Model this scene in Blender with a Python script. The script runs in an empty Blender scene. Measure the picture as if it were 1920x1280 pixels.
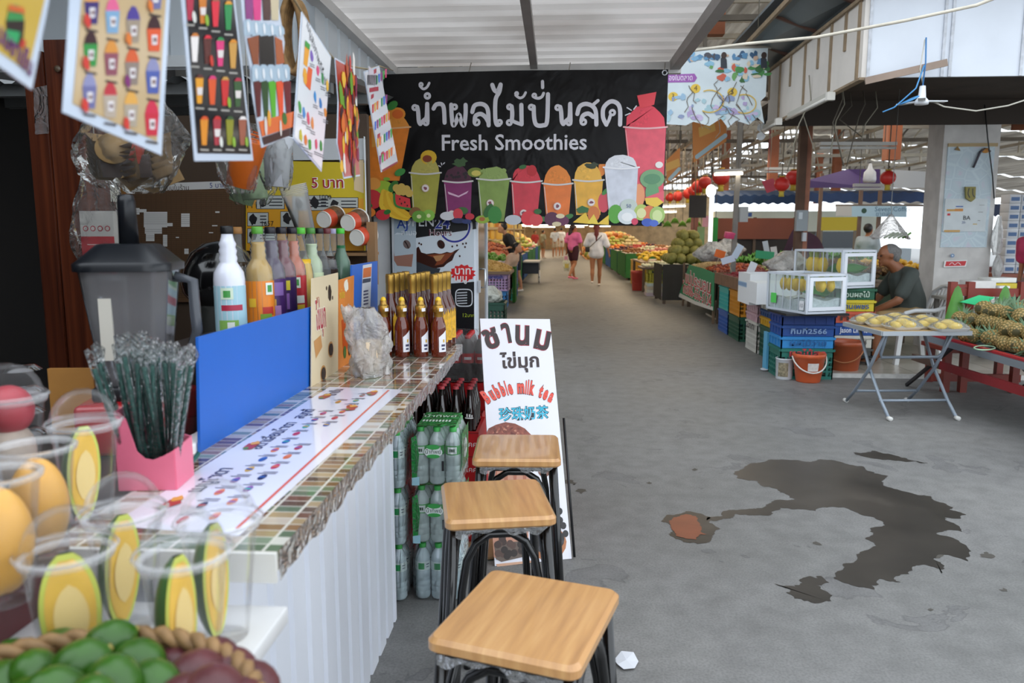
import bpy,bmesh,math,random
from mathutils import Vector,Matrix,Euler
random.seed(7)
SC=bpy.context.scene
COL=SC.collection
PI=math.pi
V=Vector

# ---------------------------------------------------------------- camera, sky, exposure
F,EYE=1440.0,1.45
PITCH=math.atan2(203,F)
YAW=math.atan(92*math.cos(PITCH)/F)
cam=bpy.data.cameras.new('camera')
cam.sensor_width,cam.lens=36.0,36.0*F/1920
cam.clip_start,cam.clip_end=0.05,300
cam.dof.use_dof=True
cam.dof.focus_distance=3.5
cam.dof.aperture_fstop=4.4
camo=bpy.data.objects.new('camera',cam)
camo.location=(0,0,EYE)
camo.rotation_euler=(PI/2-PITCH,0,YAW)
COL.objects.link(camo)
SC.camera=camo
SC.view_settings.view_transform='Standard'
SC.view_settings.look='None'
SC.view_settings.gamma=1
SC.view_settings.use_curve_mapping=False
SC.view_settings.exposure=0.78
SC.cycles.max_bounces=10
SC.cycles.transparent_max_bounces=32
SC.cycles.transmission_bounces=10
SC.cycles.caustics_reflective=False
SC.cycles.caustics_refractive=False
SC.cycles.sample_clamp_indirect=6

wd=bpy.data.worlds.new('daylight')
SC.world=wd
wd.use_nodes=True
_b=wd.node_tree.nodes['Background']
_b.inputs[0].default_value=(0.86,0.93,1.0,1)
_b.inputs[1].default_value=1.45

def area(name,loc,rot,sx,sy,power,col=(1,1,1)):
    l=bpy.data.lights.new(name,'AREA')
    l.shape,l.size,l.size_y,l.energy,l.color='RECTANGLE',sx,sy,power,col
    o=bpy.data.objects.new(name,l)
    o.location,o.rotation_euler=loc,rot
    COL.objects.link(o)
    return o

# ---------------------------------------------------------------- photo geometry: a pixel becomes a ray, a ray meets a plane
_R=V((math.cos(YAW),math.sin(YAW),0))
_FH=V((-math.sin(YAW),math.cos(YAW),0))
_FW=math.cos(PITCH)*_FH+V((0,0,-math.sin(PITCH)))
_UP=_R.cross(_FW)
EYEV=V((0,0,EYE))
def ray(x,y):return _R*((x-960)/F)+_UP*((640-y)/F)+_FW
def fl(x,y,z=0.0):
    d=ray(x,y);return EYEV+d*((z-EYE)/d.z)
def at(x,y,Y):
    d=ray(x,y);return EYEV+d*(Y/d.y)
def ax(x,y,X):
    d=ray(x,y);return EYEV+d*(X/d.x)

# ---------------------------------------------------------------- materials
def lin(h):
    h=h.lstrip('#')
    c=[int(h[i:i+2],16)/255 for i in (0,2,4)]
    return tuple(x/12.92 if x<=.04045 else ((x+.055)/1.055)**2.4 for x in c)+(1,)
_MATS={}
def M(hexc,rough=.5,metal=0,spec=.5,emit=0,var=None,trans=0,coat=0,bump=None,sss=0):
    key=(hexc,rough,metal,spec,emit,var,trans,coat,bump,sss)
    if key in _MATS:return _MATS[key]
    m=bpy.data.materials.new('paint');m.use_nodes=True
    nt=m.node_tree;n=nt.nodes;L=nt.links
    p=n['Principled BSDF']
    c=lin(hexc)
    p.inputs['Base Color'].default_value=c
    p.inputs['Roughness'].default_value=rough
    p.inputs['Metallic'].default_value=metal
    p.inputs['Specular IOR Level'].default_value=spec
    p.inputs['Transmission Weight'].default_value=trans
    p.inputs['Coat Weight'].default_value=coat
    p.inputs['Coat Roughness'].default_value=.08
    if sss:
        p.inputs['Subsurface Weight'].default_value=sss
        p.inputs['Subsurface Radius'].default_value=(.02,.01,.006)
    if emit:
        p.inputs['Emission Color'].default_value=c
        p.inputs['Emission Strength'].default_value=emit
    if var or bump:
        tc=n.new('ShaderNodeTexCoord')
    if var:
        nz=n.new('ShaderNodeTexNoise');nz.inputs['Scale'].default_value=var[0];nz.inputs['Detail'].default_value=5
        L.new(tc.outputs['Object'],nz.inputs['Vector'])
        mr=n.new('ShaderNodeMapRange')
        mr.inputs['From Min'].default_value=.3;mr.inputs['From Max'].default_value=.7
        mr.inputs['To Min'].default_value=1-var[1];mr.inputs['To Max'].default_value=1+var[1]
        L.new(nz.outputs[0],mr.inputs[0])
        hv=n.new('ShaderNodeHueSaturation');hv.inputs['Color'].default_value=c
        L.new(mr.outputs[0],hv.inputs['Value'])
        L.new(hv.outputs[0],p.inputs['Base Color'])
    if bump:
        nz=n.new('ShaderNodeTexNoise');nz.inputs['Scale'].default_value=bump[0];nz.inputs['Detail'].default_value=4
        L.new(tc.outputs['Object'],nz.inputs['Vector'])
        bm_=n.new('ShaderNodeBump');bm_.inputs['Strength'].default_value=bump[1];bm_.inputs['Distance'].default_value=bump[2] if len(bump)>2 else .01
        L.new(nz.outputs[0],bm_.inputs['Height']);L.new(bm_.outputs[0],p.inputs['Normal'])
    _MATS[key]=m
    return m

def film(hexc='#ffffff',body=.05,rough=.04,edge=.55,crinkle=0,milky='#ffffff',gloss=1.0):
    """thin clear plastic: mostly see-through, a faint body colour, glossy towards grazing angles"""
    key=('film',hexc,body,rough,edge,crinkle,milky,gloss)
    if key in _MATS:return _MATS[key]
    m=bpy.data.materials.new('plastic_film');m.use_nodes=True
    nt=m.node_tree;n=nt.nodes;L=nt.links
    p=n['Principled BSDF'];out=n['Material Output']
    p.inputs['Base Color'].default_value=lin(milky);p.inputs['Roughness'].default_value=rough
    tr=n.new('ShaderNodeBsdfTransparent');tr.inputs[0].default_value=lin(hexc)
    lw=n.new('ShaderNodeLayerWeight');lw.inputs[0].default_value=.35
    mr=n.new('ShaderNodeMapRange');mr.inputs['To Min'].default_value=body;mr.inputs['To Max'].default_value=edge
    pw=n.new('ShaderNodeMath');pw.operation='POWER';pw.inputs[1].default_value=2.0
    L.new(lw.outputs['Facing'],pw.inputs[0]);L.new(pw.outputs[0],mr.inputs[0])
    mx=n.new('ShaderNodeMixShader')
    L.new(mr.outputs[0],mx.inputs[0]);L.new(tr.outputs[0],mx.inputs[1]);L.new(p.outputs[0],mx.inputs[2])
    gl=n.new('ShaderNodeBsdfGlossy');gl.inputs['Roughness'].default_value=rough
    fr=n.new('ShaderNodeFresnel');fr.inputs[0].default_value=1.22
    m2=n.new('ShaderNodeMixShader')
    gm=n.new('ShaderNodeMath');gm.operation='MULTIPLY';gm.inputs[1].default_value=gloss;L.new(fr.outputs[0],gm.inputs[0])
    L.new(gm.outputs[0],m2.inputs[0]);L.new(mx.outputs[0],m2.inputs[1]);L.new(gl.outputs[0],m2.inputs[2])
    if crinkle:
        tc=n.new('ShaderNodeTexCoord')
        nz=n.new('ShaderNodeTexNoise');nz.inputs['Scale'].default_value=crinkle;nz.inputs['Detail'].default_value=3
        nz.inputs['Distortion'].default_value=1.5
        L.new(tc.outputs['Object'],nz.inputs['Vector'])
        b=n.new('ShaderNodeBump');b.inputs['Strength'].default_value=.8;b.inputs['Distance'].default_value=.03
        L.new(nz.outputs[0],b.inputs['Height'])
        for q in (p,gl,fr,lw):L.new(b.outputs[0],q.inputs['Normal'])
    L.new(m2.outputs[0],out.inputs[0])
    _MATS[key]=m
    return m

def nodes_mat(name):
    m=bpy.data.materials.new(name);m.use_nodes=True
    nt=m.node_tree
    def N(t,**kw):
        q=nt.nodes.new('ShaderNode'+t)
        for k,v in kw.items():
            if hasattr(q,k):setattr(q,k,v)
        return q
    return m,nt.nodes['Principled BSDF'],N,nt.links.new

def ramp(N,pts,mode='LINEAR'):
    r=N('ValToRGB');e=r.color_ramp;e.interpolation=mode
    while len(e.elements)<len(pts):e.elements.new(.5)
    for el,(p,c) in zip(e.elements,pts):
        el.position=p;el.color=lin(c) if isinstance(c,str) else c
    return r

# ---------------------------------------------------------------- mesh builder
_TXT={}
def text_geo(s,off=0.0):
    k=(s,off)
    if k not in _TXT:
        cu=bpy.data.curves.new('lettering','FONT');cu.body=s;cu.size=1;cu.resolution_u=2;cu.offset=off
        ob=bpy.data.objects.new('lettering',cu)
        me=ob.to_mesh()
        vs=[(v.co.x,v.co.y) for v in me.vertices];fs=[tuple(p.vertices) for p in me.polygons]
        ob.to_mesh_clear();bpy.data.objects.remove(ob);bpy.data.curves.remove(cu)
        if vs:
            x0=min(v[0] for v in vs);vs=[(a-x0,b) for a,b in vs]
        _TXT[k]=(vs,fs,max([v[0] for v in vs] or [0]))
    return _TXT[k]

class MB:
    def __init__(s):
        s.v,s.f,s.m,s.s,s.mats,s.T=[],[],[],[],[],Matrix()
    def mi(s,m):
        if m not in s.mats:s.mats.append(m)
        return s.mats.index(m)
    def add(s,vs,fs,m,smooth=False):
        b=len(s.v);i=s.mi(m)
        s.v+=[s.T @ V(p) for p in vs]
        for f in fs:
            s.f.append(tuple(b+k for k in f));s.m.append(i);s.s.append(smooth)
    def box(s,c,d,m,rot=None,bev=0):
        x,y,z=(k/2 for k in d)
        R=Euler(rot).to_matrix().to_4x4() if rot else Matrix()
        R.translation=V(c)
        if bev:
            bm=bmesh.new();bmesh.ops.create_cube(bm,size=1)
            bmesh.ops.scale(bm,vec=d,verts=bm.verts)
            bmesh.ops.bevel(bm,geom=bm.edges[:],offset=bev,segments=2,affect='EDGES',profile=.5)
            bm.verts.index_update()
            vs=[R @ v.co for v in bm.verts];fs=[tuple(v.index for v in f.verts) for f in bm.faces]
            bm.free();s.add(vs,fs,m,True);return
        vs=[R @ V((a*x,b*y,c_*z)) for a in (-1,1) for b in (-1,1) for c_ in (-1,1)]
        s.add(vs,[(0,1,3,2),(4,6,7,5),(0,4,5,1),(2,3,7,6),(0,2,6,4),(1,5,7,3)],m)
    def bx(s,x0,x1,y0,y1,z0,z1,m,bev=0):
        s.box(((x0+x1)/2,(y0+y1)/2,(z0+z1)/2),(x1-x0,y1-y0,z1-z0),m,None,bev)
    def bar(s,p,q,w,h,m,up=(0,0,1)):
        p,q=V(p),V(q);d=(q-p).normalized();u=V(up)
        if abs(d.dot(u))>.98:u=V((0,1,0))
        a=d.cross(u).normalized()*(w/2);b=a.cross(d).normalized()*(h/2)
        vs=[p-a-b,p+a-b,p+a+b,p-a+b,q-a-b,q+a-b,q+a+b,q-a+b]
        s.add(vs,[(3,2,1,0),(4,5,6,7),(0,1,5,4),(1,2,6,5),(2,3,7,6),(3,0,4,7)],m)
    def tube(s,pts,r,m,n=8,closed=False,caps=True):
        pts=[V(p) for p in pts];k=len(pts)
        rs=r if isinstance(r,(list,tuple)) else [r]*k
        vs,fs=[],[];ref=None
        for i,p in enumerate(pts):
            a=pts[i-1] if (i or closed) else p;b=pts[(i+1)%k] if (i<k-1 or closed) else p
            t=(b-a).normalized()
            if ref is None:
                ref=V((0,0,1)) if abs(t.z)<.9 else V((1,0,0))
            ref=(ref-t*ref.dot(t))
            ref=ref.normalized() if ref.length>1e-6 else t.orthogonal().normalized()
            bb=t.cross(ref)
            for j in range(n):
                w=2*PI*j/n
                vs.append(p+(ref*math.cos(w)+bb*math.sin(w))*rs[i])
        for i in range(k if closed else k-1):
            for j in range(n):
                a,b=i*n,((i+1)%k)*n
                fs.append((a+j,a+(j+1)%n,b+(j+1)%n,b+j))
        if caps and not closed:
            fs+=[tuple(range(n))[::-1],tuple((k-1)*n+j for j in range(n))]
        s.add(vs,fs,m,True)
    def lathe(s,prof,m,n=16,loc=(0,0,0),R=None,smooth=True,sc=(1,1)):
        T=(R.to_4x4() if R is not None else Matrix());T.translation=V(loc)
        vs=[T @ V((r*sc[0]*math.cos(2*PI*j/n),r*sc[1]*math.sin(2*PI*j/n),z)) for r,z in prof for j in range(n)]
        fs=[(i*n+j,i*n+(j+1)%n,(i+1)*n+(j+1)%n,(i+1)*n+j) for i in range(len(prof)-1) for j in range(n)]
        if prof[0][0]>1e-5 and 0:pass
        s.add(vs,fs,m,smooth)
    def disc(s,c,r,m,n=16,R=None):
        T=(R.to_4x4() if R is not None else Matrix());T.translation=V(c)
        s.add([T @ V((r*math.cos(2*PI*j/n),r*math.sin(2*PI*j/n),0)) for j in range(n)],[tuple(range(n))],m)
    def blob(s,c,r,m,nu=12,nv=8,R=None,fn=None):
        r=(r,r,r) if isinstance(r,(int,float)) else r
        T=(R.to_4x4() if R is not None else Matrix());T.translation=V(c)
        vs=[]
        for i in range(nv+1):
            a=PI*i/nv
            for j in range(nu):
                b=2*PI*j/nu
                k=fn(a,b) if fn else 1
                vs.append(T @ V((r[0]*math.sin(a)*math.cos(b)*k,r[1]*math.sin(a)*math.sin(b)*k,-r[2]*math.cos(a)*k)))
        fs=[(i*nu+j,i*nu+(j+1)%nu,(i+1)*nu+(j+1)%nu,(i+1)*nu+j) for i in range(nv) for j in range(nu)]
        s.add(vs,fs,m,True)
    def grid(s,fn,nu,nv,m,smooth=True):
        vs=[fn(i/nu,j/nv) for j in range(nv+1) for i in range(nu+1)];w=nu+1
        s.add(vs,[(j*w+i,j*w+i+1,(j+1)*w+i+1,(j+1)*w+i) for j in range(nv) for i in range(nu)],m,smooth)
    def prism(s,poly,z0,z1,m,R=None,loc=(0,0,0)):
        T=(R.to_4x4() if R is not None else Matrix());T.translation=V(loc);n=len(poly)
        vs=[T @ V((x,y,z0)) for x,y in poly]+[T @ V((x,y,z1)) for x,y in poly]
        s.add(vs,[tuple(range(n))[::-1],tuple(range(n,2*n))]+[(i,(i+1)%n,n+(i+1)%n,n+i) for i in range(n)],m)
    def build(s,name,parent=None,kind=None):
        me=bpy.data.meshes.new(name)
        me.from_pydata([tuple(p) for p in s.v],[],s.f)
        for m in s.mats:me.materials.append(m)
        me.polygons.foreach_set('material_index',s.m)
        me.polygons.foreach_set('use_smooth',s.s)
        me.update()
        o=bpy.data.objects.new(name,me);COL.objects.link(o)
        if parent:o.parent=parent
        if kind:o['kind']=kind
        return o

class Sheet:
    """a flat printed face: U to its right, W up, prints lie a hair above each other"""
    def __init__(s,mb,O,U,W,eps=.0007):
        s.mb,s.O,s.U,s.W,s.e=mb,V(O),V(U).normalized(),V(W).normalized(),eps
        s.N=s.U.cross(s.W).normalized()
    K=0
    def P(s,u,v,L):return s.O+s.U*u+s.W*v+s.N*(s.e*L+(3e-6*(s.K%190) if L else 0))
    def px(s,x,y):
        d=ray(x,y);t=(s.O-EYEV).dot(s.N)/d.dot(s.N);q=EYEV+d*t-s.O
        return (q.dot(s.U),q.dot(s.W))
    def poly(s,pts,m,L=1):
        s.K+=1
        s.mb.add([s.P(u,v,L) for u,v in pts],[tuple(range(len(pts)))],m)
    def rect(s,u0,v0,u1,v1,m,L=1):s.poly([(u0,v0),(u1,v0),(u1,v1),(u0,v1)],m,L)
    def ell(s,u,v,ru,rv,m,L=1,n=16,a=0):
        c,q=math.cos(a),math.sin(a)
        s.poly([(u+ru*math.cos(t)*c-rv*math.sin(t)*q,v+ru*math.cos(t)*q+rv*math.sin(t)*c) for t in (2*PI*k/n for k in range(n))],m,L)
    def blob(s,u,v,ru,rv,m,L=1,n=18,j=.18,seed=1):
        R=random.Random(seed)
        s.poly([(u+ru*math.cos(2*PI*k/n)*(1+R.uniform(-j,j)),v+rv*math.sin(2*PI*k/n)*(1+R.uniform(-j,j))) for k in range(n)],m,L)
    def line(s,pts,w,m,L=1,smooth=True,cap=True):
        pts=[V((a,b,0)) for a,b in pts]
        if smooth and len(pts)>2:
            q=[]
            for i in range(len(pts)-1):
                p0,p1,p2,p3=pts[max(i-1,0)],pts[i],pts[i+1],pts[min(i+2,len(pts)-1)]
                for k in range(5):
                    t=k/5
                    q.append(.5*((2*p1)+(p2-p0)*t+(2*p0-5*p1+4*p2-p3)*t*t+(3*p1-p0-3*p2+p3)*t**3))
            pts=q+[pts[-1]]
        l,r=[],[];s.K+=1
        for i,p in enumerate(pts):
            d=(pts[min(i+1,len(pts)-1)]-pts[max(i-1,0)]);d=d.normalized() if d.length else V((1,0,0))
            nn=V((-d.y,d.x,0))*(w/2);l.append(p+nn);r.append(p-nn)
        vs=[s.P(p.x,p.y,L) for p in l]+[s.P(p.x,p.y,L) for p in r];k=len(pts)
        s.mb.add(vs,[(k+i,k+i+1,i+1,i) for i in range(k-1)],m)
        if cap:
            for p in (pts[0],pts[-1]):s.ell(p.x,p.y,w/2,w/2,m,L,10)
    def text(s,t,u,v,h,m,L=2,align='l',wid=None,off=0,rot=0,shear=0):
        """h: font size (a capital is .7 h tall); wid squeezes to that width; v is the baseline"""
        vs,fs,w=text_geo(t,off)
        if not vs:return
        sx=wid/w if wid else h
        du={'l':0,'c':-w*sx/2,'r':-w*sx}[align]
        c,q=math.cos(rot),math.sin(rot)
        pts=[];s.K+=1
        for a,b in vs:
            x,y=a*sx+du+shear*b*h,b*h
            pts.append(s.P(u+x*c-y*q,v+x*q+y*c,L))
        s.mb.add(pts,fs,m)

# ---------------------------------------------------------------- things
def tag(o,label,cat,group=None):
    o['label']=label;o['category']=cat
    if group:o['group']=group
    return o
def E(name,label,cat,loc=(0,0,0),rz=0,group=None):
    o=bpy.data.objects.new(name,None);COL.objects.link(o)
    o.empty_display_size=.05
    o.location=loc;o.rotation_euler=(0,0,rz)
    return tag(o,label,cat,group)
def dup(root,loc,rz=0,label=None,group=None,sc=None,rot=None):
    def cp(o,par):
        c=o.copy();COL.objects.link(c)
        if par:c.parent=par
        for ch in KIDS.get(o.name,()):cp(ch,c)
        return c
    c=cp(root,None)
    c.location=loc;c.rotation_euler=rot or (0,0,rz)
    if sc:c.scale=(sc,sc,sc) if isinstance(sc,(int,float)) else sc
    if label:c['label']=label
    if group:c['group']=group
    return c
KIDS={}
def kids(root):
    """note a finished thing's parts so that it can be copied"""
    for o in [root]+list(root.children_recursive):KIDS[o.name]=list(o.children)
    return root
def ghost(o):
    """at a thing's own place, local mesh: put a one-mesh thing there"""
    return o
def struct(o):
    o['kind']='structure';return o
def place(o,loc,rz=0,rot=None,sc=None):
    o.location=loc;o.rotation_euler=rot or (0,0,rz)
    if sc:o.scale=(sc,)*3 if isinstance(sc,(int,float)) else sc
    return o
WHITE=M('#e9eaec',.5);BLACK=M('#101012',.45)
# ---------------------------------------------------------------- large area lights: the lit market hall deeper in
WARM=(1.0,.78,.52)
for hx in (3.2,-2.3):
    for hy,hl,hp_ in ((21,9,115),(34,14,225),(56,22,370)):
        area('hall_light',(hx,hy,3.4),(0,0,0),2,hl,hp_,WARM)
area('hall_light',(4.5,13.5,3.4),(0,0,0),3,5,40,(1,.93,.82))

# ---------------------------------------------------------------- setting: floor
def floor_mat():
    m,p,N,L=nodes_mat('worn_concrete')
    tc=N('TexCoord')
    n1=N('TexNoise');n1.inputs['Scale'].default_value=.55;n1.inputs['Detail'].default_value=7
    n2=N('TexNoise');n2.inputs['Scale'].default_value=9;n2.inputs['Detail'].default_value=8
    n3=N('TexNoise');n3.inputs['Scale'].default_value=110;n3.inputs['Detail'].default_value=3
    n4=N('TexNoise');n4.inputs['Scale'].default_value=2.6;n4.inputs['Detail'].default_value=4;n4.inputs['Distortion'].default_value=.6
    for q in (n1,n2,n3,n4):L(tc.outputs['Object'],q.inputs['Vector'])
    r1=ramp(N,[(.3,'#92928f'),(.52,'#a09f9d'),(.75,'#acaaa6')]);L(n1.outputs[0],r1.inputs[0])
    r2=ramp(N,[(.3,'#c8c8c8'),(.55,'#dadada'),(.75,'#e6e6e6')]);L(n2.outputs[0],r2.inputs[0])
    r3=ramp(N,[(.3,'#c8c8c8'),(.6,'#e6e6e6')]);L(n3.outputs[0],r3.inputs[0])
    # thin skim coat flaking off: a step where the broad noise crosses a level
    r4=ramp(N,[(.62,'#ffffff'),(.628,'#d8d8da'),(.64,'#f0f0f2')]);L(n4.outputs[0],r4.inputs[0])
    def mul(a,b):
        x=N('MixRGB');x.blend_type='MULTIPLY';x.inputs[0].default_value=1;L(a,x.inputs[1]);L(b,x.inputs[2]);return x.outputs[0]
    c=mul(mul(mul(r1.outputs[0],r2.outputs[0]),r3.outputs[0]),r4.outputs[0])
    g=N('Gamma');g.inputs[1].default_value=.96;L(c,g.inputs[0]);L(g.outputs[0],p.inputs['Base Color'])
    rr=N('MapRange');rr.inputs['To Min'].default_value=.42;rr.inputs['To Max'].default_value=.75;L(n1.outputs[0],rr.inputs[0]);L(rr.outputs[0],p.inputs['Roughness'])
    b=N('Bump');b.inputs['Strength'].default_value=.35;b.inputs['Distance'].default_value=.006;L(n2.outputs[0],b.inputs['Height'])
    b2=N('Bump');b2.inputs['Strength'].default_value=.5;b2.inputs['Distance'].default_value=.004;L(r4.outputs[0],b2.inputs['Height']);L(b.outputs[0],b2.inputs['Normal'])
    L(b2.outputs[0],p.inputs['Normal'])
    return m
b=MB();b.add([(-14,-6,0),(34,-6,0),(34,90,0),(-14,90,0)],[(0,1,2,3)],floor_mat())
struct(b.build('floor'))

def tile_mat(c1,c2,sc,mort,name):
    m,p,N,L=nodes_mat(name)
    tc=N('TexCoord');br=N('TexBrick');br.offset=0
    br.inputs['Scale'].default_value=sc;br.inputs['Brick Width'].default_value=1;br.inputs['Row Height'].default_value=1
    br.inputs['Mortar Size'].default_value=mort
    for k,c in zip(('Color1','Color2','Mortar'),(c1,c2,'#8a847b')):br.inputs[k].default_value=lin(c)
    L(tc.outputs['Object'],br.inputs['Vector']);L(br.outputs[0],p.inputs['Base Color'])
    p.inputs['Roughness'].default_value=.25
    return m
b=MB();b.bx(2.62,9.5,7.94,14,0,.03,tile_mat('#b5aea2','#aba497',2.2,.012,'stall_tile'))
struct(b.build('floor_tiles'))
b=MB();b.bar((2.70,7.88,.02),(9.5,7.76,.02),.045,.04,M('#c9c8c4',.6,var=(14,.15)))
struct(b.build('trim_1'))

# ---------------------------------------------------------------- market roof
def rib_mat():
    m,p,N,L=nodes_mat('old_roof_sheet')
    tc=N('TexCoord');n1=N('TexNoise');n1.inputs['Scale'].default_value=1.2;n1.inputs['Detail'].default_value=5
    mp=N('Mapping');mp.inputs['Scale'].default_value=(6,.35,1);L(tc.outputs['Object'],mp.inputs[0]);L(mp.outputs[0],n1.inputs['Vector'])
    r=ramp(N,[(.3,'#6d665c'),(.5,'#958d82'),(.7,'#b9b1a4')]);L(n1.outputs[0],r.inputs[0]);L(r.outputs[0],p.inputs['Base Color'])
    p.inputs['Roughness'].default_value=.55
    t=N('BsdfTranslucent');L(r.outputs[0],t.inputs[0]);mx=N('MixShader');mx.inputs[0].default_value=.22
    L(p.outputs[0],mx.inputs[1]);L(t.outputs[0],mx.inputs[2]);L(mx.outputs[0],m.node_tree.nodes['Material Output'].inputs[0])
    return m
ROOFM=rib_mat()
def corr(name,x0,x1,y0,y1,z0,z1,pitch=.16,amp=.035):
    b=MB();n=int((x1-x0)/pitch)*4
    def fn(u,v):
        x=x0+(x1-x0)*u
        return (x,y0+(y1-y0)*v,z0+(z1-z0)*v+amp*(1,0,-1,0)[int(round(u*n))%4])
    b.grid(fn,n,2,ROOFM,False)
    return struct(b.build(name))
corr('roof_sheet',-9,7.75,7.6,70,5.2,5.25,.2,.03)
# lower sheets over the open side, laid with gaps that show the sky
for i in range(9):
    y=13+i*4.1
    b=MB()
    n=70
    b.grid(lambda u,v:(7.6+12*u,y+3.85*v,4.55-1.5*u+.03*(1,0,-1,0)[int(round(u*n))%4]),n,1,ROOFM,False)
    struct(b.build('roof_sheet'))
STEEL=M('#cfc6b4',.55,var=(3,.14));DKSTEEL=M('#6f6558',.55,var=(3,.2))
for i in range(11):
    y=9.6+i*1.15
    b=MB();b.bar((-8,y,5.12),(7.2,y,5.12),.06,.09,STEEL);struct(b.build('roof_purlin'))
def truss(y,z0,z1,x0=-8,x1=13.5,pitch=.85,m=STEEL):
    b=MB()
    b.bar((x0,y,z0),(x1,y,z0),.07,.08,m);b.bar((x0,y,z1),(x1,y,z1),.07,.08,m)
    n=int((x1-x0)/pitch)
    for k in range(n+1):
        x=x0+k*pitch
        b.bar((x,y,z0),(x,y,z1),.05,.05,m)
        if k%2==0:b.bar((x,y+.03,z0),(min(x+pitch,x1),y+.03,z1),.035,.035,m)
    return struct(b.build('roof_truss'))
for i,y in enumerate((11.9,13.9,16.2,18.9,22,25.6,30,34.5,39)):
    truss(y,3.55+.05*(i%2),4.55,pitch=.72+.06*(i%3),m=STEEL if i%3 else DKSTEEL)
for x in (-3.4,1.6,2.9,4.4,6.2,8.4,10.5):
    b=MB();b.bar((x,12.8,3.48),(x,48,3.48),.06,.06,STEEL);b.bar((x,12.8,4.62),(x,48,4.62),.06,.06,STEEL)
    for k in range(22):
        y=13.4+k*1.6
        b.bar((x,y,3.48),(x,y+.8,4.62),.035,.035,STEEL)
    struct(b.build('roof_girder'))
ORANGE=M('#b26a48',.6,var=(3,.1))
for x,y,w in ((5.0,12.3,.2),(7.5,15.7,.2),(4.9,18.6,.2),(8.2,24,.22),(5.0,24.4,.22),(9.6,30,.22),(5.2,31,.22)):
    b=MB();b.bx(x-w/2,x+w/2,y-w/2,y+w/2,2.55,5.2,ORANGE);struct(b.build('orange_pillar'))
# orange wall end seen above the map banner
b=MB();b.bx(2.05,2.5,12.6,12.8,4.5,5.15,ORANGE);struct(b.build('trim_2'))

# end and side walls of the hall
b=MB();b.bx(-9,13,69.5,69.7,0,5.2,M('#8c7452',.8,var=(2,.3)));struct(b.build('wall_far'))
b=MB();b.bx(-7.2,-7,10,69.5,0,5.2,M('#5b5148',.8,var=(2,.3)));struct(b.build('wall_left'))

# ---------------------------------------------------------------- stall under the market roof on the corner: pillar and fascia box
PLASTER=M('#cfccc8',.7,var=(5,.13))
def wallpaper():
    m,p,N,L=nodes_mat('patterned_paper')
    tc=N('TexCoord');vo=N('TexVoronoi');vo.inputs['Scale'].default_value=7;vo.feature='DISTANCE_TO_EDGE'
    L(tc.outputs['Object'],vo.inputs['Vector'])
    r=ramp(N,[(.02,'#c9d8de'),(.07,'#bdcdd6'),(.2,'#c2d1d8'),(.32,'#c9c9d6')]);L(vo.outputs[0],r.inputs[0]);L(r.outputs[0],p.inputs['Base Color'])
    p.inputs['Roughness'].default_value=.5
    return m
b=MB();b.bx(4.55,5.2,9.72,10.125,0,3.3,PLASTER)
pil=struct(b.build('pillar'))
b=MB();b.bx(4.60,5.14,9.707,9.72,1.28,2.47,wallpaper());struct(b.build('pillar_cladding',pil))
b=MB();b.bx(4.60,5.17,9.702,9.72,2.47,2.51,M('#b79f76',.6));struct(b.build('pillar_trim',pil))
b=MB();b.bx(4.61,5.10,9.693,9.707,1.47,1.86,M('#cfd6d8',.5,var=(9,.06)));struct(b.build('pillar_board',pil))
b=MB();s=Sheet(b,(4.55,9.691,0),(1,0,0),(0,0,1))
RED=M('#c8262c',.45);INK=M('#28262b',.6);SHEETW=M('#e8e8e6',.5)
s.poly([s.px(*q) for q in ((1771,489),(1814,487),(1811,500),(1769,501))],SHEETW,1)
s.poly([s.px(*q) for q in ((1774,490),(1812,489),(1809,498),(1772,499))],RED,2)
s.line([s.px(*q) for q in ((1780,496),(1785,492),(1790,496),(1796,492),(1801,496))],.006,SHEETW,3)
s.text('BA',*s.px(1806,412),.07,INK,2);s.text('20-',*s.px(1803,419),.04,M('#2d4a86'),2)
s.ell(*s.px(1786,479),.022,.022,M('#5a86b8'),1);s.ell(*s.px(1786,479),.011,.011,M('#cfd6d8'),2)
for x0,y0,x1,y1,c in ((1775,392,1803,396,'#c99a4c'),(1790,391,1806,396,'#d08a3a'),(1776,400,1782,404,'#c8262c'),(1792,386,1806,388,'#3b62a8'),(1770,431,1800,435,'#c99f5c'),(1836,384,1846,385,'#999999'),(1834,397,1843,398,'#888888'),(1833,413,1838,414,'#777777'),(1824,419,1832,421,'#c9b07a')):
    a=s.px(x0,y1);c_=s.px(x1,y0);s.rect(a[0],a[1],c_[0],c_[1],M(c),1)
struct(b.build('pillar_scribble',pil))

FW_=M('#cfd4dc',.55,var=(2.5,.05));FWS=M('#cfc8c0',.6,var=(2.5,.08));LATH=M('#8a775f',.7,var=(12,.2));RUST=M('#5c4034',.7,var=(12,.25))
b=MB();b.bx(2.50,8.1,6.75,6.777,2.72,3.34,FW_);b.bx(2.46,2.50,6.75,9.675,2.72,3.34,FWS);
fa=struct(b.build('fascia_box'))
b=MB();b.bx(2.50,9,9.648,9.675,2.72,3.34,M('#3c332c',.8));struct(b.build('fascia_back',fa))  # dark brown stands in for the shade inside the box
for x in (2.51,3.10,3.16,3.72,4.5,5.3):
    b=MB();b.bx(x-.012,x+.012,6.737,6.75,2.72,3.34,M('#b9bcc2',.5,var=(20,.2)));struct(b.build('trim_batten',fa))
for k,y in enumerate((6.84,7.155,7.515,7.875,8.28,8.775,9.18,9.63)):
    b=MB();z0=2.72 if k%2==0 else 3.02;b.bx(2.445,2.46,y-.02,y+.02,z0,3.34,LATH);struct(b.build('trim_batten',fa))
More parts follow.
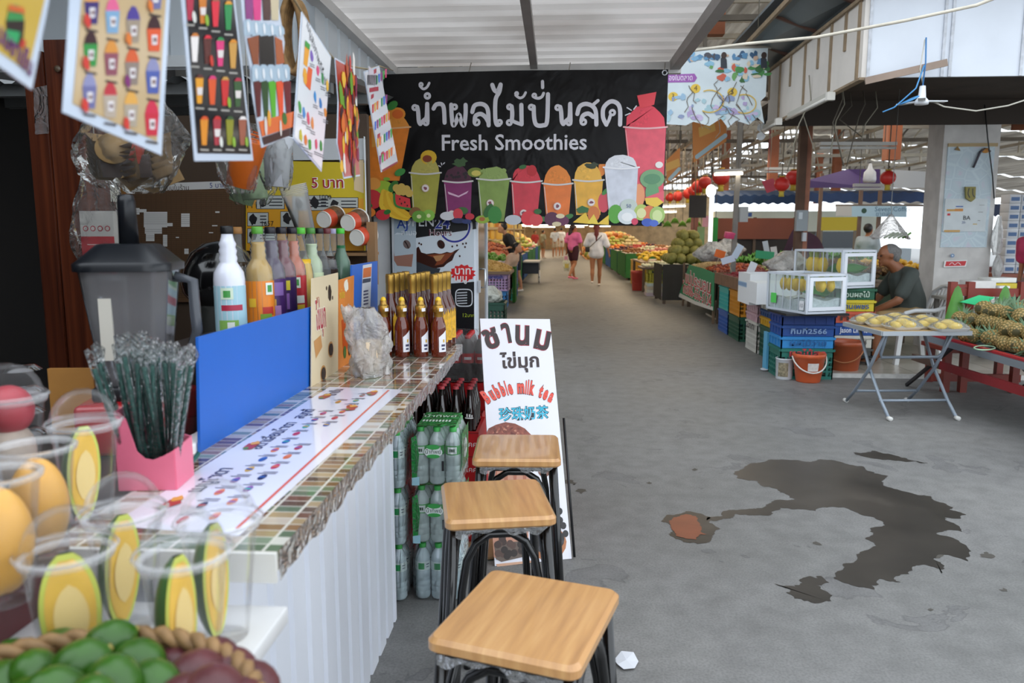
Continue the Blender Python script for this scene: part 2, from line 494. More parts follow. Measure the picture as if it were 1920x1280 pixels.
b=MB();b.bx(2.43,2.50,6.732,9.72,3.34,3.37,LATH);b.bx(2.44,2.5,6.732,9.72,2.70,2.72,LATH);b.bx(2.5,9,6.723,6.777,3.34,3.36,RUST);struct(b.build('trim_edge',fa))
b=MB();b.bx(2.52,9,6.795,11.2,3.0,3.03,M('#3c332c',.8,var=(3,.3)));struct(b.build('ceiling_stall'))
b=MB();b.bx(5.6,9,10.2,10.25,2.72,3.0,M('#7a4528',.8));struct(b.build('trim_board'))
# roof sheet over the fascia with a rusty edge
b=MB()
A=[(2.12,6.48,3.62),(2.05,9.9,3.52),(2.56,9.9,3.40),(2.56,6.48,3.40)]
b.add(A+[(x,y,z+.02) for x,y,z in A],[(0,1,2,3),(7,6,5,4),(0,3,7,4),(1,5,6,2),(0,4,5,1),(3,2,6,7)],M('#5f6668',.5,var=(2,.15)))
A=[(2.12,6.3,3.62),(9.5,6.3,3.62),(9.5,6.795,3.38),(2.56,6.795,3.38)]
b.add(A+[(x,y,z+.02) for x,y,z in A],[(3,2,1,0),(4,5,6,7),(0,1,5,4),(2,3,7,6),(1,2,6,5),(0,4,7,3)],M('#6c7376',.5,var=(2,.15)))
ev=struct(b.build('eave_roof'))
b=MB();b.bar((2.10,6.3,3.62),(2.04,9.9,3.52),.03,.05,LATH);b.bar((2.10,6.3,3.63),(9.5,6.3,3.63),.03,.06,RUST)
for y in (7.11,8.1,9.09):b.bar((2.10,y,3.57),(2.5,y,3.42),.03,.04,RUST)
struct(b.build('trim_rafter',ev))
b=MB();b.bx(2.15,9.5,6.3,13.05,3.8,3.83,M('#7d8284',.6));struct(b.build('roof_stall'))

# ---------------------------------------------------------------- smoothie stall shell
DARK=M('#120e0c',.75,var=(2,.3))  # near-black for walls put in to keep the stall's inside dark
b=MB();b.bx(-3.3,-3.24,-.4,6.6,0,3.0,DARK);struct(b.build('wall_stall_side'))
b=MB();b.bx(-3.3,-1.2,6.5,6.56,0,3.0,M('#3a3733',.7));struct(b.build('wall_stall_back'))
b=MB();b.bx(-3.3,-.75,-.6,-.54,0,3.0,DARK);struct(b.build('wall_unseen_front'))  # out of view, added to shut light out of the stall
def corr_mat():
    return M('#6b6e70',.5,var=(2,.1))
b=MB();n=60
b.grid(lambda u,v:(-3.3+2.24*u,3.6+3.2*v,2.16+.3*v+.012*(1,1,-1,-1)[int(round(u*n))%4]),n,1,corr_mat(),False);struct(b.build('roof_inner'))
for k in range(4):
    b=MB();y=3.75+.7*k;b.bar((-3.3,y,2.13+.088*(y-3.6)),(-1.1,y,2.13+.088*(y-3.6)),.05,.06,M('#8c8e8e',.5));struct(b.build('roof_inner_beam'))
PANELW=M('#d3dadf',.4,var=(2,.04))
def ribbed(name,P,Q,z0,z1,m,flat=.078,groove=.03,dep=.012,side=1):
    """vertical ribbed sheet from P to Q (xy)"""
    P,Q=V((*P,0)),V((*Q,0));d=(Q-P);ln=d.length;d.normalize();nn=V((d.y,-d.x,0))*side
    b=MB();xs=[];t=0
    while t<ln:
        xs+=[(t,0),(min(t+flat,ln),0),(min(t+flat+.006,ln),-dep),(min(t+flat+groove*.4,ln),-dep),(min(t+flat+groove*.5,ln),-dep*.4),(min(t+flat+groove*.6,ln),-dep),(min(t+flat+groove-.006,ln),-dep)]
        t+=flat+groove
    vs=[]
    for a,o in xs:
        p=P+d*a+nn*o
        vs+=[(p.x,p.y,z0),(p.x,p.y,z1)]
    b.add(vs,[(2*i,2*i+2,2*i+3,2*i+1) for i in range(len(xs)-1)],m)
    return b.build(name)
struct(ribbed('wall_header',(-3.2,3.58),(-1.12,3.58),2.24,3.0,PANELW,.15,.05))
b=MB();b.bx(-3.2,-1.08,3.53,3.6,2.20,2.25,M('#dfe3e5',.4));struct(b.build('trim_header'))
struct(ribbed('wall_canopy_side',(-1.12,3.58),(-1.12,5.15),2.30,2.5,PANELW,.15,.05))
b=MB();b.bx(-3.3,-1.12,1.3,3.58,2.98,3.02,M('#85888a',.6));struct(b.build('ceiling_shop'))  # out of view, shades the shop; cut short so daylight reaches the header
# white post where the counter ends
b=MB();_a,_c=at(705,500,5.12),at(734,500,5.12);b.bx(_a.x,_c.x,5.09,5.16,0,2.47,M('#e4e6e8',.45,var=(6,.05)));struct(b.build('post_stall'))

# ---------------------------------------------------------------- canopy over the walkway
def canopy_mat(name,diff,tr):
    m,p,N,L=nodes_mat(name)
    p.inputs['Base Color'].default_value=lin(diff);p.inputs['Roughness'].default_value=.4
    t=N('BsdfTranslucent');t.inputs[0].default_value=lin(tr)
    mx=N('MixShader');mx.inputs[0].default_value=.36
    tc=N('TexCoord');n1=N('TexNoise');n1.inputs['Scale'].default_value=1.3;n1.inputs['Detail'].default_value=4
    L(tc.outputs['Object'],n1.inputs['Vector'])
    r=ramp(N,[(.35,'#a89f98'),(.6,'#d4cec9')]);L(n1.outputs[0],r.inputs[0]);L(r.outputs[0],t.inputs[0])
    L(p.outputs[0],mx.inputs[1]);L(t.outputs[0],mx.inputs[2])
    out=[q for q in m.node_tree.nodes if q.type=='OUTPUT_MATERIAL'][0];L(mx.outputs[0],out.inputs[0])
    return m
b=MB();prof=[];y=2.2
while y<5.15:
    prof+=[(y,0),(y+.085,0),(y+.1,.025),(y+.12,.025),(y+.128,.012),(y+.15,.012),(y+.158,.025),(y+.178,.025)]
    y+=.193
cm=canopy_mat('canopy_sheet','#cfccca','#dcdad8')
vs=[]
for yy,zz in prof:vs+=[(-1.12,yy,2.53+zz),(.78,yy,2.53+zz)]
b.add(vs,[(2*i,2*i+1,2*i+3,2*i+2) for i in range(len(prof)-1)],cm)
struct(b.build('roof_canopy'))
PIPE=M('#9f9b97',.5,var=(5,.12));PIPEW=M('#d2d0cd',.5,var=(5,.1))
b=MB();b.bar((.74,2.2,2.49),(.70,5.09,2.49),.06,.06,PIPE);struct(b.build('beam_canopy_right'))
b=MB();b.bar((-1.10,2.2,2.49),(-1.10,5.15,2.49),.06,.05,PIPEW);struct(b.build('beam_canopy_left'))
b=MB();b.bar((-.16,2.2,2.50),(-.18,5.04,2.50),.045,.05,PIPE);struct(b.build('beam_canopy_mid'))
b=MB();b.bar((-1.15,5.15,2.475),(.74,5.06,2.475),.05,.07,PIPEW);struct(b.build('beam_canopy_far'))
# ================================================================ SMOOTHIE STALL: counter
def mosaic():
    m,p,N,L=nodes_mat('mosaic_tile')
    tc=N('TexCoord');mp=N('Mapping');mp.inputs['Scale'].default_value=(1/.046,1/.026,1/.026);L(tc.outputs['Object'],mp.inputs[0])
    fl_=N('VectorMath');fl_.operation='FLOOR';fr_=N('VectorMath');fr_.operation='FRACTION'
    L(mp.outputs[0],fl_.inputs[0]);L(mp.outputs[0],fr_.inputs[0])
    wn=N('TexWhiteNoise');wn.noise_dimensions='3D';L(fl_.outputs[0],wn.inputs['Vector'])
    r=ramp(N,[(0,'#8a6a4c'),(.16,'#5d6d58'),(.3,'#c9c6be'),(.44,'#6d4a3c'),(.56,'#a08a6a'),(.68,'#7d8a76'),(.8,'#5a4438'),(.9,'#b9ada0')],'CONSTANT')
    L(wn.outputs['Value'],r.inputs[0])
    sx=N('SeparateXYZ');L(fr_.outputs[0],sx.inputs[0])
    def edge(o):
        a=N('Math');a.operation='PINGPONG';a.inputs[1].default_value=.5;L(o,a.inputs[0])
        g=N('Math');g.operation='GREATER_THAN';g.inputs[1].default_value=.05;L(a.outputs[0],g.inputs[0]);return g.outputs[0]
    mu=N('Math');mu.operation='MULTIPLY';L(edge(sx.outputs[0]),mu.inputs[0]);L(edge(sx.outputs[1]),mu.inputs[1])
    mx=N('MixRGB');mx.inputs[1].default_value=lin('#cfcbc2');L(mu.outputs[0],mx.inputs[0]);L(r.outputs[0],mx.inputs[2])
    L(mx.outputs[0],p.inputs['Base Color']);p.inputs['Roughness'].default_value=.12;p.inputs['Coat Weight'].default_value=.5
    return m
CW=M('#e6e8ec',.45,var=(4,.04))
ct=E('service_counter','white ribbed stall counter with a mosaic tile top and menu sheet','counter',(-.56,1.02,0))
def on(par,mb,name,**kw):
    """build a mesh given in world space as a part of a thing that stands unrotated at its own place"""
    r=par;off=V(par.location)
    while r.parent:r=r.parent;off+=V(r.location)
    mb.v=[p-off for p in mb.v]
    return mb.build(name,par,**kw)
b=MB();b.bx(-.75,-.40,1.02,3.095,.972,1.0,mosaic())
on(ct,b,'worktop')
b=MB();b.bx(-.725,-.401,1.014,1.02,.955,.999,M('#d9d8d4',.4));on(ct,b,'end_strip')
b=MB()
R=random.Random(3);y=1.02
vs=[]
while y<3.1:
    vs.append((y,.962+R.uniform(-.01,.006)));y+=.035
b.add([(-.3985,a,1.001) for a,_ in vs]+[(-.3975,a,z) for a,z in vs],[(i,i+1,len(vs)+i+1,len(vs)+i) for i in range(len(vs)-1)],film('#ece6da',.25,.08,.7,30))
on(ct,b,'plastic_cover')
o=ribbed('front_panel',(-.61,1.06),(-.61,2.71),.0,.972,M('#e3e6ee',.38,var=(3,.04)),.082,.034,.014);o.parent=ct;o.location=-V(ct.location)
o['kind']='part';del o['kind']
b=MB();b.bx(-1.28,-.612,1.06,1.075,0,.955,M('#d6d9e0',.5));on(ct,b,'side_panel')
b=MB();b.bx(-.66,-.624,2.68,2.71,0,.972,CW);on(ct,b,'end_panel')
b=MB();b.bx(-.795,-.751,1.47,2.64,.986,1.02,M('#e4e3e0',.5,var=(15,.06)),.004);on(ct,b,'back_ledge')
b=MB();b.bx(-1.5,-.752,1.02,3.75,.955,.985,M('#2a2522',.5));b.bx(-1.5,-1.46,1.08,3.7,0,.955,M('#2a2522',.6));on(ct,b,'inner_worktop')

# laminated menu lying on the worktop
b=MB();s=Sheet(b,(-.56,1.1,1.0006),(0,1,0),(-1,0,0),.0005)   # reads from the stools' side: U away, W towards the seller
q=[s.px(*k) for k in ((755,730),(618,725),(205,985),(448,1004))]
b.add([s.P(u,v,0) for u,v in q],[(0,1,2,3)],M('#e6e6f2',.12,coat=.6))
u1,u0=1.2,q[2][0];v0,v1=q[3][1],q[1][1]
s.poly([(u0,v0+.012),(q[0][0]-.01,v0+.012),(q[0][0]-.01,v0+.018),(u0,v0+.018)],M('#d0604a',.2),1)
MENUC=[M(c,.25) for c in ('#c23b5a','#2e2a48','#3a5da8','#d8763c','#4aa5a0','#b23c3c','#8a5aa0','#caa23c')]
MINK=M('#2a2850',.3);R=random.Random(5)
for k,t in enumerate(('เมนูโซดา','อิตาเลี่ยนโซดา','สมูทตี้','น้ำปั่น')):
    s.text(t,u0+.16+k*.27,v1-.052,.042,MINK,2,off=.012)
for i in range(17):
    for j in range(4):
        u=u0+.03+i*.066+.02*j;v=v1-.085-j*.043
        if v<v0+.03 or u>q[0][0]-.04:continue
        if R.random()<.12:continue
        s.ell(u,v,.017,.0075,R.choice(MENUC),1,10)
        s.rect(u-.005,v-.006,u+.003,v+.006,R.choice(MENUC),2)
        for w in range(2):s.rect(u+.020+.009*w,v-.018,u+.0235+.009*w,v+.018-.008*w,MINK,1)
for u,v in ((u0+.1,v1-.03),(u0+.45,v1-.025),(u0+.95,v1-.03),(q[0][0]-.06,v0+.05),(q[0][0]-.25,v0+.06)):
    s.blob(u,v,.03,.014,M('#a83c34',.3),3,12,.3,int(u*90));s.blob(u+.02,v,.014,.009,M('#d89a3c',.3),4,10,.3,2);s.ell(u-.02,v+.004,.008,.006,M('#5a8a3c',.3),4,8)
tag(b.build('menu_sheet'),'long laminated drinks menu lying flat on the mosaic counter','menu')

# blue partition boards along the back of the counter
BLUE=M('#1f63c0',.42,var=(3,.05))
def board_px(pts,X,th,m,name,label,cat):
    """a thin upright board parallel to the counter"""
    q=[ax(x,y,X) for x,y in pts]
    b=MB();n=len(q)
    b.add([(p.x,p.y,p.z) for p in q]+[(p.x-th,p.y,p.z) for p in q],[tuple(range(n))[::-1],tuple(range(n,2*n))]+[(i,(i+1)%n,n+(i+1)%n,n+i) for i in range(n)],m)
    return tag(b.build(name),label,cat)
board_px(((376,851),(372,632),(592,573),(656,556),(656,682),(585,722)),-.742,.006,BLUE,'blue_board','plain bright blue board standing on edge along the back of the counter','board')
b2=board_px(((657,681),(660,497),(708,489),(708,655)),-.748,.006,BLUE,'blue_board','short blue board with a payment sticker beside the white post','board')
def sticker(parent,X,fn,name):
    b=MB();s=Sheet(b,(X,0,0),(0,1,0),(0,0,1),.0006);fn(s)
    return b.build(name,parent)
def pp(s,pts,m,L=1):s.poly([s.px(*p) for p in pts],m,L)
def fn(s):
    pp(s,((680,497),(697,494),(694,575),(677,579)),M('#dfe2e8',.3),1)
    pp(s,((681,503),(696,500),(695,518),(680,521)),M('#d9733c',.3),2)
    pp(s,((680,523),(695,521),(694,528),(679,531)),M('#33455e',.3),2)
    for k in range(5):pp(s,((681,545+6*k),(690,543+6*k),(690,546+6*k),(681,548+6*k)),M('#3a4470',.3),2)
o=sticker(b2,-.748,fn,'payment_sticker')

# tapioca sign card and the orange card behind it
def card(pts,X,m,name,label,fn):
    q=[ax(x,y,X) for x,y in pts];b=MB();n=len(q)
    b.add([p for p in q]+[(p.x-.003,p.y,p.z) for p in q],[tuple(range(n))[::-1],tuple(range(n,2*n))]+[(i,(i+1)%n,n+(i+1)%n,n+i) for i in range(n)],m)
    s=Sheet(b,(X,0,0),(0,1,0),(0,0,1),.0006);fn(s)
    return tag(b.build(name),label,'sign')
PEARL=M('#2a2220',.35);PEARLB=M('#463a34',.35)
def fn(s):
    u,v=s.px(608,610)
    s.text('ไข่มุก',s.px(591,610)[0],s.px(593,618)[1],.105,M('#f2ead8',.4),1,off=.05,wid=.102)
    s.text('ไข่มุก',s.px(592,610)[0],s.px(593,618)[1],.105,M('#b23a48',.4),2,off=.018,wid=.098)
    s.ell(*s.px(618,549),.017,.026,PEARL,1)
    for a,c in ((612,540),(620,546),(616,556),(623,558)):s.ell(*s.px(a,c),.006,.007,PEARLB,2,8)
    for a,c in ((620,655),(606,700)):
        s.ell(*s.px(a,c),.028,.026,M('#c08a4c',.4),1);s.ell(*s.px(a,c),.023,.02,PEARL,2)
        R=random.Random(a)
        for k in range(8):s.ell(s.px(a,c)[0]+R.uniform(-.014,.014),s.px(a,c)[1]+R.uniform(-.012,.012),.005,.005,PEARLB,3,8)
    s.poly([s.px(*k) for k in ((588,640),(601,628),(604,650),(592,672))],M('#c9935a',.4),1)
    s.text('ชา',s.px(593,565)[0],s.px(593,568)[1],.03,M('#b8573c',.4),2)
card(((584,727),(585,522),(634,511),(634,700)),-.733,M('#dccaa8',.45,var=(5,.05)),'tapioca_sign','tan card with tapioca pearls and red Thai lettering against the blue board',fn)
def fn(s):
    s.text('ชาไทย',s.px(637,585)[0],s.px(637,560)[1],.036,M('#e8c53c',.4),2,off=.02,wid=.062)
    s.blob(*s.px(649,535),.026,.022,M('#f0ead8',.4),1,seed=4)
    s.poly([s.px(*k) for k in ((640,600),(657,592),(655,650),(643,660))],M('#c2521e',.35),1)
    s.blob(*s.px(648,585),.02,.02,M('#e8e4da',.4),3,seed=9);s.ell(*s.px(646,660),.018,.022,M('#4a6a2e',.4),2)
    s.ell(*s.px(654,655),.01,.022,M('#3a2018',.4),3)
card(((634,696),(635,525),(664,516),(662,678)),-.738,M('#d8823a',.4,var=(8,.1)),'thai_tea_card','orange drink card with yellow lettering tucked behind the tan tapioca sign',fn)

# ---------------------------------------------------------------- shelf with syrup bottles
WOOD=M('#8a6844',.55,var=(9,.15));DWOOD=M('#3a2216',.4,var=(7,.25))
sh=E('bottle_shelf','dark low shelf carrying syrup bottles behind the blue board','shelf',(-.9,1.75,.985))
b=MB();b.bx(-1.03,-.80,1.86,3.28,1.148,1.163,M('#2e2622',.5));on(sh,b,'shelf_board')
for y in (1.88,2.45,3.26):
    b=MB();b.bx(-1.0,-.82,y-.01,y+.01,.986,1.148,M('#2e2622',.5));on(sh,b,'shelf_support')
GL=film('#f6faf8',.09,.04,.45,gloss=1.0)
def syrup(name,label,px,X,liquid,fillz,cap,lab,labs,grip=True):
    Y=ax(px,430,X).y
    t=E(name,label,'bottle',(X,Y,1.163),0,None)
    prof=[(.0,0),(.037,.002),(.0405,.01),(.0405,.165),(.038,.185),(.026,.205),(.022,.212),(.024,.222),(.021,.231),(.0235,.241),(.020,.25),(.0225,.259),(.018,.268),(.0155,.278),(.0145,.285)] if grip else [(.0,0),(.036,.002),(.039,.01),(.039,.15),(.034,.18),(.02,.215),(.0155,.24),(.0145,.285)]
    b=MB()
    if fillz:
        lp=[(max(r-.0025,0),z+.003) for r,z in prof if z<fillz];lp+=[(lp[-1][0],fillz),(0,fillz)]
        b.lathe(lp,liquid,18);b.build('syrup',t)
        b=MB();b.lathe(prof,GL,18);b.build('glass',t)
    else:
        b.lathe(prof,liquid,18);b.build('glass',t)
    b=MB();b.lathe([(0,.306),(.015,.306),(.0165,.302),(.0165,.287),(.0155,.285)],cap,16);b.build('cap',t)
    if lab:
        b=MB();k=.0408 if grip else .0393
        b.lathe([(k,.03),(k,.15)],lab,20)
        for n,(z0,z1,a0,a1,m) in enumerate(labs):
            vs=[]
            for i in range(7):
                a=math.radians(a0+(a1-a0)*i/6);vs+=[((k+.0004*(n+1))*math.cos(a),(k+.0004*(n+1))*math.sin(a),z) for z in (z0,z1)]
            b.add(vs,[(2*i,2*i+2,2*i+3,2*i+1) for i in range(6)],m,True)
        b.build('paper_label',t)
    return t
def LC(*c):return [M(x,.35) for x in c]
gw,=LC('#e8ede4')
syrup('syrup_bottle','milky white coconut syrup bottle with a pale blue label behind the blue board',425,-.88,M('#e2e4f0',.2,coat=.5),0,BLACK,M('#a8d0dc',.35),[(.085,.1,-100,-20,M('#b23048',.35)),(.115,.145,-100,-55,M('#d8e8d0',.35)),(.12,.138,-90,-65,M('#4a9a4a',.35)),(.03,.06,-110,-40,M('#8ab85a',.35)),(.03,.055,-80,-55,gw)])
syrup('syrup_bottle','dark syrup bottle with a tan cap behind the white coconut syrup',443,-.99,M('#3a2c1c',.15),.2,M('#a8763c',.5),None,[],False)
syrup('syrup_bottle','orange-labelled syrup bottle with a green cap beside the coconut syrup',482,-.88,M('#d0a040',.1),.262,M('#5aa03a',.4),M('#ef8a2a',.35),[(.05,.075,-60,-10,M('#c23a30',.35)),(.03,.055,-70,-20,M('#7aa03a',.35)),(.075,.1,-115,-85,M('#f2c23c',.35)),(.11,.145,-45,-10,gw),(.118,.138,-38,-18,M('#4a9a4a',.35))])
syrup('syrup_bottle','purple-labelled grape syrup bottle with a black cap next to the orange one',506,-.88,M('#4a3458',.1),.265,M('#1a1620',.4),M('#4a2a6a',.35),[(.06,.09,-85,-55,M('#d8a83c',.35)),(.03,.07,-75,-35,M('#b88ac0',.35)),(.1,.14,-70,-20,M('#8a6ab0',.35))])
syrup('syrup_bottle','maroon syrup bottle with a violet label, third with ringed neck from the orange one',527,-.88,M('#7a3042',.1),.265,M('#1a1620',.4),M('#3a2258',.35),[(.05,.1,-80,-45,M('#9a6ab8',.35)),(.11,.14,-70,-40,M('#d8c83c',.35))])
syrup('syrup_bottle','red-labelled strawberry syrup bottle with pinkish orange syrup',547,-.88,M('#d06a48',.1),.262,M('#1a1620',.4),M('#c23038',.35),[(.06,.085,-80,-20,gw),(.04,.055,-80,-20,M('#e0c23c',.35)),(.11,.145,-80,-40,M('#d8e0d0',.35)),(.118,.138,-72,-48,M('#4a9a4a',.35))])
syrup('juice_bottle','bright yellow lemon juice bottle with a lime green cap',563,-.88,M('#e8b81e',.15),.2,M('#5ac23a',.4),None,[],False)
syrup('syrup_bottle','clear pale lime syrup bottle behind the yellow juice',582,-.88,M('#c4d2ae',.1),.25,M('#4a8a3a',.4),M('#c8d8b0',.35),[])
syrup('syrup_bottle','clear syrup bottle with a black cap next to the pale lime bottle',598,-.90,M('#8a8a84',.1),.12,M('#1a1a1c',.4),None,[],False)
syrup('syrup_bottle','brown cola syrup bottle with a dark red cap',612,-.90,M('#2a1810',.1),.2,M('#6a2a30',.4),M('#3a2a24',.35),[],False)
syrup('syrup_bottle','pale green bottle with a lavender cap beside the brown syrup',624,-.96,M('#5a7a68',.1),.16,M('#b0a8c8',.4),None,[],False)
syrup('syrup_bottle','green soda syrup bottle with a bright green cap near the noodle cups',638,-.86,M('#2a6a44',.1),.24,M('#4ac23a',.4),None,[],False)
t=E('storage_tub','clear lidded tub standing past the syrup bottles','tub',(-.86,ax(659,480,-.86).y,1.163))
b=MB();b.lathe([(0,0),(.038,0),(.042,.14),(.045,.145)],film('#d8e8e0',.2,.05,.6),18);b.build('tub_body',t)
b=MB();b.lathe([(.046,.14),(.046,.155),(0,.16)],film('#ffffff',.25,.05,.6),18);b.build('lid',t)
b=MB();b.lathe([(0,.004),(.036,.004),(.039,.07),(0,.075)],M('#3a8a5a',.4),14);b.build('contents',t)

# noodle cups lying on a wooden shelf
ws=E('wooden_rack','small raw wood rack holding instant noodle cups beside the white post','rack',(-.95,3.0,1.163))
k=3.3
b=MB();p=at(640,474,k);q=at(690,474,k);b.bx(p.x-.05,q.x,k-.02,k+.2,p.z-.012,p.z,WOOD);on(ws,b,'rack_shelf')
b=MB();p=at(690,416,k);q=at(707,490,k);b.bx(p.x,q.x,k-.03,k+.02,q.z-.1,p.z,WOOD);on(ws,b,'upright')
b=MB();p=at(640,474,k);b.bx(p.x-.05,p.x-.03,k,k+.2,.986,p.z-.012,WOOD);on(ws,b,'rack_leg')
def noodle_cup(px,py,label,tilt):
    p=at(px,py,3.24)
    t=E('noodle_cup',label,'cup',p,0,None);t.rotation_euler=(-PI/2+.15,0,tilt)
    # local z runs away from the viewer, base towards the viewer
    b=MB();b.lathe([(.034,0),(.036,.004),(.047,.10),(.05,.102),(.05,.106),(0,.106)],M('#d8d4cc',.5),20);b.build('paper_cup',t)
    b=MB();b.lathe([(.0365,.006),(.0415,.05)],M('#c8482c',.4),20);b.build('red_band',t)
    b=MB();b.lathe([(.0415,.05),(.0472,.1)],M('#6a4a34',.4,var=(40,.6)),20);b.build('picture_band',t)
    b=MB();b.lathe([(0,.003),(.034,.003)],M('#e6e2da',.6),20);b.build('bottom',t)
    return t
noodle_cup(606,412,'red instant noodle cup lying on its side, first beside the stacked clear cups',-.25)
noodle_cup(651,418,'red instant noodle cup lying in the middle of three with pale bottom showing',-.25)
noodle_cup(668,446,'lowest red instant noodle cup resting on the wooden rack',-.25)
# stacked clear cups leaning
t=E('cup_stack','leaning stack of clear plastic cups above the syrup bottles','cup stack',at(572,428,2.75));t.rotation_euler=(.1,-.22,0)
b=MB();b.lathe([(0,-.02),(.032,-.02),(.045,.12),(.0475,.122),(.0475,.126)],film('#f2f4f6',.25,.06,.7),20);b.build('outer_cup',t)
for k in range(5):
    b=MB();b.lathe([(.0455,.126+.006*k),(.0485,.128+.006*k),(.0485,.131+.006*k)],film('#f2f4f6',.3,.06,.8),20);b.build('cup_rim',t)
b=MB();b.bar((0,0,-.25),(0,0,-.02),.03,.03,M('#3a3430',.6));b.build('holder_post',t)

# ---------------------------------------------------------------- honey bottles on the counter end
HONEY=M('#5c1c06',.06,trans=.35,coat=.6);GOLD=M('#a8843c',.28,metal=.75);YEL=M('#e8c020',.4)
def honey_big():
    t=E('honey_bottle','tall dark honey bottle with a gold capsule behind the small honey bottles','bottle',(0,0,0),0,'tall honey bottles')
    b=MB();b.lathe([(0,0),(.031,0),(.034,.006),(.034,.150),(.030,.168),(.0165,.205),(.0145,.225),(.0145,.232)],HONEY,18);b.build('glass',t)
    b=MB();b.lathe([(.0155,.225),(.0158,.262),(.0165,.264),(.0165,.29),(.0150,.297),(0,.297)],GOLD,16);b.build('gold_capsule',t)
    b=MB();vs=[]
    for i in range(7):
        a=math.radians(-62+80*i/6);vs+=[(.0344*math.cos(a),.0344*math.sin(a),.03),(.0344*math.cos(a),.0344*math.sin(a),.135+.02*(i%2))]
    b.add(vs,[(2*i,2*i+2,2*i+3,2*i+1) for i in range(6)],M('#d8a420',.4,var=(60,.35)),True)
    b.build('yellow_label',t)
    return kids(t)
hb=honey_big();first=True
for i in range(3):
    for j in range(4):
        loc=(-.642+.083*i+.006*j,2.86+.0705*j+.006*i,1.001)
        if first:hb.location=loc;first=False
        else:dup(hb,loc,random.uniform(-.1,.1))
def honey_small():
    t=E('honey_bottle','small amber honey bottle with a yellow nozzle cap in the front row on the counter','bottle',(0,0,0),0,'small honey bottles')
    b=MB();b.lathe([(0,0),(.026,0),(.028,.005),(.0275,.07),(.0265,.095),(.0275,.1),(.0255,.118),(.017,.145),(.0145,.15)],M('#74260a',.06,trans=.4,coat=.6),18);b.build('glass',t)
    b=MB();b.lathe([(.0165,.147),(.0172,.162),(.0205,.164),(.0205,.186),(.017,.19),(.0135,.193),(.0125,.207)],GOLD,16);b.build('cap',t)
    b=MB();b.blob((0,0,.207),(.011,.011,.013),YEL,12,8);b.build('nozzle',t)
    b=MB();vs=[]
    for i in range(5):
        a=math.radians(-70+62*i/4);vs+=[(.0285*math.cos(a),.0285*math.sin(a),.02),(.0285*math.cos(a),.0285*math.sin(a),.075+.006*i)]
    b.add(vs,[(2*i,2*i+2,2*i+3,2*i+1) for i in range(4)],M('#e2e2ea',.4),True)
    for z0,z1,a0,a1,c in ((.028,.034,-50,-25,'#20204a'),(.04,.048,-52,-20,'#3a3a5a'),(.055,.066,-40,-26,'#c9a23c')):
        vs=[]
        for i in range(4):
            a=math.radians(a0+(a1-a0)*i/3);vs+=[(.0289*math.cos(a),.0289*math.sin(a),z) for z in (z0,z1)]
        b.add(vs,[(2*i,2*i+2,2*i+3,2*i+1) for i in range(3)],M(c,.4),True)
    b.build('white_label',t)
    b=MB();vs=[(.0208*math.cos(a),.0208*math.sin(a),z) for a in (-1.1,-.7,-.3) for z in (.168,.18)]
    b.add(vs,[(0,2,3,1),(2,4,5,3)],M('#e8e8f0',.4));b.build('price_sticker',t)
    return kids(t)
hs=honey_small()
for k,px in enumerate((721,755,790,823)):
    p=fl(px,668,1.001)
    if k==0:hs.location=p
    else:dup(hs,p,-.05*k)

# bag of takeaway cups on the counter
t=E('plastic_bag','crumpled translucent plastic bag of takeaway cups on the mosaic counter','bag',fl(692,702,1.002))
b=MB();b.lathe([(0,.003),(.035,.003),(.047,.11),(0,.115)],M('#d8c0a0',.5),16);b.build('cup',t)
R=random.Random(2);ph=[R.uniform(0,6) for _ in range(6)]
def fn(u,v):
    a=2*PI*u;z=.215*v
    r=.058+.010*math.sin(3*a+ph[0]+5*v)+.007*math.sin(7*a+ph[1]-9*v)+.006*math.sin(11*a+17*v)
    r*=(1 if v<.8 else 1-(v-.8)*2.6)
    return (r*math.cos(a)-.018*max(v-.6,0),r*math.sin(a),z)
b=MB();b.grid(fn,44,18,film('#f0eee9',.34,.12,.75,26,'#eeeae6'));b.build('bag_film',t)
b=MB()
def fn2(u,v):
    a=2*PI*u
    return (-.045+.03*math.cos(a)*(1-.3*v)-.02*v,.02*math.sin(a),.17+.05*v+.006*math.sin(5*a))
b.grid(fn2,16,5,film('#f0eee9',.34,.12,.75,26,'#eeeae6'));b.build('bag_neck',t)
# ================================================================ stools
def seat_wood():
    m,p,N,L=nodes_mat('seat_wood')
    tc=N('TexCoord');mp=N('Mapping');mp.inputs['Scale'].default_value=(22,1.6,4);L(tc.outputs['Object'],mp.inputs[0])
    n1=N('TexNoise');n1.inputs['Scale'].default_value=2.2;n1.inputs['Detail'].default_value=8;n1.inputs['Distortion'].default_value=.4;L(mp.outputs[0],n1.inputs['Vector'])
    sx=N('SeparateXYZ');L(tc.outputs['Object'],sx.inputs[0])
    st=N('Math');st.operation='SNAP';st.inputs[1].default_value=.072;L(sx.outputs[0],st.inputs[0])
    wn=N('TexWhiteNoise');wn.noise_dimensions='1D';L(st.outputs[0],wn.inputs['W'])
    r=ramp(N,[(.25,'#a97c50'),(.5,'#c0905c'),(.75,'#cfa26c')]);L(n1.outputs[0],r.inputs[0])
    hv=N('HueSaturation');mr=N('MapRange');mr.inputs['To Min'].default_value=.85;mr.inputs['To Max'].default_value=1.1
    L(wn.outputs['Value'],mr.inputs[0]);L(mr.outputs[0],hv.inputs['Value']);L(r.outputs[0],hv.inputs['Color']);L(hv.outputs[0],p.inputs['Base Color'])
    p.inputs['Roughness'].default_value=.28;p.inputs['Coat Weight'].default_value=.3
    return m
TUBEB=M('#070708',.2,coat=.3)
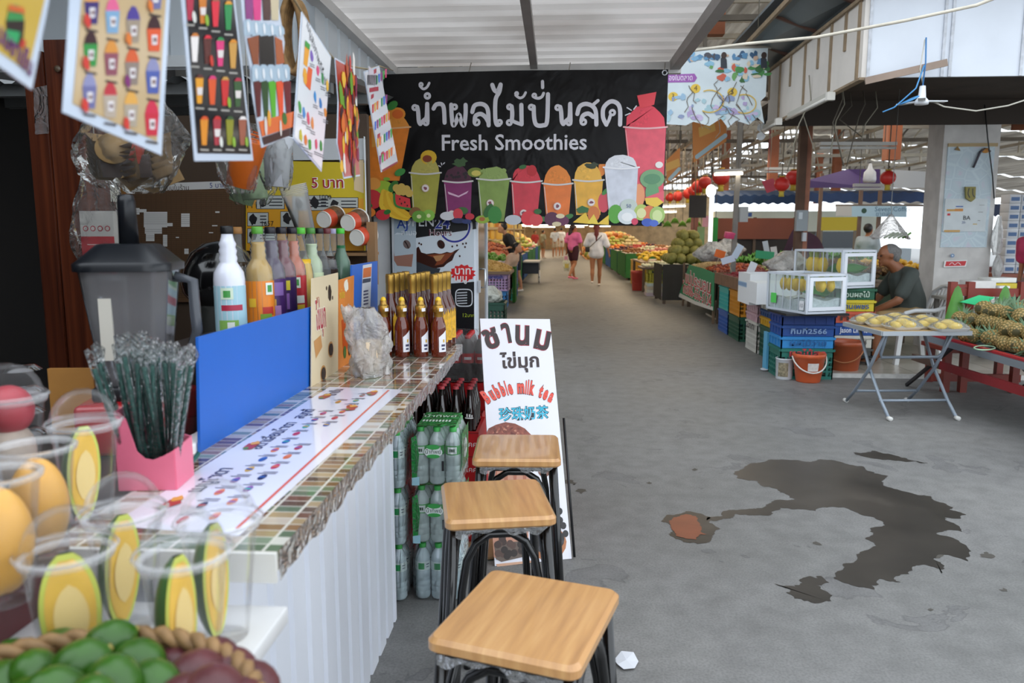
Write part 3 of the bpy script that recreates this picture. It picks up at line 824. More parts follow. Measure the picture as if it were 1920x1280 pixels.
def rrect(hx,hy,r,n=5):
    return [(sx*(hx-r)+r*math.cos(a),sy*(hy-r)+r*math.sin(a)) for sx,sy,a0 in ((1,1,0),(-1,1,PI/2),(-1,-1,PI),(1,-1,1.5*PI)) for a in (a0+PI/2*k/n for k in range(n+1))]
def make_stool(label):
    t=E('bar_stool',label,'stool')
    b=MB();W=seat_wood();o=rrect(.146,.160,.022);i=rrect(.138,.152,.018)
    k=len(o)
    lay=[(i,.69),(o,.697),(o,.712),(i,.72)]
    vs=[(x,y,z) for poly,z in lay for x,y in poly]
    fs=[(a*k+j,a*k+(j+1)%k,(a+1)*k+(j+1)%k,(a+1)*k+j) for a in range(3) for j in range(k)]
    b.add(vs,fs+[tuple(range(k))[::-1],tuple(3*k+j for j in range(k))],W)
    b.build('seat',t)
    for sx,sy in ((1,1),(1,-1),(-1,1),(-1,-1)):
        b=MB();b.tube([(sx*.122,sy*.132,.69),(sx*.140,sy*.152,.4),(sx*.165,sy*.18,0)],.0125,TUBEB,10);b.build('leg',t)
    for s in (1,-1):
        b=MB()
        pts=[(s*.150,-.155,0),(s*.128,-.112,.52),(s*.122,-.096,.60),(s*.120,-.07,.645),(s*.118,-.03,.668),(s*.118,.03,.668),(s*.120,.07,.645),(s*.122,.096,.60),(s*.128,.112,.52),(s*.150,.155,0)]
        b.tube(pts,.011,TUBEB,10);b.build('side_arch',t)
        b=MB()
        pts=[(-.142,s*.168,0),(-.104,s*.142,.52),(-.09,s*.134,.60),(-.066,s*.131,.645),(-.03,s*.129,.668),(.03,s*.129,.668),(.066,s*.131,.645),(.09,s*.134,.60),(.104,s*.142,.52),(.142,s*.168,0)]
        b.tube(pts,.011,TUBEB,10);b.build('end_arch',t)
    b=MB();b.tube([(-.125,-.135,.682),(.125,-.135,.682),(.125,.135,.682),(-.125,.135,.682)],.009,TUBEB,8,closed=True);b.build('seat_rail',t)
    b=MB();n=24
    b.grid(lambda u,v:(-.12+.24*u,-.163+.002*math.sin(40*u),.695-(.012+.008*math.sin(9*u+1)+.006*math.sin(23*u))*v),n,2,film('#f6f6f6',.15,.1,.4,40));b.build('plastic_wrap',t)
    return kids(t)
st=make_stool('black steel bar stool with wooden seat standing before the other two, cut off below')
place(st,(-.056,1.407,0),-.30)
dup(st,(-.176,2.05,0),.19,'middle bar stool of three with scratched wooden seat and black double legs')
dup(st,(-.145,2.58,0),.04,'bar stool with wooden seat standing right against the bubble tea sign')

# ================================================================ water packs, cola
WATER=film('#f8fcff',.72,.06,.7,0,'#e2f0fb');CLEAR=film('#f8fcfa',.62,.05,.7,0,'#eaf4f6')
GREENF=film('#4fc06a',.6,.12,.8,25,'#2fae50')
def bottle_mesh(green):
    b=MB()
    prof=[(0,.004),(.018,.002),(.029,.004),(.031,.012),(.031,.03),(.0295,.033),(.031,.036),(.031,.052),(.0295,.055),(.031,.058),(.031,.074),(.0295,.077),(.031,.08),(.031,.12),(.0295,.125),(.0295,.155),(.031,.16),(.029,.175),(.021,.195),(.0135,.207),(.0125,.212)]
    b.lathe(prof,CLEAR if green else WATER,14)
    bot=b
    c=MB();c.lathe([(.0145,.210),(.0145,.226),(.013,.228),(0,.228)],M('#3aa84a',.4),12)
    l=MB();l.lathe([(.0312,.122),(.0312,.158)],M('#dfe8ea' if not green else '#3fa84e',.4),14)
    for a0,a1,z0,z1,m in ([(-115,-70,.127,.153,M('#2f9a5a',.4)),(-55,-30,.145,.149,M('#4a5a70',.4)),(-55,-35,.134,.137,M('#4a5a70',.4))] if not green else [(-125,-55,.126,.154,M('#eef2f0',.4)),(-112,-72,.134,.146,M('#1d3d2a',.4))]):
        vs=[]
        for i in range(6):
            a=math.radians(a0+(a1-a0)*i/5);vs+=[(.0316*math.cos(a),.0316*math.sin(a),z) for z in (z0,z1)]
        l.add(vs,[(2*i,2*i+2,2*i+3,2*i+1) for i in range(5)],m,True)
    return bot,c,l
PROTO={}
def pack(loc,nx,ny,green,label,wrap):
    t=E('water_pack',label,'bottled water pack',loc)
    for i in range(nx):
        for j in range(ny):
            p=V((.0635*(i+.5),.0635*(j+.5),0))
            if green not in PROTO:
                B,C_,L_=bottle_mesh(green);o=B.build('bottle',t);c=C_.build('cap',o);l=L_.build('paper_label',o);PROTO[green]=(o,c,l)
                o.location=p
            else:
                o0,c0,l0=PROTO[green]
                o=o0.copy();COL.objects.link(o);o.parent=t;o.location=p
                for q in (c0,l0):
                    r=q.copy();COL.objects.link(r);r.parent=o
    # shrink film round the pack, closing in over the caps
    w,d=.0635*nx,.0635*ny
    if wrap:
        def fn(u,v):
            ring=rrect(w/2+.003,d/2+.003,.03,6);k=u*len(ring);i=int(k)%len(ring);f=k-int(k);a,c=ring[i],ring[(i+1)%len(ring)]
            x,y=a[0]*(1-f)+c[0]*f,a[1]*(1-f)+c[1]*f
            s=1 if v<.72 else 1-(v-.72)*.9
            wob=1-.03*math.sin(u*2*PI*(nx+ny))*(v>.1)
            return (w/2+x*s*wob,d/2+y*s*wob,.005+.229*v)
        b=MB();b.grid(fn,56,10,film('#f6fbf9',.04,.06,.22,18));b.build('shrink_film',t)
        if green:
            # printed top and flank of the film
            b=MB();s=Sheet(b,(0,0,.2355),(1,0,0),(0,1,0),.0006)
            s.rect(.02,.01,w-.02,d-.012,GREENF,0)
            for k in range(9):s.rect(.03+.013*k,d*.30,.038+.013*k,d*.42,M('#e4efe6',.4),2);
            s.text('น้ำทิพย์',.025,d*.6,.05,M('#e4efe6',.4),2,wid=w-.06)
            b.build('printed_film',t)
            b=MB();s=Sheet(b,(w+.004,0,0),(0,1,0),(0,0,1),.0006)
            s.rect(.02,.05,d-.02,.2,GREENF,0);s.ell(d/2,.12,.05,.04,M('#e4efe6',.4),1);s.text('น้ำทิพย์',d/2,.11,.035,M('#1d5d3a',.4),2,'c')
            b.build('printed_flank',t)
            b=MB();s=Sheet(b,(0,-.004,0),(1,0,0),(0,0,1),.0006)
            s.poly([(.0,.19),(.02,.2),(.03,.12),(.02,.03),(0,.025)],GREENF,0);s.poly([(.0,.0),(.03,.0),(.03,.035),(.0,.03)],M('#a8d8e8',.4),1)
            s.ell(w*.45,.135,.036,.022,M('#e8f0ec',.4),1,18);s.ell(w*.45,.155,.026,.01,M('#37a04a',.4),2);s.ell(w*.45,.118,.026,.008,M('#37a04a',.4),2)
            s.text('น้ำทิพย์',w*.45,.129,.022,M('#1d3d2a',.4),3,'c')
            s.rect(w*.62,.06,w*.67,.1,BLACK,1)
            b.build('printed_front',t)
    return t
P0=fl(737,1128);P1=fl(775,1128)
for k,(nm) in enumerate(('at the bottom of the stack by the counter end','in the middle of the stack hugging the counter end','on top of the stack hugging the counter end')):
    pack((P0.x-.075,P0.y+.004,.231*k),2,5,False,'clear water pack '+nm,True)
for k,(nm) in enumerate(('clear water pack without green film at the base of the green stack','green labelled water pack in the middle under the green film topped one','green film wrapped water pack on top of its stack beside the stools')):
    pack((P1.x,P1.y+.02,.2375*k),3,4,k>0,nm,True)

# cola crates
CRED=M('#b8161c',.4);COLA=M('#160806',.05,coat=.8);CWH=M('#ecebea',.4)
def crate_red(loc,label):
    t=E('bottle_crate',label,'crate',loc)
    w,d,h=.42,.30,.27;th=.015
    for nm,a in (('long_side',(0,w,0,th)),('long_side',(0,w,d-th,d)),('short_side',(0,th,th,d-th)),('short_side',(w-th,w,th,d-th))):
        b=MB();b.bx(a[0],a[1],a[2],a[3],0,h,CRED);o=b.build(nm,t)
        if a[2]==0:
            b=MB();s=Sheet(b,(0,-.001,0),(1,0,0),(0,0,1),.0006)
            s.blob(.31,.14,.035,.07,M('#c8c4c0',.6),1,14,.35,5)
            for z in (.2,.08):s.text('โคคา',.36,z,.035,CWH,1)
            for z in (.262,.15,.02):s.rect(.0,z,w,z+.006,M('#8a1014',.5),1)
            b.build('crate_print',o)
    b=MB();b.bx(th,w-th,th,d-th,0,.012,CRED);b.build('bottom',t)
    return t
c1=V((-.79,3.42,0))
crate_red(c1,'red bottle crate on the floor under the other cola crate behind the water packs')
crate_red(c1+V((0,0,.275)),'upper red bottle crate filled with glass cola bottles behind the water packs')
crate_red(c1+V((-.02,.36,0)),'red bottle crate standing on the floor behind the cola crates')
crate_red(c1+V((-.02,.36,.275)),'red bottle crate in the middle of the rear stack under a third crate')
def cola_glass():
    t=E('cola_bottle','returnable glass cola bottle with red crown cap standing in the upper crate','bottle',(0,0,0),0,'glass cola bottles in the crate')
    b=MB();b.lathe([(0,0),(.027,0),(.029,.01),(.0285,.05),(.025,.075),(.0265,.1),(.029,.125),(.0275,.145),(.02,.185),(.0145,.21),(.0125,.235),(.0135,.242),(.0135,.25)],COLA,14);b.build('glass',t)
    b=MB();b.lathe([(.0155,.246),(.015,.254),(.0125,.258),(0,.258)],M('#a83038',.4),14);b.build('crown_cap',t)
    b=MB()
    for (z0,z1,a0,a1) in ((.112,.118,-140,-60),(.12,.135,-125,-110),(.12,.134,-100,-85),(.12,.13,-78,-66)):
        vs=[]
        for i in range(6):
            a=math.radians(a0+(a1-a0)*i/5);vs+=[(.0297*math.cos(a),.0297*math.sin(a),z) for z in (z0,z1)]
        b.add(vs,[(2*i,2*i+2,2*i+3,2*i+1) for i in range(5)],CWH,True)
    b.build('white_print',t)
    return kids(t)
cb=cola_glass();n=0
for i in range(6):
    for j in range(4):
        loc=c1+V((.045+.066*i,.048+.068*j,.275+.19)) if 0 else c1+V((.045+.066*i,.048+.068*j,.49))
        if n==0:place(cb,loc)
        else:dup(cb,loc,random.uniform(-.4,.4))
        n+=1
b=MB();b.bx(c1.x+.016,c1.x+.404,c1.y+.016,c1.y+.284,.455,.488,M('#8a1014',.5));tag(b.build('crate_divider'),'red divider board inside the upper cola crate under the bottles','divider')
# PET cola pack on the rear stack
t=E('cola_pack','shrink wrapped pack of plastic cola bottles with red caps on the rear crate stack','cola pack',(c1.x+.03,c1.y+.38,.70))
b=MB();b.bx(-.03,.4,-.01,.27,-.14,0,CRED);b.build('carrier_tray',t)
o0=None
for i in range(6):
    for j in range(4):
        p=V((.03+.066*i,.03+.066*j,0))
        if o0 is None:
            b=MB();b.lathe([(0,0),(.03,.002),(.0315,.02),(.0295,.06),(.0315,.1),(.0315,.15)],COLA,14);b.lathe([(.0315,.15),(.03,.175),(.022,.205),(.0135,.225)],film('#b8a8a0',.15,.05,.6),14);o0=b.build('bottle',t);o0.location=p
            b=MB();b.lathe([(.0145,.222),(.0145,.24),(0,.242)],CRED,12);q0=b.build('cap',o0)
            b=MB();b.lathe([(.0319,.10),(.0319,.15)],M('#c01820',.35),14)
            vs=[(.0323*math.cos(a),.0323*math.sin(a),z) for a in (-2.1,-1.8,-1.5,-1.2,-.9) for z in (.118,.132)]
            b.add(vs,[(2*k,2*k+2,2*k+3,2*k+1) for k in range(4)],CWH,True);r0=b.build('paper_label',o0)
        else:
            o=o0.copy();COL.objects.link(o);o.parent=t;o.location=p
            for q in (q0,r0):
                c=q.copy();COL.objects.link(c);c.parent=o
b=MB()
b.grid(lambda u,v:((.20+.21*math.copysign(abs(math.cos(2*PI*u))**.35,math.cos(2*PI*u))*(1 if v<.75 else 1-.3*(v-.75))),.13+.14*math.copysign(abs(math.sin(2*PI*u))**.35,math.sin(2*PI*u))*(1 if v<.75 else 1-.3*(v-.75)),.005+.24*v),48,8,film('#f0f0f0',.06,.06,.5,18));b.build('shrink_film',t)
# cardboard on the floor behind the sign
b=MB();b.box((-.30,3.36,.011),(.26,.2,.012),M('#a5835c',.7,var=(12,.1)),(0,0,.3));tag(b.build('cardboard_sheet'),'flat piece of brown cardboard on the floor under the bubble tea sign','cardboard')

# ================================================================ bubble tea sign
BL,BR=fl(928,1062),fl(1072,1048)
TL=at(900,597,3.50)
U=(BR-BL).normalized();W=(TL-BL);W=(W-U*W.dot(U)).normalized()
t=E('bubble_tea_sign','tall white bubble milk tea sign board leaning behind the stools','sign',BL)
b=MB();s=Sheet(b,BL,U,W,.0009)
q=[s.px(*k) for k in ((928,1061),(1072,1047),(1031,598),(900,597))]
fr=[s.P(u,v,0) for u,v in q];bk=[p-s.N*.012 for p in fr]
b.add(fr+bk,[(0,1,2,3),(7,6,5,4),(0,4,5,1),(1,5,6,2),(2,6,7,3),(3,7,4,0)],M('#eceaf2',.35))
DK,OUT,REDT,CY=M('#2c1418',.4),M('#a8283a',.4),M('#e84a38',.35),M('#2cb8d8',.35)
ppm=375.0
for ch,x,y,hh,rot,wp in (('ช',913,655,60,.30,27),('า',944,642,60,.12,15),('น',966,644,60,-.08,25),('ม',1000,650,60,-.26,27)):
    h=hh/ppm/.62*.58
    for off,m,L in ((.05,OUT,1),(.028,DK,2)):s.text(ch,*s.px(x,y),h,m,L,off=off,rot=rot,wid=wp/ppm)
s.text('ไข่มุก',*s.px(938,690),.085,DK,2,wid=.185,off=.028)
def arc_text(txt,x0,y0,x1,y1,sag,h,specs):
    adv=[text_geo(c)[2]+.09 if c != ' ' else .32 for c in txt];tot=sum(adv);p=0
    for k,ch in enumerate(txt):
        f=(p+adv[k]/2)/tot;p+=adv[k]
        x=x0+(x1-x0)*f;y=y0+(y1-y0)*f-sag*4*f*(1-f)
        if ch==' ':continue
        a=math.atan2((sag*4*(1-2*f))-(y1-y0),x1-x0)
        for off,m,L in specs:s.text(ch,*s.px(x,y),h,m,L,'c',off=off,rot=a,wid=(x1-x0)/ppm*(adv[k]-.07)/tot)
arc_text('Bubble milk tea',912,757,1034,755,20,.084,((.08,M('#401418',.4),1),(.045,REDT,2)))
for off,m,L in ((.045,M('#0c2c3c',.4),1),(.014,CY,2)):s.text('珍珠奶茶',*s.px(936,787),.064,m,L,wid=.232 if off<.03 else .236,off=off)
# cup picture: ice heap, cup, pearls
def sp(pts,m,L=1):s.poly([s.px(*k) for k in pts],m,L)
sp([(912,812),(916,803),(930,796),(948,791),(966,794),(984,803),(996,815),(998,830),(912,830)],M('#8a4a3c',.5,var=(60,.35)),1)
R=random.Random(8)
for k in range(46):
    x=R.uniform(916,992);y=826-R.random()*(30-abs(x-952)*.5);s.ell(*s.px(x,y),.007,.004,M(R.choice(('#a8604c','#6a3028','#c08068')),.5),2,6,R.uniform(0,3))
MILKT=M('#c89078',.4);MILKD=M('#b06a50',.4)
sp([(912,830),(1000,830),(993,900),(990,1040),(940,1052),(926,1044)],MILKT,1)
for x,y,a in ((925,880,.1),(945,890,-.1),(962,875,.1),(980,885,0),(935,915,0),(968,925,.2)):sp([(x,y),(x+7,y-4),(x+6,y+34),(x+1,y+30)],MILKD,2)
R=random.Random(4)
for k in range(26):
    x=R.uniform(930,990);y=R.uniform(985,1042);s.ell(*s.px(x,y),.016,.016,M(R.choice(('#2c201c','#43302a','#584038')),.4),3,12)
sp([(926,1020),(990,1012),(988,1042),(940,1053),(930,1048)],M('#6a5a50',.4),2)
s.ell(*s.px(1012,860),.035,.02,M('#5a3a30',.4),2);s.ell(*s.px(1020,880),.03,.035,M('#7a4a3a',.4),1)
s.ell(*s.px(1028,1018),.085,.075,M('#b8754a',.4),1);s.ell(*s.px(1030,1012),.07,.055,M('#2a2426',.4),2)
for k in range(16):s.ell(*s.px(R.uniform(1010,1052),R.uniform(992,1030)),.014,.014,M(R.choice(('#1c181a','#38343a','#504a52')),.3),3,10)
for x,y in ((1049,958),(1056,985),(1050,975),(1060,1000),(1046,990)):s.ell(*s.px(x,y),.014,.016,M('#1e1a1e',.3),3,10)
sp([(930,1057),(1000,1050),(1000,1054),(932,1062)],M('#d8a88a',.4),1)
on(t,b,'board')
b=MB();p=s.P(*s.px(1056,786),-14);b.tube([p+V((.006,.03,0)),(BR.x+.012,BR.y-.0,.01)],.006,BLACK,8);on(t,b,'stand_rod')
b=MB();p=s.P(*s.px(965,700),-18);b.tube([p,V((p.x+.02,p.y+.32,.01))],.006,BLACK,8);on(t,b,'rear_strut')

# ================================================================ vending machine
mY=5.04
A=at(738,600,mY);B=at(890,600,mY);mx0,mx1=A.x,B.x;depth=ax(910,500,mx1+.002).y-mY
t=E('vending_machine','tall coffee vending machine with black and white graphics behind the banner','vending machine',((mx0+mx1)/2,mY,0))
b=MB();b.bx(mx0,mx1,mY,mY+depth,.06,1.98,M('#d8dde4',.35));on(t,b,'cabinet')
b=MB();b.bx(mx0+.04,mx1-.04,mY+.05,mY+depth-.05,0,.06,BLACK);on(t,b,'plinth')
b=MB();s=Sheet(b,(0,mY-.001,0),(1,0,0),(0,0,1),.0008)
def mp_(pts,m,L=1):s.poly([s.px(*k) for k in pts],m,L)
BK=M('#15161a',.3);LT=M('#dfe9f2',.3);COF=M('#3a160c',.3);COF2=M('#8a4426',.3)
mp_([(739,380),(889,380),(889,900),(739,900)],LT,0)
mp_([(780,380),(889,380),(893,429),(780,446)],BK,1)
mp_([(739,380),(780,380),(780,440),(744,436),(739,440)],M('#a9bac8',.3),1);mp_([(739,440),(780,436),(780,520),(739,520)],M('#c2d0da',.3),1)
s.text('OPEN',*s.px(783,424),.085,M('#eef2f6',.3),3,'c',off=.01);s.text('24',*s.px(815,428),.1,M('#f0f2f6',.3),2,off=.05);s.text('24',*s.px(815,428),.1,M('#2a3aa0',.3),3,off=.015,shear=.2)
s.text('Hours',*s.px(805,442),.06,M('#f0f2f6',.3),2,off=.03);s.text('Hours',*s.px(805,442),.06,M('#70283a',.3),3)
s.text('สามอ',*s.px(752,441),.05,M('#eef2f6',.3),3);s.text('AJ',*s.px(744,428),.085,M('#2a4aa0',.3),3,off=.01)
c0=s.px(852,424)
for r,w,m in ((.105,.03,M('#e8ecf2',.3)),(.10,.012,M('#24309a',.3))):
    s.line([(c0[0]+r*math.cos(a),c0[1]+r*math.sin(a)) for a in [PI*(.42-1.2*k/12) for k in range(13)]],w,m,2 if w>.02 else 3)
for x,a in ((827,.35),(763,.35)):
    m=COF if x>800 else M('#7a6a68',.3)
    s.ell(*s.px(x,458),.024,.03,m,2,16,.5);s.line([s.px(x-4,452),s.px(x,458),s.px(x+3,465)],.006,M('#1c0a06',.3),3)
mp_([(781,465),(785,462),(790,473),(800,476),(815,474),(826,476),(838,472),(846,474),(854,469),(862,466),(853,476),(848,488),(838,494),(832,500),(810,504),(781,494)],COF,2)
mp_([(800,478),(820,476),(842,474),(852,472),(843,482),(830,495),(815,498),(822,486)],COF2,3);mp_([(812,480),(834,477),(826,488),(818,490)],M('#c08a5a',.3),4)
mp_([(781,490),(812,502),(826,503),(820,520),(781,520)],M('#3a4048',.3),2)
mp_([(739,474),(740,480),(775,476),(772,500),(745,498),(739,488)],M('#a87a6a',.3),2)
for x,y in ((786,456),(790,458),(848,462),(857,460),(868,457),(872,463),(874,456),(862,480)):s.ell(*s.px(x,y),.006,.007,COF,2,8)
sp_pts=[]
R=random.Random(12)
for k in range(26):
    a=2*PI*k/26;rr=1 if k%2 else R.uniform(.7,.9);sp_pts.append((868+25*rr*math.cos(a),512+17*rr*math.sin(a)))
mp_(sp_pts,M('#e0282c',.3),2)
s.text('บาท',*s.px(853,514),.07,M('#f6f2f2',.3),3,off=.02);s.text('เมนู',*s.px(852,527),.06,M('#f6f2f2',.3),3,off=.02)
mp_([(780,536),(889,528),(889,900),(780,900)],BK,2)
cx,cy=s.px(870,558)
s.line([(cx+.055*math.copysign(abs(math.cos(w))**.5,math.cos(w)),cy+.056*math.copysign(abs(math.sin(w))**.5,math.sin(w))) for w in [2*PI*k/24 for k in range(25)]],.007,M('#e2e6ec',.3),3)
for k in range(5):mp_([(857,548+5*k),(876,547+5*k),(876,549+5*k),(857,550+5*k)],M('#c9cdd3',.3),3)
s.text('12',*s.px(868,594),.035,M('#b8c83c',.3),3);s.text('บาท',*s.px(877,594),.03,M('#b8c83c',.3),3)
on(t,b,'front_graphic')
b=MB();fx=mx1+.002;b.bx(mx1,fx+.02,mY+.02,mY+.06,.06,1.92,M('#dde3ea',.3));b.bx(mx1,fx+.02,mY+depth-.05,mY+depth-.01,.06,1.92,M('#dde3ea',.3));b.bx(mx1,fx+.02,mY+.02,mY+depth-.01,1.88,1.93,M('#b8423c',.4));on(t,b,'side_door')
b=MB();b.bx(mx1,fx+.01,mY+.06,mY+depth-.05,.1,1.88,M('#4a4440',.1));on(t,b,'door_glass')
b=MB();x=fx+.06;z0,z1=ax(908,540,x).z,ax(908,505,x).z
y=mY+.10;b.tube([(fx+.02,y,z0),(x,y,z0),(x,y,z1),(fx+.02,y,z1)],.007,M('#cfd3d8',.2,metal=.8),8);on(t,b,'door_handle')
for z in (1.62,1.1,.6):
    b=MB();b.bx(fx+.02,fx+.035,mY+.01,mY+.05,z-.04,z+.04,M('#d8dce2',.3,metal=.4));on(t,b,'hinge')

# ================================================================ FRESH SMOOTHIES banner
bY=4.95
t=E('smoothie_banner','black vinyl fresh smoothies banner hanging across the walkway','banner',(-.28,bY,2.45))
def vinyl():
    m,p,N,L=nodes_mat('black_vinyl')
    p.inputs['Base Color'].default_value=lin('#0f0d0e');p.inputs['Roughness'].default_value=.42;p.inputs['Specular IOR Level'].default_value=.22
    tc=N('TexCoord');n1=N('TexNoise');n1.inputs['Scale'].default_value=2.2;n1.inputs['Detail'].default_value=3;n1.inputs['Distortion'].default_value=1.2
    L(tc.outputs['Object'],n1.inputs['Vector']);b=N('Bump');b.inputs['Strength'].default_value=.6;b.inputs['Distance'].default_value=.05
    L(n1.outputs[0],b.inputs['Height']);L(b.outputs[0],p.inputs['Normal'])
    return m
b=MB();s=Sheet(b,(0,bY,0),(1,0,0),(0,0,1),.0011)
def c3(x,y):return s.px(660+x/3.2,120+y/3.2)
def cp(pts,m,L=1):s.poly([c3(*k) for k in pts],m,L)
u0,v0=c3(62,905);u1,v1=c3(1897,33)
rim=[c3(*k) for k in ((62,905),(500,935),(1000,960),(1500,968),(1858,972),(1880,600),(1898,32),(1500,34),(1000,38),(600,48),(95,66),(80,500))]
fr=[s.P(u,v,0) for u,v in rim];k=len(fr)
b.add(fr+[p+V((0,.004,0)) for p in fr],[tuple(range(k)),tuple(range(k,2*k))[::-1]]+[(i,k+i,k+(i+1)%k,(i+1)%k) for i in range(k)],vinyl())
LW=M('#dddbe2',.35)
ST=.0262
def stroke(pts,m=LW,w=ST,L=4):s.line([c3(*k) for k in pts],w,m,L)
def ring(x,y,r,w=.016,L=4):s.line([c3(x+r*math.cos(a),y+r*math.sin(a)) for a in [2*PI*i/12 for i in range(13)]],w,LW,L)
def no_nu(dx):
    ring(378+dx,262,13);stroke([(392+dx,258),(398+dx,290),(402+dx,345),(412+dx,360)]);stroke([(410+dx,360),(432+dx,338),(448+dx,318),(452+dx,240)]);stroke([(452+dx,245),(454+dx,345)]);ring(445+dx,352,13)
no_nu(0)
ring(453,192,14,.017);ring(415,124,9,.013);stroke([(408,132),(428,150),(450,140),(464,115)],w=.016)
stroke([(490,268),(506,244),(538,242),(552,270),(556,352)])
ring(616,258,13);stroke([(596,245),(598,300),(606,366),(622,355),(642,302),(660,358),(674,366),(682,300),(682,246)])
stroke([(722,288),(738,248),(785,242),(815,275),(820,368)]);ring(748,350,16);stroke([(736,345),(742,312),(772,300),(800,318),(816,345)])
stroke([(842,126),(854,156),(872,166),(886,140),(892,124)]);stroke([(892,126),(884,168),(862,215),(860,320),(868,362),(884,364)]);ring(886,350,12)
ring(946,258,13);stroke([(958,255),(962,300),(958,345)]);ring(944,352,13);stroke([(956,338),(985,352),(1015,362)],w=.022);stroke([(1016,246),(1018,362)])
ring(988,178,8,.013);stroke([(982,188),(1006,204),(1028,196),(1042,172)],w=.016)
ring(1076,260,13);stroke([(1090,256),(1094,330),(1108,366),(1146,368),(1170,345),(1176,182)])
ring(1094,190,10,.014);stroke([(1098,202),(1120,206),(1140,196),(1150,176)],w=.018);stroke([(1143,106),(1144,142)],w=.02)
no_nu(857)
stroke([(1352,300),(1366,256),(1400,240),(1440,252),(1462,285),(1466,364)]);ring(1388,348,15);stroke([(1376,340),(1386,310),(1418,298),(1448,318)]);stroke([(1440,250),(1476,220)],w=.02)
stroke([(1526,364),(1506,320),(1510,262),(1550,226),(1590,236),(1608,275),(1608,364)]);ring(1562,292,14);stroke([(1526,364),(1540,340),(1550,310)],w=.02)
u_,v_=c3(540,518);s.text('Fresh Smoothies',u_,v_,.137,LW,4,wid=c3(1408,518)[0]-u_,off=.014)
for a in ((1640,308,1668,296),(1650,262,1676,278),(1690,272,1706,252)):stroke([a[:2],a[2:]],w=.007)
for a in ((520,610,532,616),(536,594,540,606),(548,600,556,592)):stroke([a[:2],a[2:]],w=.006)
def leaf(x,y,rx,ry,a,m='#3f8a3a',L=8):s.ell(*c3(x,y),rx*.0011,ry*.0011,M(m,.4),L,12,a)
def cup(xl,xr,yt,bl,br,yb,body,foam,ft,seed,rimc='#d8d4d0',L=2):
    R=random.Random(seed)
    pts=[(xl+6,yt)];n=9;cx=(xl+xr)/2;hw=(xr-xl)/2-8
    for i in range(n+1):
        a=PI*(1-i/n);pts.append((cx+hw*math.cos(a)*(.98-.12*math.sin(a))+R.uniform(-5,5),yt-(yt-ft)*math.sin(a)**.8+R.uniform(-5,5)))
    pts.append((xr-6,yt));cp(pts,M(foam,.45),L)
    for i in range(6):s.blob(*c3(cx+R.uniform(-.6,.6)*hw,yt-R.uniform(.1,.75)*(yt-ft)),.022,.014,M(foam,.45,var=(70,.18)),L+1,10,.3,i)
    cp([(xl+6,yt),(xr-6,yt),(br,yb),(bl,yb)],M(body,.4,var=(14,.12)),L)
    s.line([c3(xl,yt),c3(cx,yt+9),c3(xr,yt)],.010,M(rimc,.3),L+2)
    s.line([c3(xl+12,yt+20),c3(bl+6,yb-20)],.004,M(rimc,.3),L+2,False)
cup(60,352,378,105,285,700,'#f0882c','#f09a3c',275,1,'#f6c08a');s.ell(*c3(275,300),.05,.04,M('#f29a34',.4),5);s.ell(*c3(275,302),.036,.028,M('#e8702a',.4),6);leaf(245,250,34,22,.6);cp([(115,340),(240,330),(235,480),(120,500)],M('#f4a84a',.4),3)
cup(1630,1890,378,1680,1865,820,'#ea5a6c','#ec4458',245,2,'#f2b8bc');cp([(1710,190),(1826,168),(1812,245),(1728,268)],M('#ee4450',.4),5);s.ell(*c3(1842,605),.024,.02,M('#f0ece8',.4),6)
cup(345,535,652,365,500,900,'#a9a440','#bcb058',560,3);s.ell(*c3(460,560),.052,.045,M('#e0b428',.4),3);s.ell(*c3(452,568),.03,.022,M('#8a3a1c',.4),4)
cup(545,725,702,568,712,905,'#862a68','#4c1a34',610,4);s.blob(*c3(650,592),.045,.03,M('#3a5a2e',.4),4,16,.4);cp([(575,765),(640,790),(700,760),(690,775),(640,800),(580,780)],M('#e0b8d0',.4),4)
R=random.Random(6)
for i in range(12):s.ell(*c3(R.uniform(570,710),R.uniform(640,690)),.009,.009,M('#24101c',.4),4,8)
cup(748,952,688,775,912,945,'#86a04c','#94ac5e',618,5);s.ell(*c3(740,650),.05,.03,M('#7a8a30',.4),2);s.ell(*c3(745,655),.03,.018,M('#d8c860',.4),3)
cup(950,1140,702,968,1112,915,'#d83a4a','#de3a48',605,6);s.ell(*c3(1080,640),.03,.035,M('#c81c28',.4),5);leaf(1025,618,22,12,.2,'#2e6a2e')
cup(1142,1325,716,1165,1300,918,'#ee7c30','#f08c34',610,7)
cup(1325,1512,695,1345,1490,905,'#f0b43c','#f4bc4c',590,8);s.blob(*c3(1440,610),.045,.02,M('#2c3a1c',.4),4,14,.4);cp([(1480,600),(1525,600),(1515,660),(1478,690)],M('#ee8a2c',.4),1)
cup(1508,1722,620,1542,1700,905,'#d9dde8','#e6e8ee',545,9,'#f4f4f8',7)
for x,y in ((442,745),(830,835),(1232,853),(1435,830),(600,900),(1030,895)):
    s.ell(*c3(x,y),.024,.024,M('#e8c8c4',.4),9);s.ell(*c3(x,y),.020,.020,M('#f0e8e4',.4),10);s.blob(*c3(x,y),.012,.01,M('#8a4a58',.4),11,9,.4,x)
def fruit(x,y,rx,ry,m,L=10,a=0):s.ell(*c3(x,y),rx/947.0,ry/947.0,M(m,.4),L,18,a)
fruit(132,715,56,48,'#e8842a');fruit(132,718,44,36,'#f4a448',11);fruit(192,750,60,50,'#a8c83c');fruit(125,812,62,58,'#d03038',11);leaf(100,840,30,12,-.5,'#2e7a34',13)
for k in range(4):s.line([c3(192+14*k,765+6*k),c3(180+30*k,850),c3(240+34*k,905),c3(330+8*k,928-10*k)],.03,M(('#f2c636','#e8b428')[k%2],.4),12)
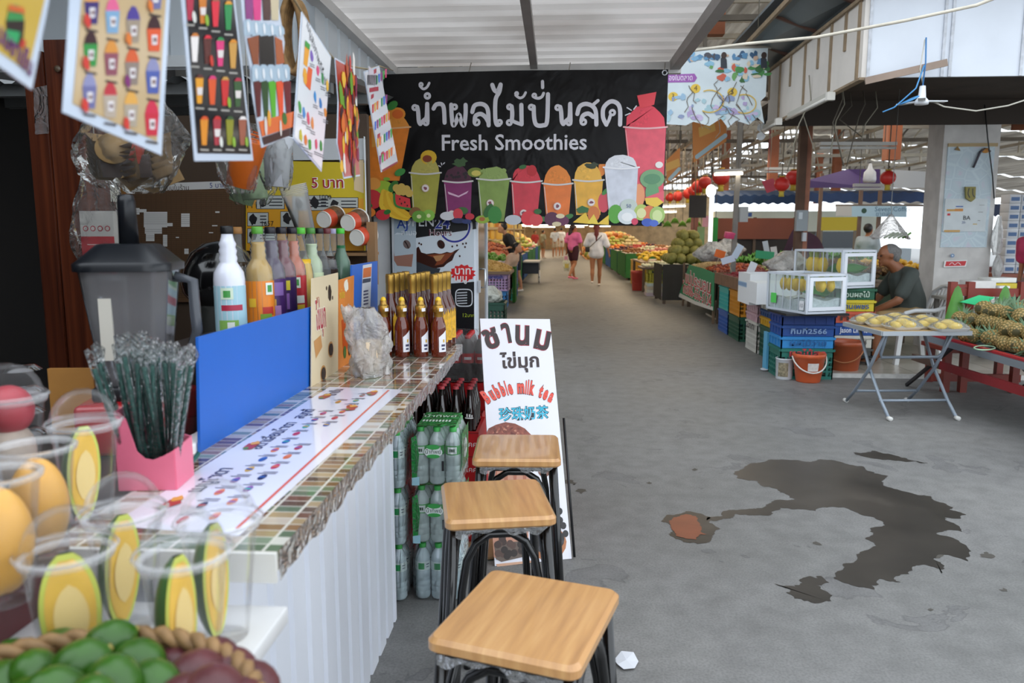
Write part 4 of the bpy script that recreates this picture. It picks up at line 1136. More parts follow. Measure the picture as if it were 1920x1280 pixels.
cp([(255,778),(350,808),(355,868),(270,850)],M('#e03a40',.4),13);s.line([c3(256,780),c3(268,850),c3(352,870)],.014,M('#3f8a3a',.4),14)
for x,y in ((290,810),(320,830),(300,838),(335,850)):fruit(x,y,4,6,'#1c1414',15)
for x,y in ((270,745),(300,740),(330,752),(345,775),(310,765),(285,765)):fruit(x,y,24,24,'#d8b458',11)
leaf(250,735,40,22,.9,'#3a7a30',10);leaf(290,650,34,20,.4,'#4a9a4a',10);leaf(210,690,20,10,0,'#8ab83c')
fruit(100,890,46,30,'#e8842c',12);fruit(95,890,26,14,'#3a2018',13);fruit(188,905,44,32,'#d83440',13);leaf(215,888,22,14,.3,'#2e7a34',14)
fruit(382,890,38,32,'#8a6034',13);fruit(405,915,44,36,'#6aa03a',14);fruit(405,915,14,12,'#dfe4a8',15);fruit(462,908,38,34,'#8ac04a',13);fruit(462,910,12,12,'#e4e8b0',14)
fruit(575,912,46,26,'#d8d8dc',12);fruit(638,900,30,34,'#d8404c',13);fruit(708,915,28,20,'#c83040',13);fruit(665,880,34,22,'#3a6a34',12);fruit(640,940,42,16,'#26305a',13);fruit(690,945,30,14,'#2c3a70',13)
fruit(785,932,44,24,'#9ab83c',12);fruit(782,930,18,12,'#b06a34',13);fruit(858,905,42,52,'#3a8a3a',13);leaf(820,880,22,44,-.5,'#2e6a30',12)
fruit(968,935,50,30,'#c8ccd4',12);fruit(1060,925,46,44,'#e23a44',13);fruit(1105,935,40,36,'#e04a50',13);leaf(1115,885,22,16,0,'#2e6a30',14)
fruit(1200,930,46,42,'#5a2444',13);fruit(1262,940,40,30,'#6a2a50',13);fruit(1250,912,26,14,'#e8d8b0',14);fruit(1228,960,28,14,'#e0d0a8',14);leaf(1300,915,28,14,.3,'#3a7a3a',12);leaf(1150,930,26,14,-.3,'#3a7a3a',12)
fruit(1450,900,36,46,'#d87a3a',13);cp([(1345,870),(1380,850),(1420,865),(1415,890),(1360,895)],M('#2e6a34',.4),13);cp([(1325,950),(1400,890),(1435,960)],M('#f0c83c',.4),14);cp([(1410,955),(1450,900),(1480,962)],M('#f4d850',.4),14);cp([(1470,960),(1540,905),(1540,964)],M('#f2cc44',.4),13)
fruit(1510,830,34,60,'#d84a58',3);leaf(1520,765,26,12,.8,'#3f8a3a',4)
fruit(1580,900,44,56,'#5aa83a',12);fruit(1650,915,56,46,'#dfe6e8',13);fruit(1650,918,34,26,'#f4f6f6',14);fruit(1660,850,50,40,'#c8d4cc',12);s.text('50',*c3(1645,862),.032,M('#3a4a8a',.4),14)
fruit(1735,890,44,48,'#b8cc6a',12);fruit(1735,895,28,30,'#e4e4a8',13);fruit(1780,900,40,50,'#e07a50',12);fruit(1830,905,46,50,'#a8c870',13);fruit(1830,910,30,34,'#d4e4a0',14)
fruit(1800,690,72,56,'#7aa878',9);fruit(1800,690,50,30,'#5a9068',10);fruit(1800,770,40,60,'#6aa070',9);cp([(1760,800),(1870,760),(1870,830),(1770,840)],M('#e86070',.4),10);cp([(1755,805),(1830,800),(1868,830),(1820,862),(1765,840)],M('#eec84a',.4),11)
fruit(1720,790,36,70,'#f0a070',6)
fruit(1695,945,20,20,'#d84060',14);fruit(1770,950,34,24,'#3a5ab8',14);fruit(1810,955,26,20,'#4a6ac8',14)
on(t,b,'printed_vinyl')
for x,y in ((1875,53),(1832,948)):
    b=MB();p=s.P(*c3(x,y),2)
    pts=[(p.x+.014*math.cos(a),p.y-.002,p.z+.014*math.sin(a)) for a in [2*PI*i/16 for i in range(16)]]
    b.tube(pts,.0045,M('#c8ccd0',.25,metal=.7),6,closed=True);on(t,b,'eyelet')
for x in (100,700,1300,1875):
    b=MB();u,v=c3(x,50);b.tube([(u,bY+.006,v),(u+.01,bY+.06,v+.07)],.003,M('#8a8478',.6),6);on(t,b,'tie_cord')
# ================================================================ hanging drinks menus along the stall edge
LAM=M('#c9d3e2',.12,coat=.7)
def poster(name,label,pts,X,yaw,base,fn,rim=.012,sub=None):
    """laminated sheet hanging parallel to the walkway; pts in the photo, tl tr br bl"""
    U=V((math.sin(yaw),math.cos(yaw),0));W=V((0,0,1))
    mid=ax(sum(p[0] for p in pts)/len(pts),sum(p[1] for p in pts)/len(pts),X)
    b=MB();s=Sheet(b,mid,U,W,.0006)
    q=[s.px(*p) for p in pts]
    fr=[s.P(u,v,0) for u,v in q];bk=[p-s.N*.0015 for p in fr];k=len(fr)
    b.add(fr+bk,[tuple(range(k))[::-1],tuple(range(k,2*k))]+[(i,(i+1)%k,k+(i+1)%k,k+i) for i in range(k)],LAM)
    if base:
        cu,cv=sum(a for a,_ in q)/k,sum(c for _,c in q)/k
        def shrink(a,c):
            d=math.hypot(a-cu,c-cv);f=max(0,1-rim*1.5/d);return (cu+(a-cu)*f,cv+(c-cv)*f)
        s.poly([shrink(*p) for p in q],M(base,.15,coat=.6),1)
    fn(s)
    return tag(b.build(name),label,'menu poster',None)
def small_cup(s,x,y,w,h,body,foam,L=2,lab=True,cap=None):
    """drink picture; x, y photo pixel of its middle, w h in photo pixels"""
    def P(a,c):return s.px(x+a*w,y+c*h)
    s.poly([P(-.5,-.12),P(.5,-.12),P(.38,.5),P(-.38,.5)],M(body,.3),L)
    s.poly([P(-.48,-.12),P(-.36,-.32),P(-.1,-.5),P(.16,-.48),P(.38,-.3),P(.48,-.12)],M(foam,.3),L)
    if lab:s.poly([P(-.2,.05),P(.2,.05),P(.18,.32),P(-.18,.32)],M('#e4dede',.3),L+1);s.poly([P(-.1,.12),P(.1,.12),P(.1,.24),P(-.1,.24)],M('#7a5a5a',.3),L+2)
    if cap:s.poly([P(-.42,.62),P(.42,.68),P(.42,.74),P(-.42,.68)],M(cap,.3),L)
def fn(s):
    small_cup(s,26,48,36,80,'#2a1c18','#3a8a4a',2,False);s.poly([s.px(*p) for p in ((8,55),(34,60),(30,82),(6,74))],M('#2e9a5c',.3),3)
    s.poly([s.px(*p) for p in ((14,8),(40,14),(44,26),(12,20))],M('#c8602a',.3),3);s.poly([s.px(*p) for p in ((38,72),(46,78),(40,92),(32,84))],M('#b83a2c',.3),3)
    s.text('นมชาเย็น',*s.px(-8,74),.024,M('#6a3a68',.3),3,off=.03,rot=-.42,wid=.05)
poster('menu_poster','yellow laminated poster of one iced drink, cut by the top corner of the picture',((-40,-60),(104,-60),(60,168),(-40,96)),-.47,-.12,'#c9a84a',fn,.010)
def fn(s):
    R=random.Random(2);cols=['#6a6a98','#8a4a58','#9a8a78','#c2283c','#3a2a6a','#b0a090','#8a7a70','#d8562c','#2e8a3c','#7aa0c0','#a89a88','#4a5aa0']
    fo=['#8a8ab0','#c8b848','#d08a3a','#c82a48','#4a3a8a','#b8323c','#d89a4a','#cf5a2c','#3a9a48','#38181c','#d8a04a','#d8608a']
    k=0
    for r in range(4):
        for c in range(4):
            x=166+39*c+r*2;y=211+(x-119)*.435-62-80*r
            if y<-18:continue
            small_cup(s,x,y,27,68,cols[(k*5)%12],fo[(k*5+r)%12],2,True,'#3a2c28');k+=1
            if k%2:s.blob(*s.px(x-11,y+28),.006,.007,M(R.choice(('#c8382c','#7a2a6a','#d8762c')),.3),5,9)
poster('menu_poster','beige laminated menu with rows of fruit smoothie cups, hanging tilted',((136,-60),(322,-60),(303,291),(119,211)),-.49,.02,'#c4a980',fn)
def fn(s):
    R=random.Random(9);cols=['#d88a2a','#a83a44','#8a8a2a','#9a5a44','#e09a2a','#d8562a','#c83030','#3a5a34','#e8e0dc','#5a2a24','#d83a78','#c8964a','#b03048','#c8762a','#d82a3c','#2a8a4a']
    k=0
    for r in range(5):
        for c in range(4):
            x=382+24*c-9*r;y=248-75*r+5*(c-1.5)*r*.4
            if y<-8:continue
            m=M(cols[k%16],.25)
            def P(a,d):return s.px(x+a,y+d)
            s.poly([P(-8,-24),P(7,-24),P(4,24),P(-5,24)],m,2);s.poly([P(-8,-24),P(-4,-30),P(3,-30),P(7,-24)],M(cols[(k+5)%16],.25),3)
            if k%3==1:s.poly([P(-6,-6),P(5,-6),P(4,8),P(-5,8)],M('#ddd4d0',.25),3)
            s.poly([P(-8,31),P(8,32),P(8,35),P(-8,34)],M('#a8a49c',.3),2)
            if R.random()<.4:s.ell(*P(6,18),.006,.008,M(R.choice(('#d8d8d0','#c83a2c','#8ab03a')),.3),4,8)
            k+=1
poster('menu_poster','black laminated menu with rows of colourful tall drinks',((338,-40),(436,-40),(475,301),(366,302)),-.50,.0,'#16161c',fn,.009)
def fn(s):
    for k,(x,c,c2) in enumerate(((465,'#8a3a7a','#8a3a7a'),(480,'#d83a80','#d83a80'),(498,'#4a2a24','#5a3020'),(513,'#c8b898','#8a5034'))):s.poly([s.px(*p) for p in ((x-8,-20),(x+9,-20),(x+8,38),(x-5,38))],M(c,.25),2)
    for k in range(5):
        x=463+15*k;s.poly([s.px(*p) for p in ((x-8,42+2*k),(x-4,36+3*k),(x+4,36+3*k),(x+8,42+3*k),(x+9,66-abs(k-2)),(x-7,68))],M('#a9bccb',.2),3);s.ell(*s.px(x,50+2*k),.006,.009,M('#e0e4e8',.2),4,10)
        x2=478+14*k;s.poly([s.px(*p) for p in ((x2-8,128),(x2-4,121),(x2+4,121),(x2+8,128),(x2+8,150),(x2-7,154))],M('#a9bccb',.2),3);s.ell(*s.px(x2,138),.006,.009,M('#e0e4e8',.2),4,10)
    for a,c in ((((462,72),(484,66),(484,128),(476,132)),'#8a4a2c'),(((484,64),(512,66),(515,122),(486,122)),'#1e1814'),(((514,68),(528,76),(532,118),(517,122)),'#a85a34')):s.poly([s.px(*p) for p in a],M(c,.25),2)
    for k,c in enumerate(('#5a1e1e','#2c4a24','#58a82c','#e0522c','#6a1e22')):
        x=480+14*k;s.poly([s.px(*p) for p in ((x-6,152),(x+8,152),(x+8,218+k),(x+1,220))],M(c,.25),2)
    s.poly([s.px(*p) for p in ((484,228),(552,208),(554,236),(490,256))],M('#d86a34',.25),2);s.poly([s.px(*p) for p in ((490,258),(554,236),(554,250),(494,272))],M('#38201c',.25),2)
    s.ell(*s.px(503,222),.008,.014,M('#e0a03a',.25),3);s.ell(*s.px(532,222),.012,.011,M('#3a6a2c',.25),3);s.ell(*s.px(496,236),.006,.016,M('#d8d0c8',.25),4);s.ell(*s.px(524,240),.005,.014,M('#d8d0c8',.25),4)
poster('menu_poster','cup shaped cut-out poster of layered drinks beside the black menu',((450,-40),(524,-40),(522,10),(534,80),(530,118),(542,150),(542,205),(556,248),(491,277),(474,180),(470,130),(458,62)),-.505,.0,None,fn)
def fn(s):
    s.text('เมนูสุขภาพดีดื่มง่าย',*s.px(574,48),.028,M('#2a2a30',.3),2,rot=-.72,wid=.165)
    R=random.Random(5)
    s.poly([s.px(*p) for p in ((571,78),(580,88),(575,126),(568,120))],M('#e8a030',.3),2);s.poly([s.px(*p) for p in ((571,75),(580,84),(579,94),(570,86))],M('#3a9a3c',.3),3);s.poly([s.px(*p) for p in ((577,124),(585,130),(581,170),(572,160))],M('#e0602c',.3),2);s.blob(*s.px(571,143),.012,.017,M('#e8a430',.3),2)
    for x,y,c in ((584,105,'#7a5ab0'),(595,132,'#d84a78'),(604,148,'#3a8a4a'),(613,160,'#e8b43a'),(590,182,'#3a8ac8'),(600,195,'#3a7ab8'),(609,210,'#e08a3a'),(561,200,'#4a9a4a'),(569,212,'#4a8ac8'),(577,222,'#d8506a'),(585,231,'#e08a4a'),(563,254,'#c8b83a'),(572,262,'#e07a3a'),(580,271,'#4a9a3a'),(592,270,'#d84a6a'),(601,274,'#3a8a3a')):
        s.blob(*s.px(x,y),.009,.011,M(c,.3),2,10,.25,x)
        for w in range(2):s.poly([s.px(*p) for p in ((x-4,y+13+4*w),(x+5,y+17+4*w),(x+5,y+18.5+4*w),(x-4,y+14.5+4*w))],M('#6a6a70',.3),2)
poster('menu_poster','white laminated poster with scattered small fruit pictures and a black heading',((566,22),(621,106),(603,322),(550,260)),-.50,.0,'#e8e9ec',fn,.004)
def fn(s):
    R=random.Random(15)
    for k in range(60):
        t=R.random();y=118+200*t;x=632+R.uniform(2,34)+6*t;s.blob(*s.px(x,y),R.uniform(.006,.014),R.uniform(.012,.03),M(R.choice(('#c8302c','#d8702a','#6a9a2a','#e8b43a','#8a2a4a','#e8e0d8','#b04a24','#3a1a20')),.3),2+k%4,9,.3,k)
poster('menu_poster','red and green fruit cut-out poster with an uneven outline',((628,108),(660,126),(668,165),(664,195),(674,225),(668,262),(675,330),(645,335),(632,270),(634,190)),-.50,.0,'#b8402c',fn,.003)
def fn(s):
    s.rect(*s.px(691,152),*s.px(705,136),M('#c8c0c8',.3),2)
    R=random.Random(3)
    for k in range(6):s.poly([s.px(*p) for p in ((688+3*k,140),(690+3*k,141),(689.5+3*k,160),(688+3*k,158))],M('#3a3438',.3),3)
    for (x,y) in ((692,165),(695,178),(700,131),(707,252),(714,286)):s.poly([s.px(*p) for p in ((x,y),(x+12*(x<694)+5,y-3),(x+12*(x<694)+5,y+5),(x,y+8))],M('#a83a48',.3),2)
    cols=['#2a8a5a','#c8382c','#3a6ac8','#d8a83a','#8a3a7a','#e0702c','#4aa04a','#e8d8c8','#d84a78']
    for r in range(6):
        for c in range(7):
            x=694+4.2*c+4.6*r+(12 if r==0 else 0);y=150+32*r+22*(r>0)-3*c
            if r==0 and c>4 or y>300:continue
            s.poly([s.px(*p) for p in ((x-1.6,y-8),(x+1.6,y-9),(x+1.2,y+7),(x-1.2,y+8))],M(cols[(c*2+r)%9],.3),2)
    s.poly([s.px(*p) for p in ((716,318),(745,302),(744,306),(717,322))],M('#8a2a3a',.3),2)
poster('menu_poster','white price list poster of many small bottles overlapping the black banner',((682,134),(711,123),(746,304),(715,323)),-.50,.0,'#e4e2e6',fn,.003)
b=MB()
pts=[ax(x,y,-.51) for x,y in ((100,-60),(330,-62),(440,-45),(524,-42),(556,6),(600,82),(626,110),(655,124),(690,130),(712,124))]+[V((-1.07,5.0,2.47))]
b.tube(pts,.0022,M('#8a7a5a',.7),6);tag(b.build('menu_string'),'thin cord from which the drinks menus hang along the stall edge','cord')

# ================================================================ dim shop interior
b=MB();A,B=at(62,300,2.7),at(222,300,2.7)
def polish():
    m,p,N,L=nodes_mat('polished_brown_wood')
    tc=N('TexCoord');mp=N('Mapping');mp.inputs['Scale'].default_value=(30,30,.8);L(tc.outputs['Object'],mp.inputs[0])
    n1=N('TexNoise');n1.inputs['Scale'].default_value=1.4;n1.inputs['Detail'].default_value=6;L(mp.outputs[0],n1.inputs['Vector'])
    r=ramp(N,[(.3,'#3a1a10'),(.55,'#592a18'),(.75,'#743c22')]);L(n1.outputs[0],r.inputs[0]);L(r.outputs[0],p.inputs['Base Color'])
    p.inputs['Roughness'].default_value=.22;p.inputs['Coat Weight'].default_value=.4
    return m
PW=polish()
t=E('wooden_wardrobe','tall polished brown wooden cabinet side in the dim shop','cabinet',(A.x,2.7,0))
mid=at(98,300,2.7).x
b=MB();b.bx(A.x,mid-.002,2.69,2.75,0,2.08,PW);on(t,b,'side_stile')
b=MB();b.bx(mid+.002,B.x,2.70,2.75,0,2.12,PW);on(t,b,'side_panel')
b=MB();p=at(111,130,2.7);b.blob((p.x,2.69,p.z),(.012,.006,.012),M('#5a4a3a',.3),12,6);on(t,b,'bolt')
b=MB()
q=[at(*k,2.685) for k in ((62,165),(88,160),(92,250),(66,252))];b.add(q,[(0,1,2,3)],film('#e8e0d8',.12,.06,.7,18));on(t,b,'plastic_wrap')

# back boards of the stall
bk=3.42
def wallboard(name,label,cat,pts,Y,col,fn,th=.012):
    b=MB();s=Sheet(b,(0,Y,0),(1,0,0),(0,0,1),.0008)
    q=[s.px(*p) for p in pts];fr=[s.P(u,v,0) for u,v in q];k=len(fr)
    b.add(fr+[p+V((0,th,0)) for p in fr],[tuple(range(k))[::-1],tuple(range(k,2*k))]+[(i,(i+1)%k,k+(i+1)%k,k+i) for i in range(k)],M(col,.55,var=(6,.06)))
    fn(s)
    return tag(b.build(name),label,cat)
b=MB();A,B=at(218,400,bk+.02),at(692,400,bk+.02);b.bx(A.x,B.x,bk+.02,bk+.06,.9,1.97,M('#4a3a2c',.7));struct(b.build('wall_partition'))
def fn(s):
    m1,m2=M('#6a4c30',.6),M('#4a3420',.6)
    for r in range(54):
        y=362+3.7*r;s.poly([s.px(*p) for p in ((234,y),(458,y-2),(458,y-1.2),(234,y+.8))],m2,1)
    for c in range(24):
        x=236+9.4*c;s.poly([s.px(*p) for p in ((x,362),(x+.6,362),(x+1.6,558),(x+1,558))],m2,1)
    s.poly([s.px(*p) for p in ((232,346),(459,338),(459,352),(232,360))],M('#cfcdca',.5),2)
    s.text('ชิงรางวัลยอดนิยมในร้าน',*s.px(242,357),.032,M('#4a3a34',.5),3,wid=.28);s.text('5 บาท',*s.px(394,352),.032,M('#2a3a7a',.5),3)
    t=M('#d2d0cc',.6)
    for x0,y0,x1,y1 in ((235,390,262,402),(262,392,275,398),(270,397,314,426),(272,426,304,438),(274,438,290,452),(306,440,314,462),(314,418,324,424),(340,400,356,425),(300,468,308,478),(346,466,354,476),(310,490,318,500),(404,396,412,399),(398,422,408,424),(392,435,400,437),(330,444,336,446),(350,503,358,505),(235,402,246,410)):
        s.poly([s.px(*p) for p in ((x0,y0),(x1,y0),(x1,y1),(x0,y1))],t,2)
        for k in range(1,int((y1-y0)/3.7)):s.poly([s.px(*p) for p in ((x0,y0+3.7*k),(x1,y0+3.7*k),(x1,y0+3.7*k+.7),(x0,y0+3.7*k+.7))],M('#a09c98',.6),3)
wallboard('ticket_board','brown scratch ticket board with some white tickets torn open','board',((231,346),(459,338),(461,562),(233,570)),bk,'#5c4128',fn)
def fn(s):
    Y_,O_=M('#d8c020',.4),M('#d89a24',.4)
    s.poly([s.px(*p) for p in ((462,366),(682,372),(682,470),(462,470))],O_,1)
    s.text('5 บาท',*s.px(585,352),.062,M('#f2f0ea',.4),2,off=.05);s.text('5 บาท',*s.px(585,352),.062,M('#a8202c',.4),3,off=.012)
    for x0,y0,x1,y1 in ((481,366,534,392),(548,368,620,395),(464,398,504,424),(526,396,560,426),(578,366,616,392),(616,370,672,390),(464,428,520,456)):
        s.poly([s.px(*p) for p in ((x0,y0),(x1,y0),(x1,y1),(x0,y1))],M('#2a2a2e',.4),2);s.poly([s.px(*p) for p in ((x0+1,y0+1),(x1-1,y0+1),(x1-1,y1-1),(x0+1,y1-1))],M('#b8bcb8',.4),3)
        s.blob(*s.px(x0+12,y0+14),.018,.024,M('#1c1a1c',.4),4,12,.3,x0)
        for k in range(3):s.poly([s.px(*p) for p in ((x0+24,y0+6+6*k),(x1-4,y0+6+6*k),(x1-4,y0+8+6*k),(x0+24,y0+8+6*k))],M('#2a2c34',.4),4)
    s.text('1111',*s.px(464,390),.04,M('#1c1c1e',.4),4);s.text('1657',*s.px(492,423),.03,M('#1c1c1e',.4),5);s.text('1000',*s.px(600,374),.03,M('#1c1c1e',.4),5)
    s.poly([s.px(*p) for p in ((664,300),(682,300),(682,362),(664,356))],M('#e0c8a0',.4),2)
wallboard('prize_board','yellow prize board with red 5 baht lettering behind the hanging cups','board',((461,300),(684,305),(684,470),(461,470)),bk-.014,'#cdb41c',fn)
b=MB();A,B=at(466,262,bk),at(684,300,bk);b.bx(A.x,B.x,bk-.02,bk+.06,B.z,A.z,M('#c9cdd0',.4));tag(b.build('light_box'),'plain pale grey light box above the yellow prize board','light box')
b=MB();A,B=at(684,300,bk-.03),at(689,470,bk-.03);b.bx(A.x,B.x,bk-.04,bk-.02,B.z,A.z+.1,M('#d8dde2',.4));tag(b.build('frame_strip'),'slim white frame strip along the edge of the yellow prize board','strip')
t=E('shelf_rail','white slotted metal shelf rail beside the ticket board','rail',at(222,600,2.66))
b=MB();A,B=at(214,320,2.66),at(231,500,2.66);b.bx(A.x,B.x,2.655,2.675,B.z-.45,A.z,M('#c9c5ba',.5));
for k in range(9):b.bx((A.x+B.x)/2-.006,(A.x+B.x)/2+.006,2.6545,2.656,B.z-.3+.09*k,B.z-.27+.09*k,BLACK)
on(t,b,'rail');b=MB();C_,D_=at(209,347,2.64),at(220,378,2.64);b.bx(C_.x,D_.x,2.63,2.655,D_.z,C_.z,M('#c9c5ba',.5));on(t,b,'bracket')

def bag_mesh(w,d,h,seed,m,top=.3):
    R=random.Random(seed);ph=[R.uniform(0,6) for _ in range(5)]
    def fn(u,v):
        a=2*PI*u;k=math.sin(PI*min(1,(v*.9+.1)))**.45 if v<.5 else (1-(v-.5)*2*(1-top))
        r=1+.12*math.sin(3*a+ph[0]+6*v)+.08*math.sin(7*a+ph[1]-8*v)+.06*math.sin(12*a+ph[2]+15*v)
        return (w*k*r*math.cos(a),d*k*r*math.sin(a),h*v)
    b=MB();b.grid(fn,36,14,m);return b
CLR=film('#f8f8f6',.035,.05,.28,20)
def hang(t,top,h):
    b=MB();b.tube([(0,0,h),(0,0,top-t.location.z)],.002,M('#b8b4ac',.6),5);b.build('cord',t)
def cupstack(t,r0,r1,h,m,loc,rot,n=3):
    R=Euler(rot).to_matrix()
    for k in range(n):
        b=MB();z=.012*k
        b.lathe([(0,0),(r0,0),(r1,h),(r1+.003,h+.004),(r1-.003,h+.004),(r0-.004,.004)] if k==0 else [(r1-.002,h+z),(r1+.003,h+z+.004),(r1-.004,h+z+.004)],m,20,V(loc),R)
        b.build('paper_cup',t)
t=E('hanging_cup_bag','clear bag of orange paper cups hanging above the prize board','bag',at(450,362,2.2));cupstack(t,.038,.05,.13,M('#ee7626',.45),(0,0,.02),(.1,.3,0));bag_mesh(.058,.05,.25,4,CLR).build('bag_film',t);hang(t,2.98,.25)
t=E('hanging_cup_bag','clear bag of pale green paper cups hanging below the orange ones','bag',at(474,384,2.62));cupstack(t,.042,.052,.14,M('#b4d0a4',.45),(.01,0,.02),(0,-.12,0));cupstack(t,.04,.048,.1,M('#a4c394',.45),(-.055,.03,.01),(0,.35,0),2);bag_mesh(.085,.06,.27,6,CLR).build('bag_film',t);hang(t,2.98,.27)
t=E('hanging_cup_bag','clear bag of white paper cups hanging under the cut-out poster','bag',at(519,356,2.4));cupstack(t,.035,.046,.15,M('#dfe4ea',.45),(0,0,.01),(0,.08,0));bag_mesh(.056,.05,.26,8,CLR).build('bag_film',t);hang(t,2.98,.26)
KRAFT=M('#9a7c52',.6,var=(14,.12))
t=E('hanging_tray_bag','big clear bag of brown paper food trays hanging before the wooden cabinet','bag',at(250,352,2.1))
for k,(x,y,rot,s_) in enumerate(((-.09,0,(.3,.35,.2),1),(-.02,.03,(1.3,.1,.5),1.1),(.085,.01,(.2,-.35,-.2),1),(.03,-.03,(.5,-.7,.4),.8))):
    b=MB();R=Euler(rot).to_matrix()
    for j in range(6):b.lathe([(0,.0),(.03*s_,0),(.042*s_,.02),(.044*s_,.022)],KRAFT,4,V((x,y,.03+.017*j))+R @ V((0,0,.0)),R)
    b.build('tray_pile',t)
b=MB();b.lathe([(0,0),(.045,0),(.045,.006),(0,.006)],KRAFT,20,(-.02,-.05,.1),Euler((1.2,.2,.3)).to_matrix());b.build('paper_lid',t)
b=MB();b.box((.01,-.045,.055),(.13,.01,.06),M('#4a3a34',.5),(.2,0,.1));b.build('printed_box',t)
b=MB();b.box((.045,-.05,.09),(.03,.012,.05),M('#b8402c',.5),(.2,.4,.1));b.build('red_box',t)
bag_mesh(.15,.08,.27,12,CLR,.45).build('bag_film',t);hang(t,2.98,.27)
t=E('hanging_tray_bag','small clear bag of brown trays drooping under the big tray bag','bag',at(268,362,2.3))
b=MB();b.box((0,0,.05),(.11,.05,.05),KRAFT,(.2,.5,.3));b.box((.08,0,.07),(.06,.05,.09),KRAFT,(.1,-.4,.3));b.build('tray_pile',t);bag_mesh(.09,.05,.17,14,CLR,.5).build('bag_film',t);hang(t,2.98,.17)
t=E('hanging_spice_bag','clear bag with a white and red printed packet hung on the wooden cabinet','bag',at(196,525,2.4))
b=MB();s=Sheet(b,(-.055,-.02,0),(1,0,0),(0,0,1),.0008);b.bx(-.055,.055,-.02,.02,0,.22,M('#cfccc8',.4))
s.rect(0,.02,.11,.14,M('#b8202c',.35),1)
for k in range(4):s.ell(.018+.024*k,.165,.009,.009,M('#b8404c',.4),1);s.ell(.018+.024*k,.165,.006,.006,M('#d8d0cc',.4),2)
for k in range(7):s.rect(.02+.008*(k%3),.035+.013*k,.1,.038+.013*k,M('#dcb8b4',.4),2)
b.build('packet',t);bag_mesh(.085,.05,.36,21,CLR,.5).build('bag_film',t);hang(t,2.98,.36)

# rolled rope hanging behind the cut-out poster
b=MB()
for k in range(5):
    c=at(546,66,2.2);b.tube([(c.x+.028*math.cos(a)+.002*k,c.y+.01*k,c.z+.10*math.sin(a)) for a in [2*PI*i/24 for i in range(24)]],.0085,M('#7a5c36',.85,var=(60,.3)),6,closed=True)
b.tube([(c.x,c.y+.02,c.z+.1),(c.x,c.y+.02,2.98)],.004,M('#7a5c36',.85),5);tag(b.build('hanging_rope'),'coil of coarse brown rope hanging behind the cut-out drinks poster','rope')

# electric water boiler
t=E('water_boiler','black domed steel water boiler behind the syrup bottles','water boiler',V((at(400,500,2.45).x,2.5,.986)))
b=MB();b.lathe([(0,0),(.085,0),(.085,.22),(.088,.23)],M('#8a8c88',.25,metal=.9),28);b.build('steel_body',t)
b=MB();b.lathe([(.09,.23),(.12,.27),(.125,.30),(.115,.35),(.09,.40),(.05,.43),(0,.44)],M('#0c0c0e',.15,coat=.6),28);b.build('lid',t)
b=MB();b.lathe([(.088,0),(.092,.0),(.092,.05),(.088,.05)],M('#1a1a1c',.4),28);b.build('base_ring',t)

# blender
DKJ=M('#0f1218',.35)
bp=ax(252,880,-.95);
t=E('blender','commercial blender with a black lid and red base behind the straws','blender',(-.93,1.615,.986),.25)
b=MB();b.box((0,0,.055),(.205,.22,.11),M('#a81820',.2,coat=.5),None,.012);b.build('motor_base',t)
b=MB();b.box((0,0,.125),(.15,.15,.03),M('#16181c',.5),None,.006);b.build('base_pad',t)
def sq(r,z):return [(math.copysign(min(1,abs(math.cos(a))*1.25),math.cos(a))*r,math.copysign(min(1,abs(math.sin(a))*1.25),math.sin(a))*r,z) for a in [2*PI*k/32 for k in range(32)]]
def sqloft(lay,m,cap=True):
    b=MB();vs=[p for r,z in lay for p in sq(r,z)];fs=[(i*32+j,i*32+(j+1)%32,(i+1)*32+(j+1)%32,(i+1)*32+j) for i in range(len(lay)-1) for j in range(32)]
    if cap:fs.append(tuple((len(lay)-1)*32+j for j in range(32)))
    b.add(vs,fs,m,True);return b
sqloft([(.055,.14),(.062,.16),(.078,.30),(.088,.392),(.09,.395)],film('#b4b8bc',.36,.1,.6,0,'#a6a4a6'),False).build('jar',t)
sqloft([(.095,.385),(.096,.40),(.09,.405),(.055,.44),(.045,.442)],DKJ).build('lid',t)
b=MB();b.lathe([(0,.44),(.02,.44),(.018,.53),(.015,.545),(0,.547)],DKJ,18);b.build('tamper',t)
b=MB();b.tube([(.088,0,.37),(.125,0,.36),(.128,0,.25),(.11,0,.19),(.07,0,.18)],.012,film('#9aa0a8',.4,.1,.6,0,'#7a7e86'),8);b.build('jar_handle',t)
b=MB();b.bx(-.045,-.02,-.083,-.075,.2,.33,M('#c9c4b8',.4));b.build('scale_strip',t)

# ================================================================ straws in the pink holder
sp0=fl(262,925,1.001)
t=E('straw_holder','pink plastic straw holder with a scooped side standing on the counter','holder',(sp0.x,sp0.y+.06,1.001),.12)
PINK=M('#e0708a',.35,var=(8,.06))
w,d=.098,.085
b=MB();b.bx(-w/2,w/2,-d/2,d/2,0,.004,PINK);b.build('bottom',t)
def wall(poly,axis,off,name):
    b=MB();R=Euler((PI/2,0,0)).to_matrix() if axis=='y' else Euler((PI/2,0,PI/2)).to_matrix()
    b.prism(poly,-.0015,.0015,PINK,R,(0,off,0) if axis=='y' else (off,0,0));b.build(name,t)
wall([(-w/2,0),(w/2,0),(w/2,.072),(.03,.062),(.012,.055),(-.002,.058),(-.014,.07),(-.022,.1),(-.03,.13),(-.04,.14),(-w/2,.142)],'y',-d/2,'front_wall')
wall([(-w/2,0),(w/2,0),(w/2,.075),(.0,.09),(-w/2,.142)],'y',d/2,'rear_wall')
wall([(-d/2,0),(d/2,0),(d/2,.142),(-d/2,.142)],'x',-w/2,'tall_side')
wall([(-d/2,0),(d/2,0),(d/2,.075),(-d/2,.072)],'x',w/2,'low_side')
SG=M('#2a6258',.3);R=random.Random(11)
